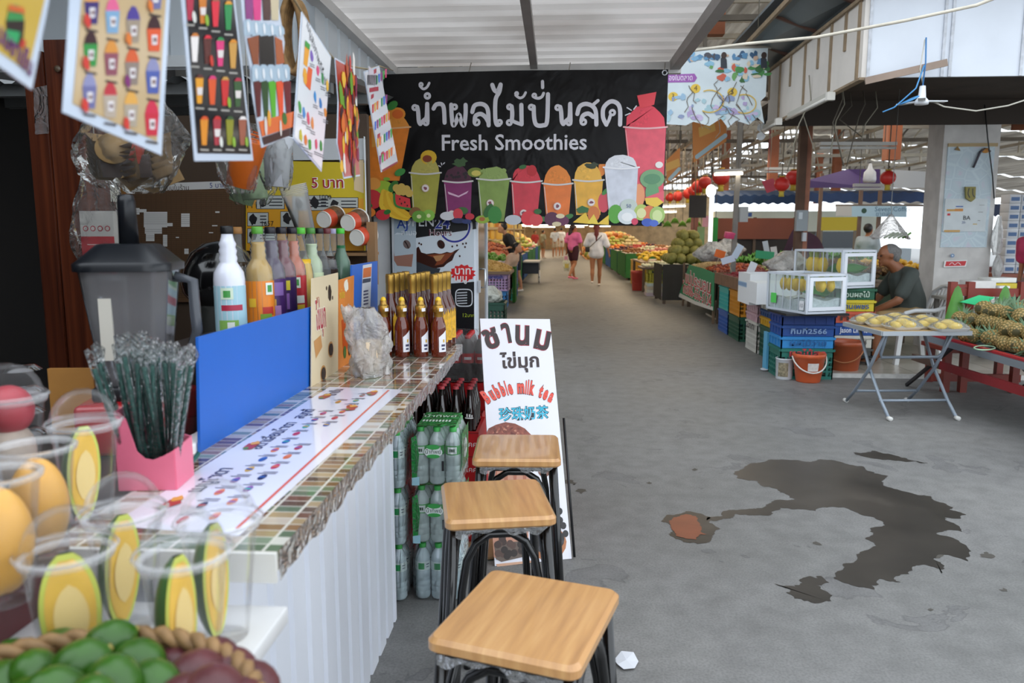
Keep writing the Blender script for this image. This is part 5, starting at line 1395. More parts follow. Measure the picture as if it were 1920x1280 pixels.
b=MB();b.tube([(0,0,0),(0,0,.215)],.0042,SG,8);st0=b.build('drinking_straw')
tag(st0,'dark green drinking straw in a clear paper sleeve standing in the pink holder','straw','straws in the pink holder')
b=MB();b.tube([(0,0,-.004),(0,0,.22),(.003,.002,.235),(-.002,0,.25)],[.0062,.0062,.009,.004],film('#fcfefe',.0,.05,.2,60),7);sl=b.build('clear_sleeve',st0)
kids(st0);n=0
c_,s_=math.cos(.12),math.sin(.12)
for i in range(30):
    lx,ly=R.uniform(-.034,.036),R.uniform(-.03,.03)
    x,y=t.location.x+lx*c_-ly*s_,t.location.y+lx*s_+ly*c_
    rot=(R.uniform(-.12,.12)-ly*2,lx*4.2+R.uniform(-.12,.10),R.uniform(0,6)*0)
    if n==0:place(st0,(x,y,1.008),rot=rot)
    else:dup(st0,(x,y,1.008+.02*R.random()*(lx<0)),rot=rot)
    n+=1
b=MB();b.tube([fl(330,905,1.006),fl(372,850,1.03)],.0045,SG,8);tag(b.build('drinking_straw'),'single dark green straw lying beside the blue board on the menu edge','straw')

# ================================================================ shelf with mango cups in front
PLY=M('#cfcfcf',.45,var=(9,.07))
c_=fl(528,1148,.925);fr_=fl(452,1280,.925)
t=E('white_display_shelf','white board shelf in front of the counter carrying mango cups','shelf',(-.6,.8,0))
b=MB();b.bx(-1.05,-.383,.45,1.008,.90,.925,PLY,.003);on(t,b,'shelf_board')
for x in (-1.0,-.45):
    b=MB();b.bx(x-.02,x+.02,.5,.54,0,.90,M('#b8b8b8',.5));on(t,b,'leg')
    b=MB();b.bx(x-.02,x+.02,.95,.99,0,.90,M('#b8b8b8',.5));on(t,b,'leg')
# red wooden stand at its side with brown edge
t=E('red_wooden_stand','dark red wooden stand with a brown edge beside the white shelf','stand',(-.9,.7,0))
b=MB();b.bx(-1.25,-.715,.3,1.0,.926,1.005,M('#57181c',.35,coat=.3));on(t,b,'body')
b=MB();b.bx(-1.25,-.70,.3,1.005,1.005,1.02,M('#4a3020',.4,var=(20,.25)));on(t,b,'top_board')
b=MB();b.bx(-.708,-.698,.3,1.005,1.003,1.022,M('#6a4a30',.4,var=(20,.25)));on(t,b,'edge_strip')

CUPF=film('#fdfdfe',.02,.03,.14,gloss=.35);RIM=film('#f8f8fa',.2,.03,.5,gloss=.5)
MSKIN=M('#2c5514',.3,var=(18,.2));MFLESH=M('#e2b548',.35,var=(22,.08));MEDGE=M('#c8cf58',.4);MPALE=M('#e6c982',.4)
def clear_cup(t,h=.15,rt=.047,rb=.031,dome=True,hole=True):
    b=MB();b.lathe([(0,.002),(rb-.002,.0),(rb,.004),(rt,h),],CUPF,32);b.build('cup_wall',t)
    b=MB();b.lathe([(rt-.001,h-.004),(rt+.004,h-.002),(rt+.005,h+.003),(rt,h+.006),(rt-.003,h+.001)],RIM,32);b.build('cup_rim',t)
    if dome:
        b=MB();b.lathe([(rt+.006,h+.006),(rt+.002,h+.009)]+[(rt*math.cos(k*.15) ,h+.01+.05*math.sin(k*.15)) for k in range(1,10)]+[(.010,h+.06)],CUPF,32);o=b.build('dome_lid',t)
        b=MB();b.lathe([(rt+.0065,h+.005),(rt+.009,h+.008),(rt+.0065,h+.012)],RIM,32);b.build('lid_rim',o)
def mango_half(t,loc,rot,L=.145,w=.037):
    """half a green mango standing on its tip, the cut face towards -y"""
    Rm=Euler(rot).to_matrix();T=Rm.to_4x4();T.translation=V(loc)
    def prof(v):  # v 0 tip .. 1 top ; half width
        return w*(math.sin(PI*(.02+.96*v)**.85)**.52)*(.72+.34*v)
    b=MB();b.T=T
    b.grid(lambda u,v:(prof(v)*math.cos(PI*u),prof(v)*.85*math.sin(PI*u),L*v),14,18,MSKIN);o=b.build('skin',t)
    b=MB();b.T=T
    b.grid(lambda u,v:(prof(v)*(2*u-1)*.985,-.0005,L*v),8,18,MEDGE)
    b.grid(lambda u,v:(prof(v)*(2*u-1)*.82,-.0012-.002*(1-(2*u-1)**2),L*(.05+.9*v)),8,18,MFLESH)
    b.grid(lambda u,v:(w*.5*math.sin(PI*v)**.6*(2*u-1),-.0036,L*(.2+.55*v)),6,12,MPALE);b.build('flesh',t)
def mango_cup(px,py,z0,h,label,rz,lean,name='mango_cup',hh=.146):
    p=fl(px,py,z0+h)
    t=E(name,label,'cup of mango',(p.x,p.y,z0),rz)
    clear_cup(t,h);mango_half(t,(lean*.04,.004,.005),(-.05,-lean*.55,0),hh)
    return t
mango_cup(125,1042,.926,.152,'cup of halved green mango beside the limes, cut face turned to the viewer',.66,.03)
mango_cup(232,968,.926,.152,'cup of halved green mango behind the lime basket between two other mango cups',1.38,-.28)
mango_cup(345,1045,.926,.152,'cup of halved green mango behind the passion fruit, dome lid overlapping another cup',1.5,-.18)
mango_cup(410,984,.926,.152,'cup of halved green mango standing nearest the white counter panel',1.5,-.22)
mango_cup(158,800,1.001,.152,'cup of halved green mango up on the mosaic counter before the pink straw holder',1.35,-.24)
def peeled(px,py,z0,h,label,dome=False):
    p=fl(px,py,z0+h);t=E('mango_cup',label,'cup of mango',(p.x,p.y,z0))
    clear_cup(t,h,dome=dome)
    b=MB();b.blob((0,0,.073),(.037,.033,.064),M('#d9a24a',.4,var=(25,.07)),20,14,fn=lambda a,c:1+.03*math.sin(3*c));b.build('peeled_mango',t)
    return t
peeled(62,842,1.021,.15,'open cup of peeled yellow mango on the red wooden stand')
p=peeled(-14,895,1.021,.15,'cup of peeled yellow mango cut off by the picture edge on the red stand')
pf=fl(14,735,1.2);t=E('fruit_cup','dome lidded cup of a red dragon fruit by the picture edge above the peeled mango','cup of fruit',(pf.x,pf.y,1.021 if pf.y<1.005 else 1.0),0)
t.location.z=1.021;clear_cup(t,.165,.05);b=MB();b.blob((0,0,.15),(.036,.036,.04),M('#a83a44',.4,var=(20,.2)),16,12);b.build('red_fruit',t);b=MB();b.blob((0,0,.08),(.034,.034,.05),M('#b8a898',.5,var=(30,.2)),16,12);b.build('white_fruit',t)
b=MB();A=fl(62,850,1.0);b.box((A.x-.01,A.y+.16,1.075),(.10,.012,.15),M('#b07c3c',.6,var=(12,.08)),(0,0,.1));tag(b.build('wooden_board'),'small tan wooden board standing behind the peeled mango cup','board')
t=E('cup_lid_stack','small stack of clear lids behind the tan wooden board','lid stack',(A.x-.16,A.y+.2,.986))
for k in range(4):
    b=MB();b.lathe([(0,.012),(.03,.012),(.042,.002),(.045,0)],film('#e8f0f4',.2,.05,.8),18,(0,0,.05*k+.002));b.build('lid',t)

# lime and passion fruit basket
t=E('fruit_basket','round woven wicker basket holding limes and passion fruit','basket',(-.462,.582,.926))
WIC=M('#8a6a44',.65,var=(40,.25));WIC2=M('#5e4428',.7,var=(40,.25))
Rb=.195
b=MB()
for k in range(7):
    r=.15+.045*k/6;z=.008+.0098*k
    b.tube([(r*math.cos(a)*(1+.006*math.sin(20*a+PI*(k%2))),r*math.sin(a)*(1+.006*math.sin(20*a+PI*(k%2))),z) for a in [2*PI*i/80 for i in range(80)]],.0062,WIC if k%2 else WIC2,6,closed=True)
b.build('woven_side',t)
b=MB()
for ph in (0,1):b.tube([((Rb+.004*math.sin(26*a+PI*ph))*math.cos(a),(Rb+.004*math.sin(26*a+PI*ph))*math.sin(a),.079+.005*math.cos(26*a+PI*ph)) for a in [2*PI*i/180 for i in range(180)]],.0075,WIC,6,closed=True)
b.build('braided_rim',t)
b=MB();b.lathe([(0,.005),(.152,.005),(.152,.001),(0,.001)],WIC2,32);b.build('bottom',t)
b=MB();b.blob((0,0,0),(.025,.025,.029),M('#2c560c',.32,var=(30,.15),bump=(160,.2,.002)),20,14,fn=lambda a,c:1+(.10 if a>2.95 else 0));lime=b.build('lime')
tag(lime,'green lime in the wicker basket among other limes','lime','limes in the basket')
b=MB();b.lathe([(0,.0305),(.003,.0315),(.004,.029)],M('#8a7a3a',.6),8);b.build('stem_end',lime);kids(lime)
R=random.Random(4);n=0
LP=[(205,1207,1.012),(150,1250,1.02),(262,1243,1.004),(62,1262,1.01),(110,1222,.985),(212,1283,1.03),(5,1290,1.0),(288,1285,1.012),(105,1300,1.03),(20,1245,.975),(320,1300,.99),(60,1320,1.02),(170,1325,1.04)]
for px,py,z in LP:
    p=fl(px,py,z-.004);rot=(R.uniform(.9,2.2),R.uniform(-.5,.5),R.uniform(0,6))
    if n==0:place(lime,p,rot=rot)
    else:dup(lime,p,rot=rot,sc=R.uniform(.94,1.06))
    n+=1
b=MB();b.blob((0,0,0),(.031,.031,.034),M('#55262a',.4,var=(22,.28),bump=(60,.25,.004)),18,12);pfr=b.build('passion_fruit')
tag(pfr,'wrinkled dark red passion fruit in the wicker basket','passion fruit','passion fruit in the basket');kids(pfr)
for k,(px,py,z) in enumerate(((368,1276,.985),(432,1270,.975),(400,1246,.955),(468,1296,.97),(400,1310,.995),(335,1262,.96),(350,1320,.99),(455,1330,.98))):
    p=fl(px,py,z+.008);rot=(R.uniform(0,3),R.uniform(0,3),0)
    if k==0:place(pfr,p,rot=rot)
    else:dup(pfr,p,rot=rot,sc=R.uniform(.92,1.05))
# ================================================================ people
def caps(b,p,q,r0,r1,m,n=10):
    p,q=V(p),V(q);d=(q-p);d.normalize()
    k=[-1,-.8,-.45,0];pts,rs=[],[]
    for t in k:pts.append(p+d*t*r0);rs.append(r0*math.sqrt(max(.02,1-t*t)))
    for t in k[::-1]:pts.append(q-d*t*r1);rs.append(r1*math.sqrt(max(.02,1-t*t)))
    b.tube(pts,rs,m,n)
def flesh(parent,name,m,segs,blobs=(),vox=.014,sm=4):
    """one continuous surface grown round tapered limbs"""
    b=MB()
    for p,q,r0,r1 in segs:caps(b,p,q,r0,r1,m)
    for c,r,*rot in blobs:b.blob(c,r,m,16,12,Euler(rot[0]).to_matrix() if rot else None)
    o=b.build(name,parent)
    md=o.modifiers.new('skin','REMESH');md.mode='VOXEL';md.voxel_size=vox;md.use_smooth_shade=True
    ms=o.modifiers.new('soft','SMOOTH');ms.iterations=sm;ms.factor=.5
    return o
def hand(wrist,d,side,s=1.0,curl=.5):
    """palm, four curled fingers of unequal length and a thumb, as tapered segments"""
    w=V(wrist);d=V(d).normalized();sd=V(side);sd=(sd-d*sd.dot(d)).normalized();nn=d.cross(sd)
    out=[(w,w+d*.075*s,.024*s,.03*s)]
    for k,(off,ln) in enumerate(((-.028,.062),(-.009,.075),(.010,.07),(.028,.055))):
        a=w+d*.08*s+sd*off*s;c=a+(d*(1-curl*.5)+nn*curl*.6).normalized()*ln*.55*s;e=c+(d*(1-curl)+nn*curl).normalized()*ln*.45*s
        out+=[(a,c,.0105*s,.0095*s),(c,e,.0095*s,.008*s)]
    a=w+d*.03*s-sd*.028*s;c=a+(d*.6-sd*.7+nn*.2).normalized()*.035*s
    out+=[(a,c,.0125*s,.011*s),(c,c+(d*.9-sd*.15+nn*.3).normalized()*.03*s,.011*s,.009*s)]
    return out
def head_shape(c,f,s=1.0):
    """skull, jaw, nose, ears round centre c, face along f"""
    c=V(c);f=V(f).normalized();sd=f.cross(V((0,0,1))).normalized();up=sd.cross(f)
    R3=Matrix((sd,f,up)).transposed().to_euler()
    bl=[(c+up*.02*s,(.072*s,.09*s,.095*s),R3),(c+f*.02*s-up*.045*s,(.056*s,.066*s,.066*s),R3),(c+f*.098*s-up*.012*s,(.013*s,.018*s,.018*s),R3),(c+f*.088*s-up*.055*s,(.024*s,.013*s,.009*s),R3),(c+f*.08*s-up*.088*s,(.024*s,.02*s,.016*s),R3)]
    for k in (1,-1):bl.append((c+sd*.074*k*s-f*.005*s,(.01*s,.02*s,.03*s),R3));bl.append((c+f*.08*s+sd*.032*k*s+up*.026*s,(.022*s,.012*s,.009*s),R3))
    sg=[(c+f*.085*s+up*.02*s,c+f*.104*s-up*.012*s,.008*s,.012*s)]
    return sg,bl
def eyes(t,c,f,s=1.0):
    c=V(c);f=V(f).normalized();sd=f.cross(V((0,0,1))).normalized()
    for k in (1,-1):
        b=MB();b.blob(c+f*.086*s+sd*.031*k*s+V((0,0,.008*s)),(.011*s,.011*s,.006*s),M('#1c1412',.3),10,6);b.build('eye',t)
SKIN1=M('#8a5638',.5,sss=.1);SKIN2=M('#c08a68',.5,sss=.1);SKIN3=M('#a8714e',.5,sss=.1)

def walker(label,loc,rz,H=1.62,skin=SKIN2,shirt='#d8669a',low='#3a1a24',hair='#2a1812',pose='stand',long_hair=True,tee=True,shoe='#e8e0d8',dress=0,vox=.018,turn=0,name='person',group=None,far=False,lean=0):
    """standing or walking adult; local -y is where the body faces"""
    k=H/1.65
    t=E(name,label,'person',loc,rz,group)
    P=lambda x,y,z:V((x*k,(y-lean*max(0,z-.95))*k,z*k))
    st={'stand':(0,0,0,0),'walk':(.17,-.16,.06,.0),'walk2':(-.10,.10,.0,.08)}[pose]
    segs,hd=[],[]
    hipL,hipR=P(.085,0,.88),P(-.085,0,.88)
    kneeL,kneeR=P(.085,st[1]*.45-.02-(.0),.47),P(-.085,st[0]*.35-.03,.47+st[2]*.2)
    ankL,ankR=P(.085,st[1],.075+st[3]),P(-.08,st[0]+(.08 if st[2] else 0),.075+st[2])
    for h,n_,a,s_ in ((hipL,kneeL,ankL,1),(hipR,kneeR,ankR,-1)):
        segs+=[(h,n_,.082*k,.054*k),(n_,n_*.55+a*.45+V((0,.012,0)),.05*k,.052*k),(n_*.55+a*.45+V((0,.012,0)),a,.05*k,.034*k),(a,a+P(0,-.12,-.045),.035*k,.026*k)]
    segs+=[(P(0,0,.92),P(0,-.0,1.12),.125*k,.115*k),(P(-.05,0,1.28),P(.05,0,1.28),.115*k,.115*k),(P(-.14,0,1.36),P(.14,0,1.36),.062*k,.062*k),(P(0,0,1.36),P(0,-.015,1.48),.05*k,.046*k)]
    arms={'stand':((.2,-.02,1.1,.215,-.07,.86),(-.2,-.02,1.1,-.215,-.07,.86)),'walk':((.2,.05,1.1,.21,.02,.86),(-.205,-.05,1.1,-.21,-.10,.86)),'walk2':((.235,-.03,1.12,.16,-.2,1.08),(-.25,.02,1.1,-.30,-.02,.87))}[pose]
    for s_,a in zip((1,-1),arms):
        sh,el,wr=P(.175*s_,0,1.36),P(*a[:3]),P(*a[3:])
        segs+=[(sh,el,.047*k,.038*k),(el,wr,.037*k,.026*k)]+hand(wr,wr-el,(0,1,0),.95*k)
    fdir=V((math.sin(turn),-math.cos(turn),0));hc=P(0,-.02,1.53)
    hs,hb=head_shape(hc,fdir,k)
    flesh(t,'body',skin,segs+hs,hb,vox,3)
    if not far:eyes(t,hc,fdir,k)
    # clothes
    mS=M(shirt,.75,var=(9,.08));w=.017
    sg=[(P(-.06,0,1.28),P(.06,0,1.28),(.122+w)*k,(.122+w)*k),(P(-.13,0,1.36),P(.13,0,1.36),.072*k,.072*k),(P(0,0,1.25),P(0,0,.98),(.12+w)*k,(.135+w)*k)]
    if dress:sg+=[(P(-.04,0,.98),P(-.05,0,dress+.12),.14*k,.14*k),(P(.04,0,.98),P(.05,0,dress+.12),.14*k,.14*k)]
    for s_,a in zip((1,-1),arms):
        sh,el=P(.17*s_,0,1.36),P(*a[:3]);e=sh.lerp(el,.78 if not dress else 1.02);sg.append((sh,e,.066*k,(.075 if not dress else .08)*k))
    flesh(t,'shirt',mS,sg,(),vox,4)
    if not dress:
        mL=M(low,.8);q=.62
        flesh(t,'shorts',mL,[(P(-.05,0,.96),P(.05,0,.96),.125*k,.125*k),(hipL,hipL.lerp(kneeL,q),.1*k,.085*k),(hipR,hipR.lerp(kneeR,q),.1*k,.085*k)],(),vox,3)
    back=-fdir
    hs_=[((hc+V((0,0,.03*k))+back*.02*k),(.083*k,.1*k,.098*k),(0,0,turn))]
    hsg=[]
    if long_hair:hsg=[(hc+back*.07*k+V((0,0,.03)),hc+back*.09*k+V((0,0,-.16*k)),.05*k,.06*k),(hc+back*.09*k+V((0,0,-.16*k)),hc+back*.11*k+V((0,0,-.36*k)),.06*k,.035*k)]
    o=flesh(t,'hair',M(hair,.5),hsg,hs_,vox,3)
    o.location=back*.014+V((0,0,.012))
    for a,s_ in ((ankL,1),(ankR,-1)):
        flesh(t,'shoe',M(shoe,.6),[(a+P(0,.02,-.045),a+P(0,-.14,-.055),.036*k,.034*k)],(),.014,2)
    return t
# the two women on the walkway
p=fl(1117,536);wht=walker('woman in a loose white shirt with red tied hair walking away down the aisle',p,PI-.05,1.60,SKIN3,'#e6e8f0',hair='#6a1c18',pose='walk2',dress=.74)
wht.scale=(1.2,1.2,1.06)
b=MB();b.tube([V((-.03,-.14,1.4)),V((-.12,.13,1.3)),V((.16,.17,1.0))],.008,BLACK,6);b.box((.2,.17,.95),(.1,.05,.13),M('#1c1a1c',.5),None,.01);o=b.build('handbag');o.location=wht.location;o.scale=wht.scale;o.rotation_euler=wht.rotation_euler
tag(o,'small black shoulder bag on the back of the woman in white','bag')
p=fl(1074,524);pnk=walker('woman in a bright pink t-shirt and dark shorts turning her head as she walks',p,PI/2+.9,1.66,SKIN3,'#e070a8','#3a1420','#2c1814','walk',turn=-.5,shoe='#e87a98')
pnk.scale=(1.15,1.15,1.03)
b=MB();bagp=fl(1068,522)+V((-.1,-.2,0))
def fnb(u,v):
    a=2*PI*u;r=.12*math.sin(PI*min(.97,.12+.8*v))**.6*(1 if v<.6 else 1-(v-.6)*1.4)*(1+.1*math.sin(5*a+7*v))
    return (r*math.cos(a),r*.7*math.sin(a),.25+.5*v)
b.grid(fnb,24,12,M('#d8dcc8',.4,var=(14,.3)));b.box((.0,-.08,.42),(.12,.02,.14),M('#d8c860',.5));b.box((-.02,-.03,.66),(.11,.06,.14),M('#e0a0b8',.5));o=b.build('shopping_bag');o.location=bagp
tag(o,'bulging plastic shopping bag carried by the woman in pink','bag')
# further people in the hall
for px,py,H,sh,lo,hr,pose,rz,lab in ((1040,484,1.74,'#dfe6ee','#c8bca8','#2a201a','walk',PI,'man in white t-shirt and beige shorts walking far down the aisle'),(1052,482,1.78,'#e8eaee','#e0dcd4','#2c221c','stand',PI+.2,'man all in white standing far down the aisle'),(1018,484,1.62,'#a8a890','#8a7c64','#3a2a20','stand',2.2,'person in an olive grey shirt browsing far along the row of stalls'),(1003,486,1.6,'#b83a34','#d8d0c4','#1c1614','stand',.6,'person in a red top among the far fruit stalls')):
    walker(lab,fl(px,py),rz,H,SKIN2,sh,lo,hr,pose,False,vox=.025,far=True)
p=at(968,452,18.25);walker('man in a black t-shirt leaning over the fruit at the row of stalls',(p.x,18.25,0),-PI/2+.3,1.68,SKIN2,'#1a1a1e','#2a2a34','#14110f','walk2',False,vox=.022,far=True,lean=.55)
p=at(946,470,15.6);walker('woman with long black hair bent over behind the green mangoes',(p.x,16.22,-.25),1.2,1.5,SKIN2,'#c8a890','#4a3a34','#0e0b0a','stand',True,vox=.02,far=True,lean=.45)
p=at(1650,470,14.5);walker('person in a pale grey shirt behind the hanging food bag',(p.x,15.1,0),2.3,1.62,SKIN3,'#a8b4bc','#3a3a40','#1a1412','stand',False,vox=.022,far=True)
p=at(1912,480,9.6);walker('person in a bright pink-red top at the picture edge behind the red bench',(p.x+.26,9.6,0.03),-1.2,1.6,SKIN3,'#c83a64','#3a3440','#1a1412','stand',False,vox=.02,far=True,lean=.35)

# ---------------------------------------------------------------- the seated man
mY=8.75
hp=at(1660,462,mY)
t=E('person','grey haired man in a dark t-shirt and khaki shorts sitting on a white chair','person',(hp.x,mY,0),0)
# local: he faces -x; seat .44 high
pel=V((.30,0,.56));chest=V((.22,0,.93));neck=V((.12,0,1.09));hd=V((.03,0,1.205));fd=V((-1,-.12,-.12))
segs=[(pel,V((.30,0,.70)),.15,.15),(V((.29,0,.72)),chest,.155,.15),(chest+V((0,-.15,.07)),chest+V((0,.15,.07)),.075,.075),(chest+V((-.03,0,.08)),neck+V((-.04,0,.03)),.08,.068)]
for s_ in (-1,1):
    hip,kn,an=pel+V((-.03,.10*s_,-.02)),V((-.14-.02*s_,.15*s_,.53)),V((-.02+.08*s_,.14*s_,.08))
    segs+=[(hip,kn,.095,.066),(kn,kn.lerp(an,.4)+V((.02,0,0)),.062,.062),(kn.lerp(an,.4)+V((.02,0,0)),an,.06,.042),(an,an+V((-.15,0,-.045)),.04,.032)]
    sh,el,wr=chest+V((.0,.2*s_,.08)),V((.07,.25*s_,.73)),V((-.14,.12*s_,.60))
    segs+=[(sh,el,.058,.046),(el,wr,.046,.033)]+hand(wr,(-1,-.1*s_,-.35),(0,1,.2),1,.7)
sg,bl=head_shape(hd,fd,1.08)
flesh(t,'body',SKIN1,segs+sg,bl,.012,4);eyes(t,hd,fd,1.08)
flesh(t,'shirt',M('#3f4541',.8,var=(9,.08)),[(V((.30,0,.58)),V((.295,0,.72)),.175,.175),(V((.29,0,.72)),chest,.175,.165),(chest+V((0,-.15,.07)),chest+V((0,.15,.07)),.092,.092)]+[(chest+V((.0,.19*s_,.08)),(chest+V((0,.2*s_,.08))).lerp(V((.07,.25*s_,.73)),.72),.078,.078) for s_ in (-1,1)],(),.014,4)
flesh(t,'shorts',M('#9a8058',.8),[(pel+V((0,-.06,-.01)),pel+V((0,.06,-.01)),.155,.155)]+[(pel+V((-.03,.10*s_,-.02)),(pel+V((-.03,.10*s_,-.02))).lerp(V((-.14,.15*s_,.53)),.8),.115,.098) for s_ in (-1,1)],(),.014,3)
flesh(t,'hair',M('#6a6866',.7,var=(60,.3)),[(hd+V((.09,0,.04)),hd+V((.08,0,-.05)),.06,.05)],[(hd+V((.028,0,.045)),(.098,.088,.088)),(hd+V((.075,0,-.01)),(.055,.084,.075))],.011,3)
for s_ in (-1,1):flesh(t,'sandal',M('#2a2624',.6),[(V((-.06+.08*s_,.14*s_,.028)),V((-.24+.08*s_,.14*s_,.026)),.04,.038)],(),.012,2)
# plastic armchair
CH=M('#d4d6d6',.4)
t=E('plastic_chair','white plastic armchair that the grey haired man sits on','chair',(hp.x+.33,mY,0),0)
b=MB();b.box((0,0,.395),(.46,.46,.03),CH,None,.012);b.build('seat',t)
for sx in (-1,1):
    for sy in (-1,1):
        b=MB();b.bar((.19*sx,.2*sy,.39),(.235*sx+(.03 if sx>0 else 0),.235*sy,0),.055,.045,CH,(1,0,0));b.build('leg',t)
for sy in (-1,1):
    b=MB();b.tube([(-.2,.25*sy,.37),(-.21,.26*sy,.52),(-.18,.27*sy,.6),(-.08,.27*sy,.625),(.12,.265*sy,.625),(.24,.25*sy,.66)],.023,CH,8);b.build('armrest',t)
b=MB()
b.tube([(.22,-.24,.39),(.27,-.245,.62),(.33,-.21,.8),(.36,-.1,.86),(.365,0,.875),(.36,.1,.86),(.33,.21,.8),(.27,.245,.62),(.22,.24,.39)],.024,CH,8)
for y in (-.15,-.075,0,.075,.15):b.bar((.22,y,.40),(.355,y*.9,.85),.03,.012,CH,(1,0,0))
b.build('backrest',t)
# ================================================================ market: crates, tables, fruit
def C(h,r=.5):return M(h,r,var=(6,.08))
def crate(x0,x1,y0,y1,z0,z1,col,label,txt=None,tcol='#20242c',aisle='x',solid=False,tside='y',name='plastic_crate',rim=True):
    """lattice sided plastic crate; txt lettered on its front (-y) side"""
    w,d,h=x1-x0,y1-y0,z1-z0;m=C(col)
    t=E(name,label,'crate',((x0+x1)/2,(y0+y1)/2,z0))
    def side(L):
        b=MB();th=.012
        if h<.17 or solid:
            b.bx(-L/2,L/2,0,th,0,h,m)
            n=max(3,int(L/.09))
            for k in range(n):b.bx(-L/2+L*(k+.12)/n,-L/2+L*(k+.2)/n,-.006,0,.01,h-.012,m)
        else:
            b.bx(-L/2,L/2,0,th,0,h*.10,m);b.bx(-L/2,L/2,0,th,h*.72,h,m)
            n=max(4,int(L/.055));rows=max(2,int(h/.075))
            for k in range(n+1):x=-L/2+L*k/n;b.bx(max(x-.011,-L/2),min(x+.011,L/2),0,th,h*.1,h*.72,m)
            for k in range(1,rows):z=h*(.1+.62*k/rows);b.bx(-L/2,L/2,0.001,th-.001,z-.009,z+.009,m)
        if rim:b.bx(-L/2-.0,L/2+.0,-.014,0,h-.03,h-.008,m)
        return b
    for L,loc,rz in ((w,(0,-d/2,0),0),(w,(0,d/2,0),PI),(d,(w/2,0,0),PI/2),(d,(-w/2,0,0),-PI/2)):
        o=side(L).build('lattice_side',t);o.location=loc;o.rotation_euler=(0,0,rz)
    b=MB();b.bx(-w/2+.012,w/2-.012,-d/2+.012,d/2-.012,.002,.014,m);b.build('bottom',t)
    if txt:
        b=MB();s=Sheet(b,(0,-d/2-.0155-.002,0),(1,0,0),(0,0,1),.0008) if tside=='y' else Sheet(b,(-w/2-.0175,0,0),(0,-1,0),(0,0,1),.0008)
        L=w if tside=='y' else d
        fz=min(h*(.62 if h<.17 or solid else .3),.12)
        s.text(txt,0,(h*.25 if h<.17 or solid else h*.75),fz,M(tcol,.6),1,'c',wid=L*.68,off=.02)
        b.build('hand_lettering',t)
    return t

# stack of blue crates at the corner under the small glass case
sx0,sx1,sy0,sy1=2.20,2.72,7.74,8.16
crate(sx0,sx1,sy0,sy1,0,.31,'#1f6e62','teal green crate at the bottom of the blue stack behind the orange bucket','ผลไม้สด','#b8404a')
crate(sx0,sx1,sy0,sy1,.315,.43,'#2a86c8','light blue shallow crate above the teal crate under two dark blue ones','ผลไม้วาย','#1d5a94')
crate(sx0,sx1,sy0,sy1,.435,.545,'#1d4b94','lower dark blue crate in the stack under the small glass case','กิมกี่2566','#8aa8d0')
crate(sx0,sx1,sy0,sy1,.55,.655,'#1b3f88','upper dark blue crate right under the black tray of the small glass case')
b=MB();b.box(((sx0+sx1)/2+.0,sy0+.07,.668),(.62,.5,.022),M('#1c1c1f',.5),(0,0,.1));tag(b.build('black_tray'),'black plastic tray on the blue crates carrying the small glass case','tray')
# second stack with lettered crates
tx0,tx1,ty0,ty1=2.93,3.36,8.42,8.86
crate(tx0,tx1,ty0,ty1,.14,.22,'#4a4c4a','black base crate of the lettered stack on the wheeled dolly')
for k,(c,txt,tc,z,h,lab) in enumerate((('#c8c6bc','เพชรบุรี24','#5a5a58',.225,.13,'dirty white lettered crate near the bottom of the dolly stack'),('#24509a','Jason Line id','#d8dce4',.36,.13,'blue crate with white lettering in the dolly stack'),('#c85a40','ทิดา','#3a2a2a',.495,.12,'orange red crate in the dolly stack behind the glass case'),('#d0bc2e','ลานเพชร','#1f4a8a',.62,.12,'yellow crate with blue Thai lettering beside the seated man'),('#1f5a40','สวนผลไม้','#b8c8b8',.745,.12,'dark green crate directly under the big glass case'))):
    crate(tx0,tx1,ty0,ty1,z,z+h,c,lab,txt,tc,solid=True)
t=E('crate_dolly','low black dolly on swivel wheels under the lettered crates','dolly',((tx0+tx1)/2,(ty0+ty1)/2,0))
b=MB();b.bx(-.24,.24,-.24,.22,.115,.138,BLACK);b.build('platform',t)
for x,y in ((-.2,-.19),(.2,-.19),(-.2,.17),(.2,.17)):
    b=MB();b.lathe([(0,-.014),(.05,-.014),(.055,0),(.05,.014),(0,.014)],M('#26282c',.5),16,(x,y,.055),Euler((0,PI/2,0)).to_matrix());b.bx(x-.02,x+.02,y-.02,y+.02,.08,.115,M('#8a8c90',.4,metal=.6));b.build('wheel',t)

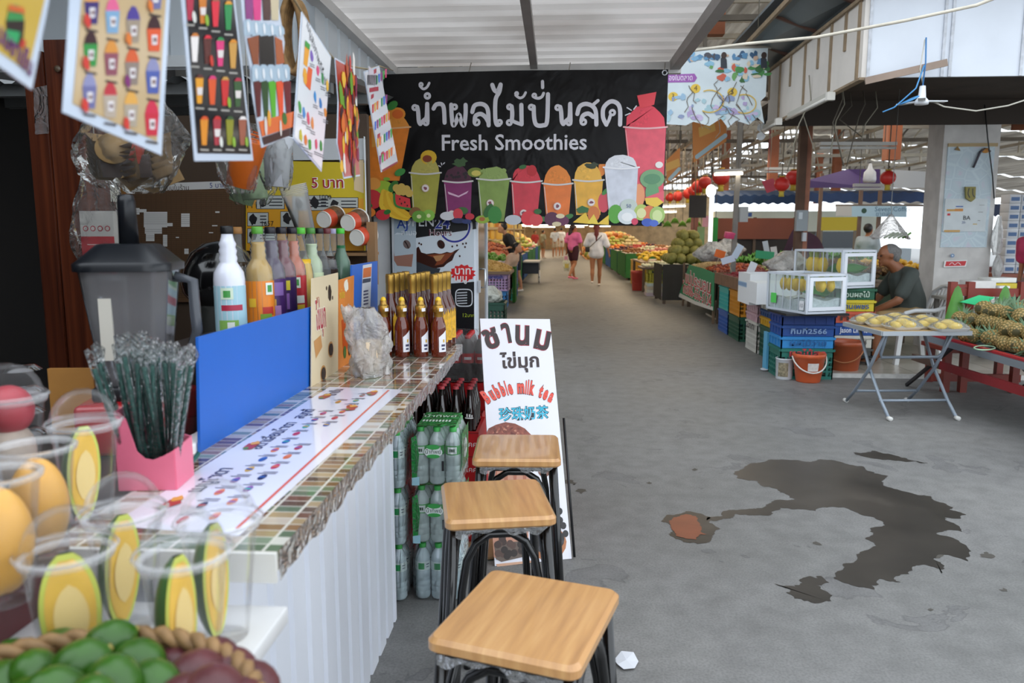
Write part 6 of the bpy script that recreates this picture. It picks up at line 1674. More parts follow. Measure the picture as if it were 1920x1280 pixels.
# glass cases with peeled pineapple on ice
ALU=M('#c3c9d2',.35,metal=.3);GLS=film('#f4faf8',.06,.02,.45);ICE=M('#d3dbe0',.3,var=(30,.12),bump=(40,.9,.02))
def glass_case(pts,w,d,h,rz,label,fr='#c9cfd8'):
    """corner edge nearest the viewer at pts; long side runs away to the left, short door side to the right"""
    m=M(fr,.35)
    t=E('glass_case',label,'display case',pts,rz)
    # local: corner at origin; long side along -x (len w), short side along +y (len d)... box spans x -w..0, y 0..d
    f=.022
    for nm,seg in (('post',((0,0),(-w,0),(0,d),(-w,d))),):
        for x,y in seg:
            b=MB();b.bx(x-f/2,x+f/2,y-f/2,y+f/2,0,h,m);b.build(nm,t)
    for z_ in (f*.5,h-f*.4):
        b=MB()
        for p,q in (((0,0),(-w,0)),((-w,0),(-w,d)),((-w,d),(0,d)),((0,d),(0,0))):b.bar((*p,z_),(*q,z_),f,f,m)
        b.build('frame_ring',t)
    b=MB();b.bx(-w+f,-f,.02,d-.02,.0,.015,M('#9aa0a4',.4));b.build('floor_tray',t)
    for q in (((-w,0),(0,0)),((-w,d),(0,d)),((0,0),(0,d)),((-w,0),(-w,d))):
        b=MB();(xa,ya),(xb,yb)=q;b.add([(xa,ya,f),(xb,yb,f),(xb,yb,h-f),(xa,ya,h-f)],[(0,1,2,3)],GLS);b.build('glass_pane',t)
    b=MB();b.add([(-w,0,h-.012),(0,0,h-.012),(0,d,h-.012),(-w,d,h-.012)],[(0,1,2,3)],GLS);b.build('top_pane',t)
    # door frame on the short side
    b=MB()
    for ya,yb,za,zb in ((.012,.05,.03,h-.03),(d-.05,d-.012,.03,h-.03),(.05,d-.05,.03,.065),(.05,d-.05,h-.065,h-.03)):b.bx(.004,.02,ya,yb,za,zb,M('#dfe3ea',.35))
    b.build('door_frame',t)
    for k in range(1,5):
        b=MB();x=-w*k/5;b.bx(x-.003,x+.003,-.004,.003,f,h-f,m);b.build('mullion',t)
    hh=h*.36
    b=MB();b.grid(lambda u,v:(-w+f+(w-2*f)*u,f+(d-2*f)*v,.016+hh*(.8+.2*math.sin(7*u+2)*math.cos(5*v)+.08*math.sin(31*u)*math.sin(27*v))),30,20,ICE)
    for (xa,ya,xb,yb) in ((-w+f,f*.5,-f*.5,f*.5),(-f*.5,f*.5,-f*.5,d-f),(-w+f,d-f,-f*.5,d-f)):
        b.grid(lambda u,v:(xa+(xb-xa)*u,ya+(yb-ya)*u,.016+v*hh*(.86+.1*math.sin(9*u))),12,3,ICE)
    o=b.build('crushed_ice',t);o['kind']='stuff'
    return t,hh
PINE=M('#f0c41c',.4,var=(30,.1));LEAFG=M('#2e7a24',.45,var=(8,.15))
def pine_peeled(parent_case,hh,spots,stand,base,sc=1,gname='peeled pineapples',lab=''):
    R3=Matrix.Rotation(parent_case.rotation_euler.z,4,'Z');o=None
    for x,y in spots:
        p=parent_case.location+(R3 @ V((x,y,hh+.016+(.065*sc if not stand else .0))))
        if o is None:
            b=MB();b.blob((0,0,.06),(.043,.043,.07),PINE,18,14,fn=lambda a,c:1+.05*math.cos(6*c+5*a));o=b.build('peeled_pineapple');tag(o,lab,'pineapple',gname)
            b=MB();b.lathe([(.016,.12),(.017,.15),(.024,.165),(.02,.17),(0,.172)],M('#9aa83a',.5),10);b.build('stem',o);kids(o)
            place(o,p,sc=sc)
            o.rotation_euler=(0,0,0)
        else:dup(o,p,random.uniform(0,3),sc=sc)
def leaf_sheet(case,x,y,z,w,d,label):
    R3=Matrix.Rotation(case.rotation_euler.z,4,'Z');p=case.location+R3 @ V((x,y,z))
    b=MB();b.grid(lambda u,v:((u-.5)*w,(v-.5)*d,.05*math.sin(5*u+1)*math.sin(3*v)+.06*v),14,8,LEAFG);o=b.build('banana_leaf');place(o,p,case.rotation_euler.z);tag(o,label,'leaf')
c1p=fl(1509,590,.682);c2p=fl(1577,541,.872)
gc1,hh=glass_case((2.345,7.47,.682),.62,.43,.38,math.radians(-70),'small glass case of peeled pineapples on ice, standing on the blue crates')
pine_peeled(gc1,hh,[(-.08-.095*k,.07,) for k in range(5)]+[(-.05,.2),(-.06,.31),(-.15,.25)],False,0,.92,'peeled pineapples in the small case','peeled yellow pineapple with its stem on ice in the small glass case')
leaf_sheet(gc1,-.28,.33,.17,.4,.1,'green banana leaf lying on the ice in the small glass case')
gc2,hh=glass_case((c2p.x,c2p.y,.872),.66,.47,.40,math.radians(-62),'big glass case of peeled pineapples beside the seated man')
pine_peeled(gc2,hh,[(-.33,.07),(-.42,.07),(-.51,.08),(-.58,.16),(-.12,.12)],True,0,1.25,'peeled pineapples in the big case','tall peeled yellow pineapple standing in the big glass case')
leaf_sheet(gc2,-.10,.28,.17,.17,.3,'bright green banana leaf in the big glass case')
leaf_sheet(gc2,-.30,.28,.165,.16,.3,'dark green banana leaf further back in the big glass case')
b=MB();R3=Matrix.Rotation(gc1.rotation_euler.z,4,'Z');p=gc1.location+R3 @ V((-.56,-.006,.07));b.add([R3.to_3x3() @ V(q) for q in ((0,0,0),(.09,0,0),(.09,0,.10),(0,0,.10))],[(0,1,2,3)],M('#58c85a',.5));o=b.build('price_card',None);o.location=p;tag(o,'bright green price card stuck on the small glass case','card')
b=MB();p=gc1.location+R3 @ V((-.06,-.012,.035));s=Sheet(b,(0,0,0),R3.to_3x3() @ V((1,0,0)),(0,0,1));s.rect(-.035,0,.035,.09,M('#e2e4e8',.5),0);s.text('10',0,.025,.055,M('#3a3a44',.5),1,'c');o=b.build('price_card');o.location=p;tag(o,'white price card on the corner of the small glass case','card')

# crates further along the stall edge
crate(2.40,2.84,8.74,9.34,0,.37,'#1f5040','dark green crate at the stall edge under the yellow and blue crates',None,aisle='x')
crate(2.40,2.84,8.74,9.34,.375,.475,'#c8981e','mustard yellow shallow crate on the dark green crate')
crate(2.40,2.84,8.74,9.34,.48,.56,'#23497a','navy shallow crate between the yellow crate and the white one',None)
crate(2.40,2.84,8.74,9.34,.565,.65,'#c8c4b8','off white shallow crate directly under the small foam box')
crate(2.38,2.80,9.40,9.96,0,.37,'#c9c8c0','tall white crate with black lettering at the stall edge','2กท','#2a2a30',tside='x')
crate(2.38,2.80,9.40,9.96,.375,.48,'#c2a0a8','lower pale pink crate under the big foam box',None)
crate(2.38,2.80,9.40,9.96,.485,.59,'#c8a8ae','upper pale pink crate under the big foam box',None)
crate(2.40,2.78,10.42,11.08,0,.33,'#1c4f3c','green lattice crate under the amber crate')
crate(2.40,2.78,10.42,11.08,.335,.68,'#c88420','amber lattice crate under the rambutan tray')
crate(2.40,2.78,11.14,11.80,0,.33,'#2c58a0','blue lattice crate under the turquoise crate')
crate(2.40,2.78,11.14,11.80,.335,.68,'#3aa8a0','turquoise lattice crate beside the green cloth sign')
t=E('foam_box','big open white foam box above the pink crates','foam box',(2.56,9.66,.595))
FO=M('#e6e8ea',.6)
for nm,a in (('long_side',(-.30,.30,-.30,-.27)),('long_side',(-.30,.30,.27,.30)),('short_side',(-.30,-.27,-.27,.27)),('short_side',(.27,.30,-.27,.27))):
    b=MB();b.bx(a[0],a[1],a[2],a[3],0,.37,FO);o=b.build(nm,t)
    if nm=='short_side' and a[0]<0:
        b=MB();s=Sheet(b,(-.302,0,0),(0,-1,0),(0,0,1));s.rect(-.29,.2,.29,.26,M('#a8c4dc',.6),1)
        for k in range(9):s.rect(-.27+.06*k,.21,-.235+.06*k,.25,M('#6a8ab8',.6),2)
        b.build('blue_print',o)
b=MB();b.bx(-.27,.27,-.27,.27,0,.03,FO);b.build('bottom',t)
t=E('foam_box','small open foam box with yellow water stain on the crates by the glass case','foam box',(2.42,9.02,.655))
for nm,a in (('long_side',(-.22,.22,-.24,-.215)),('long_side',(-.22,.22,.215,.24)),('short_side',(-.22,-.195,-.215,.215)),('short_side',(.195,.22,-.215,.215))):
    b=MB();b.bx(a[0],a[1],a[2],a[3],0,.24,FO);b.build(nm,t)
b=MB();b.bx(-.195,.195,-.215,.215,0,.19,M('#d8cfa8',.5,var=(6,.1)));b.build('filling',t)
b=MB();b.bx(2.205,2.23,8.28,8.42,0,.40,M('#5aaad0',.5));tag(b.build('leaning_panel'),'narrow light blue panel standing between crates beside the white paint pail','panel')

# buckets
def bucket(x,y,r0,r1,h,col,hcol,label,drop,sticker=False):
    t=E('bucket',label,'bucket',(x,y,0));m=M(col,.4,var=(5,.05))
    b=MB();b.lathe([(0,.0),(r0*.96,0),(r0,.01),(r1*.97,h*.86),(r1*1.0,h*.87),(r1*1.03,h),(r1*.98,h+.004),(r1*.93,h*.96),(r0*.94,.012),(0,.012)],m,32);b.build('pail',t)
    b=MB();n=16;b.tube([(r1*1.05*math.cos(PI*k/n+drop),r1*1.05*math.sin(PI*k/n+drop)*-.93,h*.9-h*.52*math.sin(PI*k/n)) for k in range(n+1)],.007,M(hcol,.45),6);b.build('handle',t)
    if sticker:
        b=MB();vs=[]
        for k in range(7):
            a=math.radians(-110+42*k/6)
            for z in (.12,.2):r=(r0+(r1*.97-r0)*z/(h*.86))+.0015;vs.append((r*math.cos(a),r*math.sin(a),z))
        b.add(vs,[(2*k,2*k+2,2*k+3,2*k+1) for k in range(6)],M('#d8d0cc',.5,var=(40,.12)),True);b.build('paper_label',t)
p=fl(1517,716);bucket(p.x,p.y+.04,.115,.155,.28,'#c85a30','#dcdad4','small orange bucket with a white label and pale handle',.0,True)
p=fl(1577,695);bucket(p.x,p.y-.06,.14,.185,.33,'#a8502c','#a8683c','larger brick orange bucket behind the labelled one',.35)
p=fl(1474,712)
t=E('paint_pail','small white paint pail with a peeling label next to the orange bucket','pail',(p.x,p.y+.08,0))
b=MB();b.lathe([(0,0),(.078,0),(.08,.004),(.085,.2),(.089,.202),(.089,.212),(.083,.21),(.076,.012),(0,.012)],M('#d8dce0',.4),28);b.build('pail',t)
b=MB();vs=[(.0845*math.cos(a),.0845*math.sin(a),z) for a in [math.radians(-150+10*k) for k in range(8)] for z in (.03,.17)]
b.add(vs,[(2*k,2*k+2,2*k+3,2*k+1) for k in range(7)],M('#8a8068',.7,var=(40,.6)),True);b.build('peeling_label',t)

# ---------------------------------------------------------------- folding table with durian trays
tA,tB,tC,tD=fl(1597,600,.70),fl(1655,622,.70),fl(1778,617,.70),fl(1700,592,.70)
tc_=V(((2.46+3.12)/2,6.38,0))
t=E('folding_table','small folding table with bent grey steel legs holding trays of durian','table',tc_,.10+PI/2)
GREYT=M('#8f9aa6',.4,metal=.2)
b=MB();b.box((0,0,.69),(.64,.70,.016),M('#a88a5c',.4,var=(5,.1)),None,.004);b.build('table_top',t)
b=MB()
for p,q in (((-.32,-.35),(.32,-.35)),((.32,-.35),(.32,.35)),((.32,.35),(-.32,.35)),((-.32,.35),(-.32,-.35))):b.bar((*p,.685),(*q,.685),.018,.034,M('#a9b0b6',.35,metal=.2))
b.build('metal_edge',t)
for y,s_ in ((-.27,1),(.27,-1)):
    for sx in (1,-1):
        b=MB();b.tube([(-.24*sx,y+.015*sx,.67),(-.03*sx,y+.015*sx,.36),(.19*sx,y+.015*sx,.13),(.33*sx,y+.015*sx,.012)],.013,GREYT,8);b.build('leg',t)
        b=MB();b.lathe([(0,-.02),(.018,-.02),(.018,.02),(0,.02)],M('#dcdcd8',.5),10,(.335*sx,y+.015*sx,.018),Euler((0,PI/2,0)).to_matrix());b.build('foot_cap',t)
for sx in (1,-1):
    b=MB();b.tube([(.19*sx,-.27,.13),(.19*sx,.27,.13)],.011,GREYT,8);b.build('crossbar',t)
b=MB();b.tube([(-.20,-.25,.66),(-.13,-.25,.50),(-.10,-.23,.465),(-.10,.23,.465),(-.13,.25,.50),(-.20,.25,.66)],.013,GREYT,8);b.build('lock_bar',t)
def durian_tray():
    t=E('durian_tray','white tray of wrapped yellow durian pieces on the folding table','food tray',(0,0,0),0,'durian trays')
    b=MB();o=rrect(.115,.075,.02);i=rrect(.095,.055,.015);k=len(o)
    b.add([(x,y,.0) for x,y in i]+[(x,y,.02) for x,y in o]+[(x*.96,y*.95,.02) for x,y in o]+[(x*.97,y*.96,.006) for x,y in i],[tuple(range(k))[::-1]]+[(a*k+j,a*k+(j+1)%k,(a+1)*k+(j+1)%k,(a+1)*k+j) for a in range(3) for j in range(k)]+[tuple(3*k+j for j in range(k))],M('#e2e4e4',.5));b.build('foam_tray',t)
    for k,(x,y,z,r) in enumerate(((-.045,.012,.032,.3),(.03,-.015,.034,-.3),(-.005,.0,.052,.1))):
        b=MB();b.blob((x,y,z),(.05,.03,.024),M('#e6c864',.45,var=(25,.1)),14,10,Euler((0,.1,r)).to_matrix(),lambda a,c:1+.06*math.sin(3*c));b.build('durian_piece',t)
    b=MB();b.grid(lambda u,v:((u-.5)*.23,(v-.5)*.15,.021+.06*math.sin(PI*u)**.5*math.sin(PI*v)**.5),12,10,film('#fbfbf8',.03,.06,.3,30));b.build('cling_film',t)
    return kids(t)
dt=durian_tray();n=0
for x,y,r in ((-.19,.22,.2),(.06,.24,-.1),(.20,.08,.1),(-.16,.03,-.15),(.03,.05,.3),(.16,-.12,-.1),(-.10,-.16,.25),(.20,-.27,.15)):
    c,s_=math.cos(.10),math.sin(.10);p=tc_+V((x*c-y*s_,x*s_+y*c,.699))
    if n==0:place(dt,p,r,sc=1.16)
    else:dup(dt,p,r,sc=1.16)
    n+=1

# ---------------------------------------------------------------- pineapple table
t=E('pineapple_table','long low red and grey steel table with slanting legs loaded with pineapples','table',(3.8,5.8,0))
x0,x1,y0,y1=3.28,4.45,4.4,7.05
b=MB();b.bx(x0,x1,y0,y1,.535,.55,M('#9aa0a4',.4,metal=.3));on(t,b,'table_top')
b=MB();b.bar((x0,y0,.52),(x0,y1,.52),.03,.05,M('#8d959b',.4,metal=.3));b.bar((x1,y0,.52),(x1,y1,.52),.03,.05,M('#8d959b',.4));b.bar((x0,y1,.52),(x1,y1,.52),.03,.05,M('#8d959b',.4));on(t,b,'metal_edge')
b=MB();b.bar((x0+.02,y0,.558),(x0+.02,y1,.558),.05,.016,M('#a8242c',.35));on(t,b,'red_lip')
b=MB();b.bar((x0,y0,.36),(x0,y1-.2,.32),.035,.065,M('#8a2428',.45,var=(6,.12)));on(t,b,'red_rail')
b=MB();b.bar((x0-.004,y1-.3,.322),(x0-.004,y1+.2,.316),.045,.06,M('#5a4438',.6,var=(9,.2)));on(t,b,'rail_end')
for xx in (x0+.03,x1-.06):
    for ya,yb in ((6.6,7.44),(5.68,4.5)):
        b=MB();b.bar((xx,ya,.52),(xx,yb,.012),.024,.028,M('#1e1e22',.4));on(t,b,'slanting_leg')
PSKIN_A,PSKIN_B='#8a7040','#4a4a2c'
def pine_mat():
    m,p,N,L=nodes_mat('pineapple_skin')
    at_=N('Attribute');at_.attribute_name='eye'
    r=ramp(N,[(.0,'#4a4628'),(.35,'#6a6034'),(.7,'#9a8048'),(1,'#b89a68')]);L(at_.outputs['Fac'],r.inputs[0]);L(r.outputs[0],p.inputs['Base Color']);p.inputs['Roughness'].default_value=.6
    return m
def pineapple():
    nu,nv=64,40;vs,cols=[],[]
    for i in range(nv+1):
        v=i/nv
        for j in range(nu):
            u=j/nu;r=.062*min(1,math.sin(PI*(.06+.88*v))**.42)
            a,c=8*(u+.55*v),8*(u-.55*v);f=abs(math.sin(PI*a))*abs(math.sin(PI*c));f=f**.6
            rr=r*(.90+.13*f);vs.append((rr*math.cos(2*PI*u),rr*math.sin(2*PI*u),-.072+.144*v));cols.append(f)
    b=MB();m=pine_mat()
    b.add(vs,[(i*nu+j,i*nu+(j+1)%nu,(i+1)*nu+(j+1)%nu,(i+1)*nu+j) for i in range(nv) for j in range(nu)]+[tuple(range(nu))[::-1],tuple(nv*nu+j for j in range(nu))],m,True)
    o=b.build('pineapple');at_=o.data.attributes.new('eye','FLOAT','POINT');at_.data.foreach_set('value',cols)
    tag(o,'whole pineapple piled on the long red steel table','pineapple','pineapples on the red table')
    b=MB();R=random.Random(3)
    for k in range(26):
        a=k*2.4;tilt=.15+.9*(k/26);ln=.15-.06*(k/26);z0=.068
        d=V((math.sin(tilt)*math.cos(a),math.sin(tilt)*math.sin(a),math.cos(tilt)));sd=V((-math.sin(a),math.cos(a),0))*.009
        p0=V((0,0,z0))+d*.008;p1=p0+d*ln*.55+V((0,0,.006));p2=p0+d*ln+V((math.cos(a),math.sin(a),0))*.02
        b.add([p0-sd,p0+sd,p1+sd*.8,p1-sd*.8,p2],[(0,1,2,3),(3,2,4)],M('#5d7a58',.5,var=(14,.2)))
    b.build('leaf_crown',o);return kids(o)
pa=pineapple();n=0;R=random.Random(21)
for layer,(xs,ys,z) in enumerate(((5,17,.62),(5,16,.715),(4,14,.81),(3,11,.90))):
    for i in range(xs):
        for j in range(ys):
            if n>=200:break
            x=x0+.13+.08*layer+.215*i+R.uniform(-.04,.04);y=6.95-.09*layer-.126*j+R.uniform(-.028,.028)
            if y<4.7:continue
            rot=(R.uniform(-.12,.12),PI/2+R.uniform(-.35,.2),R.uniform(.5,1.5)+(0 if R.random()<.85 else-2.2))
            if n==0:place(pa,(x,y,z),rot=rot)
            else:dup(pa,(x,y,z+R.uniform(-.006,.01)),rot=rot,sc=R.uniform(.92,1.06))
            n+=1
b=MB();b.tube([fl(1846+20*math.cos(a),652+4*math.sin(a),.572) for a in [2*PI*k/20 for k in range(20)]],.006,M('#a8c8a8',.4),6,closed=True);tag(b.build('green_hoop'),'pale green wire hoop lying before the pineapples on the red lip','hoop')
q=[at(*k,7.0) for k in ((1800,566),(1836,553),(1866,557),(1842,574))]
b=MB();b.add(q+[p+V((0,.02,-.004)) for p in q],[(0,1,2,3),(7,6,5,4),(0,4,5,1),(1,5,6,2),(2,6,7,3),(3,7,4,0)],M('#3ac884',.5));tag(b.build('price_board'),'bright mint green price board stuck among the pineapple crowns','sign')
for k,(px,py) in enumerate(((1800,560),(1890,560))):
    b=MB();p=at(px,py,7.02);b.grid(lambda u,v:(p.x+.2*(u-.5),p.y+.05*v,p.z-.22+.24*math.sin(PI*u)*(.4+v)),8,4,M('#3f7a1e',.45,var=(9,.2)));tag(b.build('banana_leaf'),('green banana leaf behind the pineapples before the bench end','green banana leaf behind the pineapples past the mint price board')[k],'leaf')

# red bench and goods beside the pillar
REDW=M('#7a2b1e',.45,var=(8,.12))
t=E('red_wooden_bench','red wooden bench with a slatted end in front of the white pillar','bench',at(1850,560,7.2))
A,B=at(1785,526,7.2),at(1930,560,7.2);bt=t.location
for px in (1787,1820,1918):
    b=MB();p=at(px,528,7.2);b.bx(p.x-.03,p.x+.03,7.17,7.23,0,p.z,REDW);on(t,b,'post')
for (xa,xb,py,h) in ((1787,1820,536,.03),(1787,1820,547,.07),(1820,1960,548,.075)):
    b=MB();p,q=at(xa,py,7.2),at(xb,py,7.2);b.bx(p.x,q.x,7.185,7.215,p.z-h/2,p.z+h/2,REDW);on(t,b,'back_rail')
b=MB();p,q=at(1787,560,7.2),at(1960,560,7.2);b.bx(p.x,q.x,7.2,7.75,.36,.40,REDW);on(t,b,'seat')
b=MB();b.bx(p.x,q.x,7.45,7.5,.05,.12,REDW);on(t,b,'lower_rail')
for xx in (p.x+.05,q.x-.1):
    b=MB();b.bx(xx,xx+.06,7.68,7.74,0,.36,REDW);on(t,b,'rear_leg')
# table with clutter behind the bench
t=E('clutter_table','low table behind the red bench covered with packing goods','table',at(1870,560,8.3))
A,B=at(1790,545,8.3),at(1960,545,8.3);b=MB();b.bx(A.x,B.x,8.0,8.8,.74,.77,M('#b9b4aa',.5));on(t,b,'table_top')
for xx in (A.x+.04,B.x-.04):
    for yy in (8.05,8.75):
        b=MB();b.bx(xx-.02,xx+.02,yy-.02,yy+.02,.03,.74,M('#7a7670',.5));on(t,b,'leg')
def small_box(px,py,Y,w,d,h,col,label,name='cardboard_box',rz=0,z=None):
    p=at(px,py,Y);zz=p.z if z is None else z
    b=MB();b.box((0,0,h/2),(w,d,h),M(col,.5,var=(10,.08)),None,.004);o=b.build(name);place(o,(p.x,Y,zz),rz);tag(o,label,'box');return o
small_box(1832,540,8.2,.26,.2,.2,'#d6d4d0','milky white tub box on the table behind the red bench','plastic_tub',.1,.77)
small_box(1868,540,8.3,.30,.2,.17,'#c8b018','white box with a yellow lid spilling over on the clutter table','carton_box',.1,.77)
small_box(1868,540,8.3,.29,.19,.05,'#dcdcd8','pale folded carton lying on the yellow carton behind the bench','folded_carton',.2,.945)
small_box(1880,540,8.12,.1,.08,.15,'#e4e6e8','small upright white box next to the yellow carton','small_carton',0,.77)
small_box(1902,540,8.25,.2,.2,.1,'#3a8a70','teal green box on the clutter table near the picture edge','small_carton',.2,.77)
small_box(1915,540,8.35,.16,.3,.18,'#24406a','navy box leaning on the clutter table at the picture edge','small_carton',.4,.77)
t=E('motor_scooter','dark blue and black motor scooter seat and fairing behind the clutter table','scooter',at(1925,500,9.1));t.location.z=.03
b=MB();b.blob((0,0,.78),(.36,.14,.09),M('#14141a',.4),16,10);b.build('saddle',t)
b=MB();b.blob((.1,0,.5),(.5,.16,.24),M('#1f3460',.2,coat=.6),18,12);b.build('fairing',t)
for x in (-.35,.55):
    b=MB();b.tube([(x+.22*math.cos(a),0,.25+.22*math.sin(a)) for a in [2*PI*k/20 for k in range(20)]],.045,M('#16161a',.7),8,closed=True);b.bar((x,-.05,.25),(x,.05,.25),.08,.08,M('#8a8c90',.4));b.bar((x,0,.25),(x+.05,0,.6),.05,.05,M('#4a4c52',.4));b.build('wheel',t)
# stacked blue and white cartons beyond the pillar
for col_ in range(2):
    for k in range(9):
        p=at(1884+22*col_,500,12.0)
        b=MB();b.box((0,0,.065),(.16,.24,.126),M('#c8ccd2',.5),None,.004);s=Sheet(b,(-.08,-.1215,0),(1,0,0),(0,0,1));s.rect(.02,.035,.14,.09,M('#4a6a98',.5),1)
        o=b.build('carton');place(o,(p.x,12.0,.86+.128*k));tag(o,'blue printed white carton in the tall stacks beyond the pillar','carton','cartons stacked beyond the pillar')
b=MB();p=at(1895,500,12);b.bx(p.x-.3,p.x+.8,11.8,12.3,.80,.855,M('#8a4a34',.5));b.bx(p.x-.28,p.x+.78,11.82,12.28,0,.8,M('#6a4a3c',.6));tag(b.build('stall_counter'),'reddish counter under the carton stacks beyond the pillar','counter')
# white bags hung on the pillar edge
for k,(px,y0_,y1_,Y,lab) in enumerate(((1872,405,478,9.68,'limp white plastic bag hanging on the pillar corner'),(1862,478,520,9.6,'second white plastic bag bulging low on the pillar corner'))):
    A,B=at(px,y0_,Y),at(px,y1_,Y);h=A.z-B.z
    bm_=bag_mesh(.06,.05,h,30+k,film('#e8e8e6',.5,.15,.8,18,'#e4e4e2'),.3);o=bm_.build('hanging_bag');place(o,(max(A.x,5.22),Y-.02,B.z));tag(o,lab,'bag')
# ================================================================ fruit stalls deeper in the hall
def proto(name,label,cat,group,build):
    o=build();o.name=name;tag(o,label,cat,group);return o
def one(m,r,nu=10,nv=7,fn=None,stem=None):
    def f():
        b=MB();b.blob((0,0,0),r,m,nu,nv,fn=fn)
        if stem:b.lathe([(0,r[2] if isinstance(r,tuple) else r),(.006,(r[2] if isinstance(r,tuple) else r)+.02)],stem,5)
        return b.build('fruit')
    return f
MADE={}
def heap(key,make,label,group,x0,x1,y0,y1,z,nx,ny,layers,dz,jit=.25,tilt=1.5,sc=(.9,1.1),cat=None):
    """a sloped pile of separate fruit, each a thing of its own"""
    R=random.Random(hash(group)%999 if 0 else sum(map(ord,group)))
    src=None
    for L in range(layers):
        f=L/max(1,layers);ax_,bx_=x0+(x1-x0)*.5*f*.8,x1-(x1-x0)*.5*f*.8;ay,by=y0+(y1-y0)*.5*f*.8,y1-(y1-y0)*.5*f*.8
        mx,my=max(1,round(nx*(1-.8*f))),max(1,round(ny*(1-.8*f)))
        for i in range(mx):
            for j in range(my):
                px=ax_+(bx_-ax_)*((i+.5)/mx)+R.uniform(-jit,jit)*(x1-x0)/nx;py=ay+(by-ay)*((j+.5)/my)+R.uniform(-jit,jit)*(y1-y0)/ny
                loc=(px,py,z+dz*L+R.uniform(0,.01));rot=(R.uniform(-tilt,tilt),R.uniform(-tilt,tilt),R.uniform(0,6));s=R.uniform(*sc)
                if src is None:
                    if key in MADE:src=dup(MADE[key],loc,rot=rot,sc=s,label=label,group=group)
                    else:
                        src=make();src.name=key;MADE[key]=kids(src);tag(src,label,cat or key.replace('_',' '),group);place(src,loc,rot=rot,sc=s)
                else:dup(src if src.name in KIDS else MADE[key],loc,rot=rot,sc=s,label=label,group=group)
def table(x0,x1,y0,y1,z,label,top='#7a6048',cloth=None,side='x',name='stall_table'):
    t=E(name,label,'table',((x0+x1)/2,(y0+y1)/2,0))
    b=MB();b.bx(x0,x1,y0,y1,z-.04,z,C(top));on(t,b,'table_top')
    for xx in (x0+.05,x1-.05):
        for yy in (y0+.05,y1-.05):
            b=MB();b.bx(xx-.03,xx+.03,yy-.03,yy+.03,0,z-.04,C('#5a4838'));on(t,b,'leg')
    if cloth:
        xs=x0 if side=='x' else x1;sg=-1 if side=='x' else 1
        b=MB();n=int((y1-y0)/.12)*2
        b.grid(lambda u,v:(xs+sg*(.012+.012*math.sin(u*n*PI)),y0+(y1-y0)*u,.08+(z-.05)*v),n*2,2,C(cloth,.8));on(t,b,'side_cloth')
        b=MB();b.grid(lambda u,v:(x0+(x1-x0)*u,y0-.012-.01*math.sin(u*30),.08+(z-.05)*v),30,2,C(cloth,.8));on(t,b,'front_cloth')
    return t
spk=lambda a,c:1+.10*(math.sin(9*c)*math.sin(11*a))
F_RAMB=one(M('#8a1c28',.5),.022,8,6,lambda a,c:1+.12*math.sin(7*c+3*a))
F_DUR=one(M('#8a8440',.6,var=(20,.25)),(.10,.10,.125),24,16,spk,M('#6a6038',.6))
F_MANY=one(M('#e0b030',.4),(.034,.03,.055));F_MANG=one(M('#5a8a2c',.4),(.034,.03,.055));F_ORA=one(M('#e0802a',.45),.036);F_PEA=one(M('#e2c2a0',.5),.036)
F_POM=one(M('#a8b04a',.5),.07,14,10);F_RED=one(M('#a83028',.45),.036);F_GUA=one(M('#d8d8b8',.5),.034);F_PINK=one(M('#d88a80',.5),.032);F_MEL=one(M('#c9b98a',.6),.075,14,10);F_SAP=one(M('#9a6a40',.6),.03);F_MGS=one(M('#4a2034',.5),.028)
def F_BAN():
    b=MB()
    for k in range(6):
        a=-.5+.2*k;b.tube([(.02*math.cos(a),.02*math.sin(a),0),(.08*math.cos(a),.07*math.sin(a)+.0,.02),(.14*math.cos(a),.12*math.sin(a),.0),(.18*math.cos(a),.14*math.sin(a),-.04)],[.008,.017,.017,.006],M('#d8b428',.45,var=(12,.15)),6)
    return b.build('banana_bunch')
def F_BANG():
    b=MB()
    for k in range(7):
        a=-.6+.2*k;b.tube([(.02*math.cos(a),.02*math.sin(a),0),(.08*math.cos(a),.07*math.sin(a)+.0,.02),(.14*math.cos(a),.12*math.sin(a),.0),(.18*math.cos(a),.14*math.sin(a),-.04)],[.008,.02,.02,.006],M('#6a9a30',.45,var=(12,.15)),6)
    return b.build('green_banana_bunch')
def F_GRN():
    b=MB();R=random.Random(5)
    for k in range(9):
        a=k*2.4;d=V((math.cos(a),math.sin(a),.9));b.grid(lambda u,v:tuple(d*(.09*v)+V((-d.y,d.x,0))*(.06*(u-.5)*math.sin(PI*(.15+.8*v)))+V((0,0,.02*math.sin(PI*u)))),3,4,M('#5a9a38',.5,var=(15,.25)))
    return b.build('leafy_green')
def F_TWIG():
    b=MB();R=random.Random(6)
    for k in range(14):
        a=R.uniform(0,6);e=R.uniform(.2,1.3);b.tube([(0,0,0),(.10*math.cos(a)*math.cos(e),.10*math.sin(a)*math.cos(e),.10*math.sin(e))],.003,M('#5a4028',.8),4)
        b.blob((.08*math.cos(a+.3),.08*math.sin(a+.3),.03+.04*R.random()),.014,M('#8a6a40',.6),6,4)
    return b.build('longan_bunch')
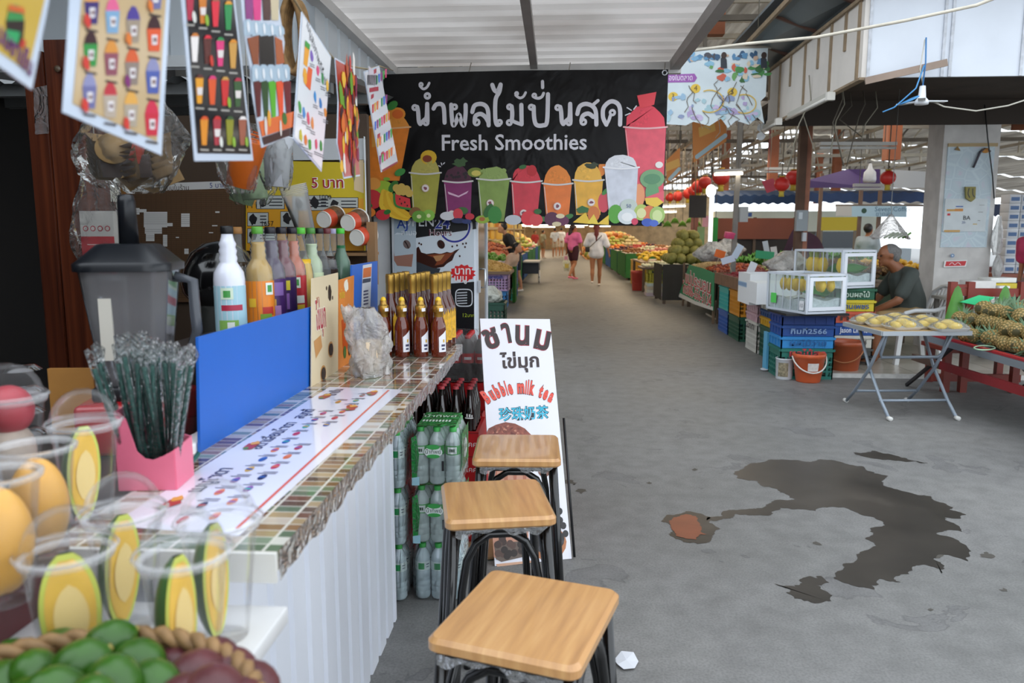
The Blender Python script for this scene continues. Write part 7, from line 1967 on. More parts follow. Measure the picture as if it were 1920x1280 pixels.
def loose(name,label,x0,x1,y0,y1,z,h,cols,n,r,cat='fruit',kind='stuff',seed=1):
    """a bed of tiny fruit nobody could count"""
    R=random.Random(seed);b=MB()
    b.grid(lambda u,v:(x0+(x1-x0)*u,y0+(y1-y0)*v,z+h*.8*math.sin(PI*u)**.5*math.sin(PI*v)**.5),16,16,M(cols[0],.6))
    for k in range(n):
        u,v=R.random(),R.random()
        b.blob((x0+(x1-x0)*u,y0+(y1-y0)*v,z+h*.8*math.sin(PI*u)**.5*math.sin(PI*v)**.5+r*.4),r*R.uniform(.8,1.2),M(R.choice(cols),.5),6,4)
    o=b.build(name);tag(o,label,cat);o['kind']=kind;return o

# ---- near right stall edge: rambutan tray, twiggy longans, cloth sign
b=MB()
for (x0,x1,y0,y1) in ((2.34,3.02,10.3,10.33),(2.34,3.02,11.87,11.9),(2.34,2.37,10.33,11.87),(2.99,3.02,10.33,11.87)):b.bx(x0,x1,y0,y1,.70,.86,M('#7a5a44',.7,var=(9,.2)))
b.bx(2.37,2.99,10.33,11.87,.69,.71,M('#5a4434',.7));tag(b.build('wooden_tray'),'long brown wooden tray on the amber and turquoise crates','tray')
heap('rambutan',F_RAMB,'dark red rambutan in the wooden tray on the coloured crates','rambutans in the wooden tray',2.40,2.98,10.36,11.6,.83,10,20,3,.04,sc=(1.1,1.4))
table(3.05,4.5,10.2,12.4,.80,'brown table of twiggy longan bunches behind the rambutan tray','#6a5440')
heap('longan_bunch',F_TWIG,'brown twiggy longan bunch spread behind the rambutans','longan bunches',3.1,4.4,10.35,11.85,.87,7,8,2,.07,sc=(1.2,1.7),tilt=.6)
sX=2.43
t=E('cloth_sign','green cloth sign with red and white lettering hung on the stall side','sign',(sX,13.8,0))
b=MB();s=Sheet(b,(sX,13.8,0),(0,-1,0),(0,0,1),.002)
pts=((1272,556),(1304,571),(1337,582),(1339,512),(1318,503),(1292,496),(1284,520))
q=[s.px(*k) for k in pts];fr=[s.P(u,v,0) for u,v in q];k=len(fr)
b.add(fr+[p+V((.01,0,0)) for p in fr],[tuple(range(k)),tuple(range(k,2*k))[::-1]]+[(i,(i+1)%k,k+(i+1)%k,k+i) for i in range(k)],M('#1f8a5c',.6))
s.poly([s.px(*p) for p in ((1272,556),(1304,571),(1337,582),(1337,575),(1304,564),(1275,549))],M('#dcdad4',.6),1)
for m,off,L in ((M('#e8e4e0',.6),.06,2),(M('#c83a44',.6),.01,3)):
    u,v=s.px(1285,529);s.text('แม่ประนอม',u,v,.30,m,L,off=off,wid=(s.px(1336,545)[0]-u)*.95,rot=-.012)
    u,v=s.px(1280,547);s.text('โทร086-556-5134',u,v+.0,.28,m,L,off=off,wid=(s.px(1336,570)[0]-u)*.97,rot=-.01)
on(t,b,'printed_cloth')
for yy in (12.5,15.6):
    b=MB();b.bx(sX+.012,sX+.05,yy-.02,yy+.02,0,.86,C('#6a5440'));on(t,b,'post')
table(2.50,4.5,12.5,15.5,.80,'long table behind the green cloth sign with loose reddish fruit')
loose('rambutan_bed','orange red bed of loose rambutans above the green cloth sign',2.52,3.4,12.6,13.9,.80,.16,['#8a3a20','#a84a28','#c8602c','#7a2a1c'],420,.022,seed=2)
loose('longkong_bed','tan bed of loose longkong fruit beside the reddish rambutans',2.52,3.3,13.9,15.3,.80,.12,['#b89a68','#c8ac74','#a88a58'],380,.02,seed=3)
loose('cabbage_bed','pale green bed of chopped greens behind the rambutan bed',3.4,4.4,12.6,13.6,.80,.2,['#b0b878','#c8cc98','#98a860'],260,.03,cat='vegetables',seed=4)
heap('leafy_green',F_GRN,'bright green leafy bunch in the row before the brown tarpaulin','leafy green bunches',3.0,6.2,14.4,15.6,.86,15,4,2,.08,sc=(1.1,1.6),tilt=.4)
table(3.0,6.6,14.3,16.6,.80,'long table carrying leafy greens and yellow mangoes before the tarpaulin')
heap('yellow_mango',F_MANY,'yellow mango in the long row before the brown tarpaulin','yellow mangoes before the tarpaulin',4.0,5.6,13.0,14.1,.89,14,6,2,.055,sc=(1,1.3))
table(3.9,5.8,12.7,14.25,.82,'table of yellow mangoes in front of the leafy greens')
def tagc(px,py,Y,w,h,col,label,rot=.2):
    p=at(px,py,Y);b=MB();b.box((0,0,0),(w,.006,h),M(col,.6));b.bar((0,.004,-h/2-.14),(0,.004,0),.008,.008,M('#b8a888',.6));o=b.build('price_tag');place(o,p,rot=(-.15,rot,0));tag(o,label,'price tag')
tagc(1383,471,11.9,.10,.22,'#c8d8ea','pale blue price tag standing before the grey post',.5);tagc(1437,466,13.2,.09,.26,'#b8c4d0','pale blue price tag at the edge of the yellow mangoes',-.2);tagc(1452,476,12.9,.10,.24,'#d8d8d8','white price tag standing in the yellow mangoes',-.15);tagc(1410,502,10.6,.10,.16,'#dcdfe4','white price tag among the longan bunches by the foam box',.4)
tagc(1350,476,12.3,.16,.12,'#e8702c','orange price tag in the loose rambutans',.3);tagc(1434,478,12.0,.28,.12,'#3aa070','green price tag lying before the yellow mangoes',.1);tagc(1492,470,11.2,.11,.2,'#b0cce8','pale blue price tag beside the rusty post',.3);tagc(1365,487,11.7,.2,.1,'#ccd6e8','crumpled pale price tag above the rambutan tray',-.3)
for k,(px,py,Y,w,lab) in enumerate(((1335,470,13.6,.28,'shiny clear bag of greens behind the loose rambutans'),(1480,492,10.7,.30,'crinkled clear bag of brown fruit beside the big glass case'),(1365,464,13.9,.26,'shiny clear bag lying beside the grey post'))):
    p=at(px,py,Y);o=bag_mesh(w,w*.8,.34,50+k,M('#b8b4ae',.15,var=(9,.45),bump=(14,1.0,.08),spec=.8),.25).build('produce_bag');place(o,(p.x,Y,p.z-.18));tag(o,lab,'bag')
# durian pile and its table
p=at(1285,488,16.6)
table(p.x-.55,p.x+.75,16.0,17.4,.78,'dark covered table under the pile of durians','#3a5a34','#322e28')
heap('durian',F_DUR,'spiky green brown durian in the pile on the dark table','durians in the pile',p.x-.42,p.x+.5,16.1,17.2,.92,5,4,4,.16,.1,sc=(.95,1.1))
# yellow crate stack with tray of guavas
q0,q1=at(1214,552,18.0),at(1257,552,18.0)
for k in range(4):
    b=MB();b.box(((q0.x+q1.x)/2,18.2,.04+.075*k),(q1.x-q0.x+.06-.03*(k%2),.46,.07),M(('#b8a8b0','#c8c4b4','#c0b49c','#b8c4c0')[k],.6,var=(9,.15)));tag(b.build('flat_carton'),('pinkish flattened carton lowest under the yellow crate','cream flattened carton in the pile under the yellow crate','tan flattened carton third from the floor under the yellow crate','greyish flattened carton directly under the yellow crate')[k],'carton')
crate(q0.x,q1.x,18.0,18.4,.30,.62,'#b8b03a','olive yellow crate on flattened cartons carrying the guava board','ผลไม้','#3a4a30')
b=MB();b.bx(q0.x-.15,q1.x+.22,17.9,18.9,.625,.67,C('#5a4a3c'));tag(b.build('stall_board'),'dark board on the yellow crate covered with pale guavas','board')
heap('guava',F_GUA,'pale guava on the dark board over the yellow crate','guavas on the dark board',q0.x-.1,q1.x+.18,17.95,18.85,.70,8,6,2,.06)
p=fl(1203,545);bucket(p.x-.1,p.y+.1,.13,.17,.5,'#a83a30','#a83a30','red tall bucket beside the olive yellow crate',.2)
crate(2.05,2.55,20.6,21.4,0,.38,'#b8a830','yellow lattice crate standing on the floor past the red bucket');crate(2.05,2.5,22.0,22.8,0,.38,'#c8a030','amber lattice crate on the floor before the green cloth tables');crate(2.05,2.5,22.0,22.8,.385,.7,'#c89a38','upper amber lattice crate before the green cloth tables')
table(2.0,4.4,19.2,21.8,.74,'low table of bananas and mangoes past the guava board')
heap('banana_bunch',F_BAN,'yellow banana bunch on the table past the guava board','banana bunches past the guavas',2.1,3.0,19.4,21.4,.85,5,8,2,.08,tilt=.4)
heap('peach',F_PEA,'pale peach on the table behind the durian pile','peaches behind the durians',3.25,4.2,19.3,21.5,.80,9,10,2,.05)
# the long rows further back on both sides
KN=[('orange',F_ORA,'orange'),('peach',F_PEA,'peach'),('red_apple',F_RED,'apple'),('pomelo',F_POM,'pomelo'),('sapodilla',F_SAP,'sapodilla'),('melon',F_MEL,'melon'),('rose_apple',F_PINK,'rose apple'),('mangosteen',F_MGS,'mangosteen'),('durian',F_DUR,'durian'),('guava',F_GUA,'guava')]
ORD=('first','second','third','fourth','fifth','sixth','seventh')
Rg=random.Random(77)
for side in (1,-1):
    for k,y in enumerate((24,27.6,31.2,34.8,38.4) if side==1 else (18.6,22.4,26.2,30,33.8,37.6)):
        x0,x1=(2.0,4.6) if side==1 else (-3.8,-1.12)
        nm='aisle side opposite the machine' if side==1 else 'machine side of the aisle'
        table(x0,x1,y,y+3.3,.80,f'{ORD[k]} far table on the {nm} with mixed fruit','#7a6048','#2a6a30' if (k+side)%3 else '#23508a','x' if side==1 else 'y')
        for c in range(3):
            if side==-1 and k==0 and c:continue
            key,mk,word=KN[(k*3+c*2+(side==1)*4)%len(KN)]
            xa=x0+(x1-x0)*c/3+.05;big=key in ('durian','pomelo','melon')
            n=(3,4,3) if big else (5,6,2)
            heap(key,mk,f'{word} on the {ORD[k]} far table, {nm}',f'{word}s on the {ORD[k]} table {nm}',xa,xa+(x1-x0)/3-.1,y+.1,y+3.1,.86+(.09 if big else 0),n[0],n[1],n[2],.14 if big else .07,sc=(1.15,1.5) if not big else (.9,1.1))
# shelves of hanging goods on the machine side
for k,y in enumerate((18.97,22.77,26.57,30.37)):
    t=E('display_rack',('pale','second pale','third pale','deepest pale')[k]+' wire rack of packed goods over the tables on the machine side','rack',(-3.4,y,0))
    b=MB()
    for z in (1.25,1.6,1.95):b.bx(-3.9,-1.6,y+3.0,y+3.3,z,z+.02,C('#b8a888'))
    for x in (-3.9,-1.6):b.bx(x,x+.04,y+3.28,y+3.32,0,2.2,C('#a89878'))
    on(t,b,'frame')
    R=random.Random(k)
    for i in range(12):
        for z in (1.27,1.62,1.97):
            if R.random()<.12:continue
            b=MB();w=R.uniform(.1,.16);h=R.uniform(.2,.3);b.box((0,0,h/2),(w,.14,h),M(R.choice(('#d8b048','#c89030','#d8c478','#b87838','#c8a050')),.5),None,.01);o=b.build('snack_pack');place(o,(-3.8+.185*i,y+3.14,z+.003));tag(o,('yellow snack pack on the pale rack','yellow snack pack on the second pale rack','yellow snack pack on the third pale rack','yellow snack pack on the deepest pale rack')[k]+' at the machine side','packet',f'snack packs on rack {ORD[k]}')
# near crates on the machine side
p=at(921,600,11.6)
crate(p.x-.24,p.x+.22,11.4,11.9,0,.42,'#1d4436','dark green crate standing just past the vending machine')
o=bag_mesh(.2,.18,.26,71,M('#c4c6bc',.3,var=(8,.2),bump=(12,.8,.06)),.3).build('plastic_bag');place(o,(p.x-.03,11.65,.40));tag(o,'white plastic bag of produce on the dark green crate by the machine','bag')
crate(-1.5,-1.05,15.0,15.5,0,.33,'#2a7ab8','blue crate on the floor under the lilac crate past the machine')
crate(-1.62,-1.02,14.9,15.5,.335,.66,'#b090b8','lilac lattice crate under the plank of small tan fruit','Duaretah','#3a4a98')
b=MB();b.bx(-2.6,-.96,14.75,15.9,.665,.72,C('#7a6048'));tag(b.build('stall_plank'),'brown plank on the lilac crate carrying small tan fruit','plank')
loose('longan_bed','bed of small tan longans on the plank over the lilac crate',-2.5,-1.0,14.8,15.85,.72,.26,['#c8a058','#d8b068','#b89048'],520,.022,seed=8)
heap('red_apple',F_RED,'dark red apple heaped beside the tan longans','apples beside the longans',-2.1,-1.75,15.0,15.4,.98,4,3,2,.05)
t=E('grass_mat','strip of artificial green grass hanging on the stall side past the machine','mat',(-.93,16.2,0));b=MB();b.bx(-1.0,-.94,15.95,16.5,.02,.76,M('#2a6a20',.9,var=(60,.4),bump=(90,1,.03)));on(t,b,'turf')
crate(-1.6,-1.0,16.6,17.2,.0,.40,'#3aa890','turquoise crate beside the grass mat on the machine side');crate(-1.62,-1.0,17.25,17.95,0,.40,'#23488a','lower blue crate past the grass mat');crate(-1.62,-1.0,17.25,17.95,.405,.78,'#264f96','upper blue crate past the grass mat')
crate(-1.62,-1.02,16.6,17.2,.405,.74,'#b87830','amber crate under the green mango tray')
b=MB();b.bx(-2.6,-1.0,16.55,17.8,.785,.85,C('#d0c8d4'));tag(b.build('display_tray'),'pale lilac tray of green mangoes on the crates past the grass mat','tray')
heap('green_mango',F_MANG,'green mango in the pale lilac tray past the machine','green mangoes in the lilac tray',-2.5,-1.05,16.65,17.7,.88,10,8,3,.05,sc=(1.1,1.4))
loose('snake_fruit_bed','red brown mound of snake fruit behind the green mangoes',-2.8,-1.2,18.7,21.6,.80,.5,['#8a4024','#a85a30','#70301c'],420,.034,seed=9)
t=E('push_cart','dark trolley with a white wheel parked on the machine side of the aisle','cart',(-1.0,22.6,0));b=MB();b.bx(-1.08,-.63,22,23.2,.3,.62,M('#20283a',.6));b.bx(-1.08,-.60,21.9,23.3,.62,.66,M('#a8a8aa',.6));on(t,b,'body')
b=MB();b.tube([(-.62,22.3+.16*math.cos(a),.2+.16*math.sin(a)) for a in [2*PI*k/18 for k in range(18)]],.03,M('#d8d8d8',.5),8,closed=True);b.bx(-.64,-.60,22.1,22.5,.18,.22,M('#8a8a8c',.5));b.bx(-.64,-.61,22.28,22.32,.04,.3,M('#8a8a8c',.5));on(t,b,'wheel')

# ---- posts, tarpaulin, awnings, exterior on the right
b=MB();A=at(1385,330,12.2);B=at(1372,520,12.2);b.bar((B.x,12.2,0),(A.x,12.2,3.5),.07,.07,M('#8a8680',.6,var=(4,.15)));struct(b.build('post_grey'))
t=E('meter_box','grey electric box on the slim grey post','electric box',(A.x+.08,12.15,1.7));b=MB();b.bx(A.x+.02,A.x+.14,12.08,12.2,1.62,1.85,M('#b0b4b4',.5));on(t,b,'box');b=MB();b.bx(A.x+.14,A.x+.2,12.1,12.16,1.70,1.76,M('#3a5a94',.5));on(t,b,'plug')
b=MB();A=at(1505,330,11.0);b.bx(A.x-.07,A.x+.03,10.95,11.05,0,3.5,M('#5a4030',.7,var=(5,.25)));b.bx(A.x+.04,A.x+.10,10.98,11.04,0,3.2,M('#a87058',.7,var=(5,.2)));struct(b.build('post_rusty'))
t=E('meter_box','grey electric meter cabinet fixed to the rusty post','electric box',(A.x,10.9,1.6));b=MB();p,q=at(1494,394,10.88),at(1513,433,10.88);b.bx(p.x,q.x,10.86,10.95,q.z,p.z,M('#98a0a4',.5));on(t,b,'cabinet')
b=MB();b.bx(p.x+.02,p.x+.07,10.84,10.86,p.z-.12,p.z-.03,M('#c8d0d4',.4));on(t,b,'meter_window');b=MB();b.bx(q.x-.05,q.x+.0,10.88,10.94,q.z-.14,q.z-.02,M('#c8ccd0',.5));on(t,b,'socket')
A,B=at(1342,409,17.6),at(1490,448,17.6)
t=E('brown_tarpaulin','brown tarpaulin screen stretched across the back of the greens stall','tarpaulin',(A.x,17.6,0));b=MB();b.grid(lambda u,v:(A.x+(B.x-A.x)*u,17.6+.04*math.sin(9*u),B.z+(A.z-B.z)*v),30,2,M('#7a4230',.7,var=(1.5,.1)));on(t,b,'sheet')
b=MB();b.bx(A.x,B.x,17.65,17.7,0,B.z+.02,M('#2e2a28',.8));on(t,b,'dark_base')
for x in (A.x,(A.x+B.x)/2,B.x):
    b=MB();b.bx(x-.03,x+.03,17.62,17.68,0,A.z+.02,C('#5a4838'));on(t,b,'post')
for k,(px0,px1,py0,py1,Y,col,lab) in enumerate(((1340,1508,352,372,19.0,'#23406a','blue striped awning edge beyond the brown tarpaulin'),(1515,1752,352,368,17.0,'#2a4068','dark blue awning beyond the rusty post'),(1860,1960,378,392,15.0,'#2a3450','dark blue awning beyond the pillar at the picture edge'))):
    A,B=at(px0,py0,Y),at(px1,py1,Y);b=MB();n=24
    b.grid(lambda u,v:(A.x+(B.x-A.x)*u,Y+1.2*v,B.z+(A.z-B.z)*(.2+.8*v)+.03*(1-v)*math.sin(u*60)),48,2,M(col,.7,var=(3,.15)));b.grid(lambda u,v:(A.x+(B.x-A.x)*u,Y-.01,B.z-.12+.2*v+.02*math.sin(u*60)),48,1,M(col,.7,var=(3,.2)))
    tag(b.build('hanging_awning'),lab,'awning')
A,B=at(1513,318,13.2),at(1650,352,13.2);t=E('hanging_purple_awning','deep purple awning fascia in the middle distance behind the rusty post','awning',(A.x,13.2,0));b=MB()
b.add([at(1513,338,13.0),at(1560,328,13.6),at(1590,317,13.8),at(1650,317,13.8),at(1650,352,13.8),at(1513,352,13.0)],[(5,4,3,2,1,0)],M('#4a3468',.7,var=(2,.08)));on(t,b,'fascia')
b=MB();b.add([at(1651,317,13.9),at(1745,322,13.9),at(1745,352,13.9),at(1651,352,13.9)],[(3,2,1,0)],M('#b8bcc0',.6));on(t,b,'white_end')
b=MB();b.lathe([(0,0),(.09,0),(.1,.05),(.09,.16),(.04,.22),(.02,.3)],M('#d8dce0',.3),14,at(1630,342,12.9));tag(b.build('hanging_bottle'),'white glass lamp bottle hanging before the purple awning','lamp')
# light blue signboard and bright yellow hoarding outside
t=E('hanging_signboard','pale blue fabric signboard with faint lettering under the dark blue awning','sign',at(1630,397,15.5));b=MB();s=Sheet(b,(0,15.5,0),(1,0,0),(0,0,1),.002)
s.poly([s.px(*k) for k in ((1567,386),(1700,386),(1700,407),(1567,405))],M('#a8c4d4',.6),0);s.poly([s.px(*k) for k in ((1567,386),(1597,386),(1597,405),(1567,405))],M('#bcb8b4',.6),1);s.ell(*s.px(1620,395),.05,.05,M('#2a4a3a',.6),2)
s.text('Seven Coffee',*s.px(1640,396),.13,M('#5a7a94',.6),2);s.text('ขายส่ง',*s.px(1642,405),.12,M('#6a8aa4',.6),2);on(t,b,'printed_face')
b=MB();b.bar(at(1567,385,15.55),at(1745,385,15.55),.04,.04,C('#6a5a4c'));on(t,b,'top_bar')
for px in (1537,1612,1648):
    b=MB();p=at(px,400,15.6);b.bx(p.x-.03,p.x+.03,15.57,15.63,0,2.6,C('#6a5040'));struct(b.build('post_stall_back'))
b=MB();A,B=at(1540,407,22),at(1606,432,22);b.bx(A.x,B.x,22,22.05,B.z,A.z,M('#e8d040',.6));b.bx(A.x,A.x+.06,22,22.05,0,B.z,C('#8a8070'));b.bx(B.x-.06,B.x,22,22.05,0,B.z,C('#8a8070'));tag(b.build('yellow_hoarding'),'bright yellow hoarding in the daylight outside','hoarding')
b=MB();A,B=at(1340,396,30),at(1500,400,30);b.bx(A.x,B.x+3,30,30.3,0,A.z,M('#e6eee2',.8,var=(1,.08)));tag(b.build('green_fence'),'pale green mesh fence in the daylight beyond the hall','fence')
# parked pickup glimpsed outside
t=E('pickup_truck','pale blue white pickup truck parked in the daylight outside','truck',at(1570,440,24));t.location.z=0;b=MB();x,y=t.location.x,24
b.bx(x-1.9,x+2.2,y,y+1.7,.5,1.0,M('#c8d8e4',.3));on(t,b,'body');b=MB();b.prism([(-.9,1.0),(-.6,1.5),(.6,1.5),(.9,1.0)],0,1.6,M('#2a3844',.2),Euler((PI/2,0,0)).to_matrix(),(x,y+1.65,0));on(t,b,'cab')
for dx in (-1.2,1.4):
    b=MB();b.lathe([(0,-.1),(.34,-.1),(.34,.1),(0,.1)],M('#1a1a1c',.7),16,(x+dx,y+.05,.34),Euler((PI/2,0,0)).to_matrix());on(t,b,'wheel')
# counters in the middle distance right of the seated man
table(5.2,8.2,13.6,14.6,.85,'dark red counter behind the seated man under the signboard','#5a2420','#5a2420')
heap('yellow_mango',F_MANY,'yellow mango on the shelf between the seated man and the pillar','mangoes between the man and pillar',4.35,5.5,11.6,12.5,.95,9,5,2,.055,sc=(1,1.3))
table(4.2,5.7,11.4,12.8,.88,'table of yellow mangoes over pineapples beside the pillar','#6a2a24','#3a4a34')
b=MB();p=at(1520,452,12.0)
b.grid(lambda u,v:(p.x-.45+.95*u,12+.1*math.sin(8*u),1.0+(.55*math.exp(-((u-.35)/.3)**2))*v+.05*math.sin(17*u+4*v)),24,6,M('#4a2438',.6,var=(4,.25)));b.bx(p.x-.4,p.x+.4,12.05,12.38,.802,1.0,C('#4a3a34'));tag(b.build('purple_sack_heap'),'crumpled dark purple plastic heaped on the table end behind the rusty post','sack')
# hanging bag of food
t=E('hanging_food_bag','large clear plastic bag hanging from a wire above the seated man','bag',at(1668,446,8.9));t.location.y=8.9
b=MB();b.grid(lambda u,v:((.19*(1-v)+.015)*math.cos(2*PI*u)*(1+.06*math.sin(9*PI*u)),(.17*(1-v)+.015)*math.sin(2*PI*u),.26*v-.02*math.cos(6*PI*u)*(1-v)),32,8,film('#f4f2f0',.30,.12,.7,16,'#e8e4e0'));b.build('bag_film',t)
b=MB();
for k in range(5):b.tube([(-.06+.05*k,0,.0),(.0+.05*k,.02,.03),(.05+.045*k,0,.06)],.012,M('#5a8a2c',.5),6)
b.build('green_vegetable',t);b=MB();b.tube([(0,0,.26),(.005,0,.31),(-.005,0,.34),(0,0,3.0-t.location.z)],.004,M('#8a8a86',.5),5);b.build('cord',t)

# ---- lanterns, lamps, banners overhead
LR=M('#b82a24',.45,emit=.05);LG=M('#c8a038',.4,metal=.3)
def lantern(px,py,Y,r,label):
    p=at(px,py,Y);t=E('hanging_lantern',label,'lantern',p)
    b=MB();b.blob((0,0,0),(r,r,r*.92),LR,20,10,fn=lambda a,c:1-.03*abs(math.sin(5*c)));b.build('paper_shade',t)
    b=MB();b.lathe([(0,r*.9),(r*.4,r*.9),(r*.4,r*1.02),(0,r*1.02)],LG,10);b.lathe([(0,-r*1.02),(r*.4,-r*1.02),(r*.4,-r*.9),(0,-r*.9)],LG,10);b.build('gold_cap',t)
    b=MB();b.lathe([(r*.3,-r*1.02),(r*.36,-r*1.6),(0,-r*1.6)],M('#c8b040',.6),10);b.build('tassel',t)
    b=MB();b.tube([(0,0,r),(0,0,3.5-p.z if p.z<3.45 else r+.1)],.006,M('#6a5a48',.6),4);b.build('cord',t)
for a in ((1488,333,11.4,.115,'bright red lantern hanging beside the rusty post'),(1466,345,10.8,.105,'pinkish red lantern with gold trim just below the bright one'),(1665,333,10.4,.10,'small dark red lantern hanging near the pillar'),(1352,332,15.5,.17,'red lantern over the fluorescent tube by the grey post'),(1322,342,16.5,.14,'red lantern half hidden behind the lit lantern row end'),(1310,350,18,.16,'second red lantern in the row running from the grey post'),(1301,357,20,.15,'third red lantern in the row running from the grey post'),(1290,363,22,.16,'fourth red lantern in the row running from the grey post'),(1271,368,24.5,.17,'fifth red lantern in the row near the banner edge'),(1256,370,26,.15,'last red lantern peeking beside the banner edge')):lantern(*a)
b=MB();b.add([at(1428,340,11.2),at(1450,334,11.2),at(1460,354,11.2),at(1438,362,11.2)],[(0,1,2,3)],M('#c84a5a',.5));b.add([at(1428,340,11.24),at(1450,334,11.24),at(1460,354,11.24),at(1438,362,11.24)],[(3,2,1,0)],M('#c84a5a',.5));b.tube([at(1440,338,11.22),(at(1440,338,11.22).x,11.22,3.5)],.004,M('#a87080',.6),4);tag(b.build('hanging_pink_card'),'tilted pink card hanging beside the red lanterns','card')
LAMPW=M('#fff4dc',.4,emit=9);LAMPC=M('#f4faff',.4,emit=6)
def tube_lamp(p,q,label,lit=True,m=None):
    p,q=V(p),V(q);t=E('hanging_tube_lamp',label,'lamp',(p+q)/2)
    b=MB();b.bar(p+V((0,0,.05)),q+V((0,0,.05)),.07,.04,M('#d8d6d0',.5));on(t,b,'batten')
    b=MB();b.tube([p,q],.018,(m or LAMPW) if lit else M('#dcdcd8',.3),8);on(t,b,'tube')
    b=MB();
    for e in (p.lerp(q,.15),p.lerp(q,.85)):b.tube([e+V((0,0,.07)),V((e.x,e.y,3.52 if e.z<3.4 else e.z+.2))],.005,M('#8a8478',.6),4)
    on(t,b,'cord')
tube_lamp(at(1340,327,12.0),at(1392,325,12.1),'lit fluorescent tube glaring above the slim grey post')
tube_lamp(at(1240,388,19),at(1285,386,19),'lit fluorescent tube beside the banner edge over the stalls');tube_lamp(at(1230,398,23),at(1268,397,23),'lower lit fluorescent tube just beside the banner edge',True)
tube_lamp(at(1537,277,10.2),at(1680,277,10.2),'unlit long twin tube hanging under the stall roof before the trusses',False);tube_lamp(at(1434,322,13.0),at(1500,322,13.0),'unlit tube on a batten behind the red lanterns',False);tube_lamp(at(1600,354,11.0),at(1674,354,11.0),'unlit tube before the dark blue awning',False)
for k in range(14):
    y=44+3.1*(k//2);x=(-1.6 if k%2 else 1.8)+.9*math.sin(k*2.3);z=1.45+(16+5*math.sin(k*1.7))*y/1440
    tube_lamp((x-.7,y,z),(x+.7,y,z),f'lit tube in the bright far rows, {ORD[k // 2]} deep over the {("right", "left")[k % 2] if 0 else ("durian", "machine")[k % 2]} side')
for k,(x0,x1,y0,y1,cs) in enumerate(((1.4,5,43,52,('#d08a34','#c8a048','#b8682c','#d8b868','#8a9a3c')),(-5,-1.6,43,52,('#c8963c','#d0a85a','#a8502c','#d8c078','#7a8a34')),(1.8,6,54,66,('#d89a3c','#c87830','#d8c070')),(-6,-2,54,66,('#d8a040','#b88038','#e0c880')))):
    loose('fruit_mound',('warm coloured mound of mixed fruit ending the durian side rows','warm coloured mound of mixed fruit ending the machine side rows','deepest golden fruit mound on the durian side','deepest golden fruit mound on the machine side')[k],x0,x1,y0,y1,.0,1.7,cs,260,.16,seed=40+k)
t=E('hanging_bulb','glowing bulb lamp among the red lanterns','lamp',at(1333,358,14));b=MB();b.blob((0,0,0),(.085,.085,.11),LAMPC,12,8);b.build('bulb',t);b=MB();b.tube([(0,0,.1),(0,0,3.5-t.location.z)],.005,BLACK,4);b.build('cord',t)
# fixtures on the fascia: two battens, floodlight, fan, plank, cable
def batten(p,q,label):
    t=E('tube_batten',label,'lamp',(V(p)+V(q))/2);b=MB();b.bar(p,q,.05,.06,M('#b8b4aa',.5));on(t,b,'batten');b=MB();b.tube([V(p)+V((-.03,0,-.03)),V(q)+V((-.03,0,-.03))],.016,M('#d4d0c8',.4),8);on(t,b,'tube')
    b=MB();b.bar(V(q)+V((-.02,-.0,-.02)),V(q)+V((-.02,-.05,-.02)),.07,.07,M('#d8d4cc',.5));on(t,b,'end_cap')
batten((2.43,8.65,2.69),(2.43,7.35,2.69),'old fluorescent batten under the fascia edge, nearer the fascia corner');batten((2.41,9.65,2.69),(2.41,8.95,2.69),'second old fluorescent batten further along under the fascia edge')
t=E('flood_lamp','small white twin floodlight on the fascia end','lamp',at(1422,248,9.7));t.location.x=2.40
for k in (0,1):
    b=MB();b.lathe([(0,0),(.03,0),(.05,.1),(.045,.1),(0,.09)],M('#d8dadc',.4),12,(-.02-.0*k,-.02,-.03+.1*k),Euler((1.9,.3,0)).to_matrix());b.build('lamp_head',t)
b=MB();b.bar((.0,0,.0),(.06,0,.2),.03,.03,BLACK);b.build('bracket',t)
fp=at(1728,190,6.62)
t=E('ceiling_fan','small white ceiling fan tied up with blue cord under the fascia','fan',fp)
b=MB();b.lathe([(0,-.03),(.05,-.025),(.055,.0),(.03,.03),(.022,.12),(0,.12)],M('#dfe2e6',.4),16);b.build('motor',t)
for a in (.1,2.2,4.3):
    b=MB();d=V((math.cos(a),math.sin(a),0));b.bar(d*.04,d*.20,.055,.008,M('#d8dce0',.4));b.build('blade',t)
b=MB();b.tube([(0,0,.12),(.01,0,.3),(0,0,3.0-fp.z)],.006,M('#3a78b0',.6),5);b.tube([(.02,.02,.1),(-.03,0,.25),(.0,.02,2.99-fp.z)],.005,M('#c8c4b8',.6),5);b.tube([(.0,0,.28),(-.06,-.02,.1),(-.14,.0,.02),(-.2,.03,-.04),(-.3,0,-.08)],.006,M('#4a90c8',.5),5);b.tube([(-.05,-.06,.03),(-.13,-.07,-.01),(-.16,.02,-.02),(-.06,.05,.03),(.02,.0,.06)],.007,M('#4a90c8',.5),5);b.build('tie_cord',t)
b=MB();p,q=at(1622,152,6.66),at(1776,117,6.62);b.bar(p,q,.02,.055,M('#8d7a6c',.65,var=(6,.15)));tag(b.build('wooden_batten'),'loose wooden batten jutting across the front of the white fascia','batten');
b=MB();pts=[at(1290,96,6.9),at(1400,82,6.6),at(1530,70,6.3),at(1700,38,6.1),at(1830,10,6.0),at(1960,-40,5.9)];b.tube(pts,.012,M('#c8c0b0',.6,var=(9,.15)),8);tag(b.build('cable'),'thick pale cable sagging across from the canopy corner past the fascia','cable')
b=MB();pts=[at(1748,190,6.66),at(1770,200,6.6),at(1830,208,6.6),at(1890,198,6.6),at(1960,175,6.6)];b.tube(pts,.006,M('#b8b4a8',.6),6);tag(b.build('cable'),'thin pale wire drooping from the little fan across the pillar','cable')
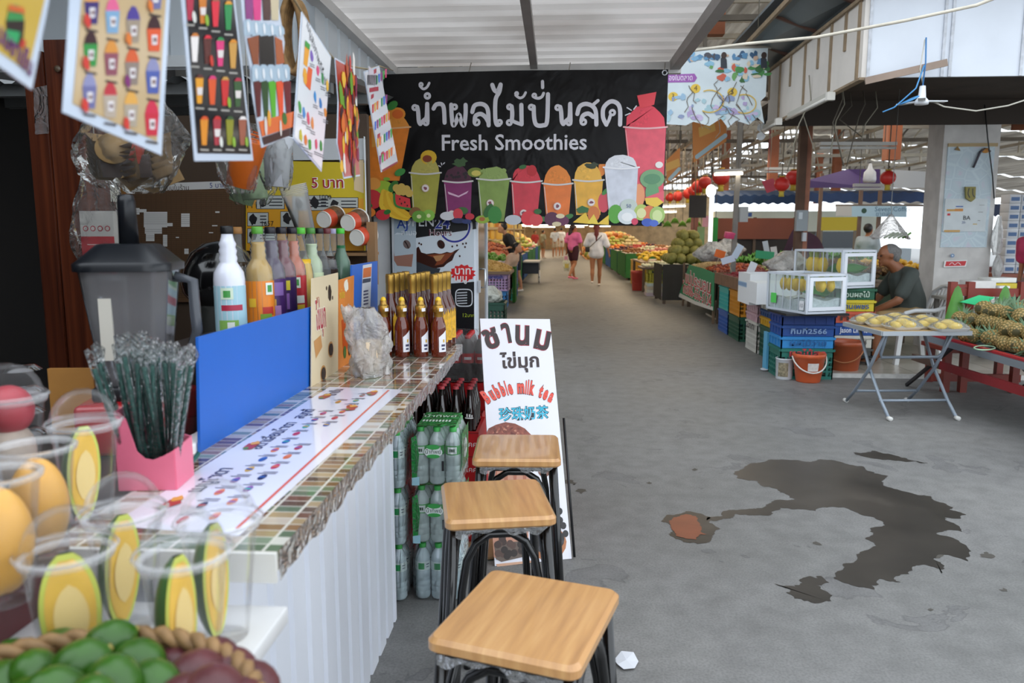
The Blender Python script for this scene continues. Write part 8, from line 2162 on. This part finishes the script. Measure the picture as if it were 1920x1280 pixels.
b=MB();b.tube([at(1846,196,9.6),at(1852,260,9.62),at(1861,330,9.66),at(1864,372,9.68)],.008,BLACK,6);tag(b.build('cable'),'black wire hanging down the front of the pillar','cable')
# rags of string dangling under the fascia
R=random.Random(31)
for k in range(7):
    b=MB();px=R.uniform(1510,1690);p=at(px,236-R.random()*30,R.uniform(7.4,9));L=R.uniform(.15,.6);q=V((p.x,p.y,2.99));b.tube([q,q+V((.03,0,-(2.99-p.z)*.5)),q+V((R.uniform(-.1,.1),0,-(2.99-p.z))),q+V((R.uniform(-.2,.2),.03,-(2.99-p.z)-L))],.006,M(R.choice(('#8a8474','#6a6458','#b0aa98')),.8),4);tag(b.build('hanging_string'),'ragged dusty string dangling under the dark stall roof','string','ragged strings under the stall roof')
# pillar decorations
t=E('horseshoe_plaque','small olive gold plaque nailed on the patterned pillar paper','plaque',at(1819,363,9.68));b=MB();s=Sheet(b,(0,9.66,0),(1,0,0),(0,0,1),.001)
q=[s.px(*k) for k in ((1811,350),(1830,350),(1829,372),(1822,378),(1812,372))];fr=[s.P(u,v,0) for u,v in q];b.add(fr+[p+V((0,.03,0)) for p in fr],[tuple(range(5)),tuple(range(5,10))[::-1]]+[(i,5+i,5+(i+1)%5,(i+1)%5) for i in range(5)],M('#8a8038',.5));s.line([s.px(*k) for k in ((1817,353),(1815,363),(1818,370))],.012,M('#3a3a30',.5),1);s.line([s.px(*k) for k in ((1824,354),(1824,364),(1827,369))],.012,M('#3a3a30',.5),1);on(t,b,'plate')
b=MB();b.tube([at(1825,314,9.68),at(1838,285,9.68),at(1846,279,9.68),at(1857,284,9.68)],.014,M('#4a4650',.5),6);b.blob(at(1848,282,9.68),(.05,.015,.03),M('#c88a38',.5),10,6);tag(b.build('sickle_hook'),'small hooked tool with an orange grip stuck on the pillar','hook')
b=MB();b.add([at(1790,281,9.69),at(1796,274,9.69),at(1801,283,9.69)],[(0,1,2)],M('#8a6a30',.5));b.add([at(1790,281,9.70),at(1796,274,9.70),at(1801,283,9.70)],[(2,1,0)],M('#8a6a30',.5));tag(b.build('paper_triangle'),'tiny folded brown paper triangle on the pillar paper','paper')
# market map banner and orange flags
Yb=9.0
t=E('hanging_market_banner','torn pale market map banner hanging behind the canopy corner','banner',at(1345,160,Yb));b=MB();s=Sheet(b,(0,Yb,0),(1,0,0),(0,0,1),.0015)
BW=M('#cfdade',.6,var=(3,.08));q=[s.px(*k) for k in ((1240,95),(1440,90),(1436,180),(1426,190),(1433,232),(1420,220),(1405,234),(1380,226),(1365,240),(1352,222),(1330,236),(1300,228),(1286,235),(1240,232))]
fr=[s.P(u,v,0) for u,v in q];k=len(fr);b.add(fr+[p+V((0,.004,0)) for p in fr],[tuple(range(k))[::-1],tuple(range(k,2*k))]+[(i,(i+1)%k,k+(i+1)%k,k+i) for i in range(k)],BW)
def mp2(pts,c,L=1):s.poly([s.px(*p) for p in pts],M(c,.6),L)
mp2(((1250,140),(1302,138),(1307,146),(1302,154),(1250,155)),'#9a5aa8',2);s.text('องในตลาด',*s.px(1254,151),.085,M('#f0e8f2',.6),3,wid=.26)
for x,y,n_ in ((1262,181,'3'),(1304,166,'4'),(1373,173,'5')):s.ell(*s.px(x,y),.055,.05,M('#e0bc48',.6),2);s.text(n_,*s.px(x-3,y+4),.08,M('#5a4a2a',.6),3)
R=random.Random(4)
for x0,x1,y0,y1,n_,cs in ((1290,1440,100,118,26,('#5a8ab0','#7aa8c8','#3a5a7a','#c8a890','#4a4a54')),(1330,1440,118,150,40,('#4a8a4a','#6aa05a','#c8604a','#8ab8d0','#d8c8b0','#3a6a3a')),(1250,1420,180,225,40,('#b0a0c8','#98b8d0','#c8b8d8','#a8c8d0','#8a98b8'))):
    for k in range(n_):s.blob(*s.px(R.uniform(x0,x1),R.uniform(y0,y1)),R.uniform(.015,.05),R.uniform(.012,.04),M(R.choice(cs),.6),4+k%3,9,.35,k)
for x in (1357,1432):mp2(((x-6,110),(x,104),(x+5,112),(x+6,128),(x-6,128)),'#30343c',7);s.ell(*s.px(x,104),.03,.035,M('#3a2a24',.6),8)
for k in range(16):
    x,y=R.uniform(1260,1420),R.uniform(150,220);pts=[(x,y)]
    for j in range(4):x+=R.uniform(-10,12);y+=R.uniform(4,14);pts.append((x,y))
    s.line([s.px(*p) for p in pts],.008,M('#6a5e50',.7),9,False)
for x,y,r in ((1330,190,26),(1395,195,22)):s.line([s.px(x+r*math.cos(a),y+r*.8*math.sin(a)) for a in [2*PI*k/20-2 for k in range(14)]],.012,M('#d8b450',.6),8)
on(t,b,'printed_face');b=MB();b.bar(at(1236,93,Yb+.03),at(1446,89,Yb+.03),.03,.03,C('#8a8478'));on(t,b,'top_bar')
for px in (1262,1420):
    b=MB();p=at(px,92,Yb+.03);b.tube([p,(p.x,p.y,5.1)],.006,C('#6a6458'),4);on(t,b,'cord')
for k,(pts,Y,lab) in enumerate(((((1298,230),(1362,204),(1362,265),(1300,305)),11.0,'large orange flag sheet slanting under the torn market banner'),(((1250,300),(1275,276),(1275,326),(1250,345)),13.0,'smaller orange flag sheet close to the smoothie banner edge'))):
    b=MB();s=Sheet(b,at(*pts[0],Y),(1,.35,0),(0,0,1),.002);q=[s.px(*p) for p in pts];fr=[s.P(u,v,0) for u,v in q]
    b.add(fr+[p+V((0,.006,0)) for p in fr],[(3,2,1,0),(4,5,6,7)],M('#cf8444',.6,var=(2,.1)));s.poly([(q[0][0]*.6+q[2][0]*.4+a,q[0][1]*.6+q[2][1]*.4+c) for a,c in ((-.1,-.1),(.15,.0),(.12,.12),(-.12,.03))],M('#d8a85a',.6),1);s.line([(q[3][0]+.05,q[3][1]+.08),(q[2][0]-.02,q[2][1]+.08)],.06,M('#a8c0c8',.6),1)
    p=fr[1];b.tube([p,(p.x,p.y,3.55)],.006,C('#6a6458'),4);b.tube([fr[0],(fr[0].x,fr[0].y,3.55)],.006,C('#6a6458'),4);tag(b.build('hanging_flag'),lab,'flag')
for k in range(6):
    b=MB();p=at(1238+14*k,408+6*(k%2),17+k*.4);
    for j in range(7):a=-.7+.23*j;b.tube([p,p+V((.07*math.sin(a),.02,-.05)),p+V((.16*math.sin(a),.03,-.14))],[.01,.022,.006],M('#6a9a30',.45,var=(12,.15)),6)
    b.tube([p,(p.x,p.y,3.5)],.005,C('#6a6458'),4);tag(b.build('hanging_banana_bunch'),'green banana bunch hung over the stalls beside the banner edge','bananas','hanging green bananas')
# dark cloths hung at the durian stall
for k,(px0,px1,py0,py1,Y,c,lab) in enumerate(((1293,1324,366,408,16.8,'#2e2a28','dark brown board hanging over the durian stall'),(1296,1308,408,462,17.8,'#8a5a50','dusty pink hanging board edge beside the durians'),(1308,1320,425,468,17.7,'#8aa878','green price banner standing behind the durians'),(1318,1328,405,425,17.5,'#c890a0','pink cloth hanging behind the durians'),(1338,1345,408,455,17.4,'#2a8a3c','bright green umbrella cloth folded beside the tarpaulin'),(1298,1303,436,452,17.0,'#dce4ec','white paper notice behind the durian pile'))):
    A,B=at(px0,py0,Y),at(px1,py1,Y);b=MB();b.bx(A.x,B.x,Y,Y+.03,B.z,A.z,M(c,.7,var=(4,.1)));b.tube([((A.x+B.x)/2,Y,A.z),((A.x+B.x)/2,Y,3.55)],.006,C('#6a6458'),4);tag(b.build('hanging_board'),lab,'hanging board')
p=at(1365,441,12.0);b=MB();b.box((p.x+.02,12.0,p.z),(.13,.10,.09),M('#d84a78',.5),(.2,.1,.2),.006);b.bar((p.x+.02,12.0,p.z),(at(1378,441,12.2).x,12.18,p.z+.02),.02,.02,M('#d84a78',.5));tag(b.build('pink_basket'),'small bright pink basket fixed low on the slim grey post','basket')

# ================================================================ wet patch, spills and litter on the floor
def wet():
    m,p,N,L=nodes_mat('wet_patch')
    tc=N('TexCoord');n1=N('TexNoise');n1.inputs['Scale'].default_value=3;n1.inputs['Detail'].default_value=6;L(tc.outputs['Object'],n1.inputs['Vector'])
    r=ramp(N,[(.3,'#26231f'),(.6,'#38342f'),(.75,'#4a453f')]);L(n1.outputs[0],r.inputs[0]);L(r.outputs[0],p.inputs['Base Color']);p.inputs['Roughness'].default_value=.34
    return m
WETM=wet()
def patch(name,label,pts,m,z=.0012,it=6,amp=.27,seed=1):
    R=random.Random(seed);q=[fl(x,y) for x,y in pts]
    for k in range(it):
        o=[]
        for i,p in enumerate(q):
            n_=q[(i+1)%len(q)];d=n_-p;o.append(p)
            if d.length>.02:o.append((p+n_)/2+V((-d.y,d.x,0))*R.gauss(0,amp*.55))
        q=o
    b=MB();b.add([V((p.x,p.y,z)) for p in q],[tuple(range(len(q)))[::-1]],m);return tag(b.build(name),label,'puddle')
patch('wet_puddle','large dark wet patch spreading over the concrete floor',((1325,975),(1352,963),(1395,955),(1440,945),(1490,935),(1450,915),(1400,900),(1390,880),(1410,868),(1460,862),(1520,866),(1560,862),(1600,872),(1640,885),(1665,892),(1655,910),(1700,922),(1745,930),(1775,945),(1812,965),(1790,972),(1770,970),(1800,988),(1805,997),(1770,995),(1755,1000),(1790,1010),(1818,1040),(1815,1052),(1775,1040),(1770,1062),(1765,1075),(1740,1060),(1710,1066),(1680,1080),(1690,1092),(1650,1085),(1640,1105),(1600,1098),(1565,1085),(1575,1070),(1600,1055),(1612,1035),(1640,1020),(1622,1010),(1632,990),(1660,985),(1640,970),(1600,958),(1560,950),(1530,958),(1490,955),(1450,958),(1410,966),(1370,972),(1340,977)),WETM,seed=3)
patch('wet_puddle','smaller dark splash in front of the large wet patch',((1452,1094),(1480,1098),(1500,1090),(1520,1080),(1540,1080),(1555,1092),(1552,1110),(1556,1122),(1540,1130),(1515,1126),(1490,1122),(1482,1108)),WETM,amp=.4,seed=5)
patch('rusty_spill','rust red spill at the thin end of the wet patch',((1262,972),(1285,964),(1305,968),(1312,985),(1325,1002),(1305,1012),(1285,1010),(1265,1000),(1258,985)),M('#7a4028',.35,var=(5,.2)),.0022,amp=.3,seed=7)
patch('wet_puddle','dark rim of moisture round the rust red spill',((1250,965),(1285,958),(1318,964),(1330,978),(1336,1004),(1308,1020),(1280,1016),(1256,1004)),WETM,amp=.3,seed=9)
patch('wet_puddle','twiggy wet smear behind the large wet patch',((1600,848),(1635,844),(1655,850),(1690,858),(1740,868),(1700,866),(1660,862),(1620,856)),WETM,amp=.3,seed=11)
for k,(x,y,w) in enumerate(((1070,905,26),(1090,921,22),(1530,1018,14),(1755,1040,30),(1850,1040,26),(1880,1105,16),(1303,880,12),(1217,905,12),(1745,1143,12))):
    patch('floor_stain','small dark stain on the grey concrete',((x-w/2,y),(x,y-w*.22),(x+w/2,y),(x,y+w*.22)),M('#4a4640',.6),.001,4,.35,20+k)['group']='small dark floor stains'
def litter(x,y,w,h,label,seed):
    q=[fl(x+a*w,y+c*h) for a,c in ((-.5,-.1),(-.2,-.5),(.3,-.45),(.5,.0),(.35,.45),(-.1,.5),(-.35,.25))];R=random.Random(seed);b=MB();c=sum(q,V())/len(q)
    b.add([V((p.x,p.y,.004+R.uniform(0,.012))) for p in q]+[V((c.x,c.y,.014))],[(i,(i+1)%7,7) for i in range(7)],M('#d2d4da',.6));tag(b.build('paper_scrap'),label,'litter')
litter(1174,1243,46,32,'white torn paper scrap on the floor beside the front stool',1);litter(1433,694,16,5,'tiny white scrap on the floor before the crates',2)
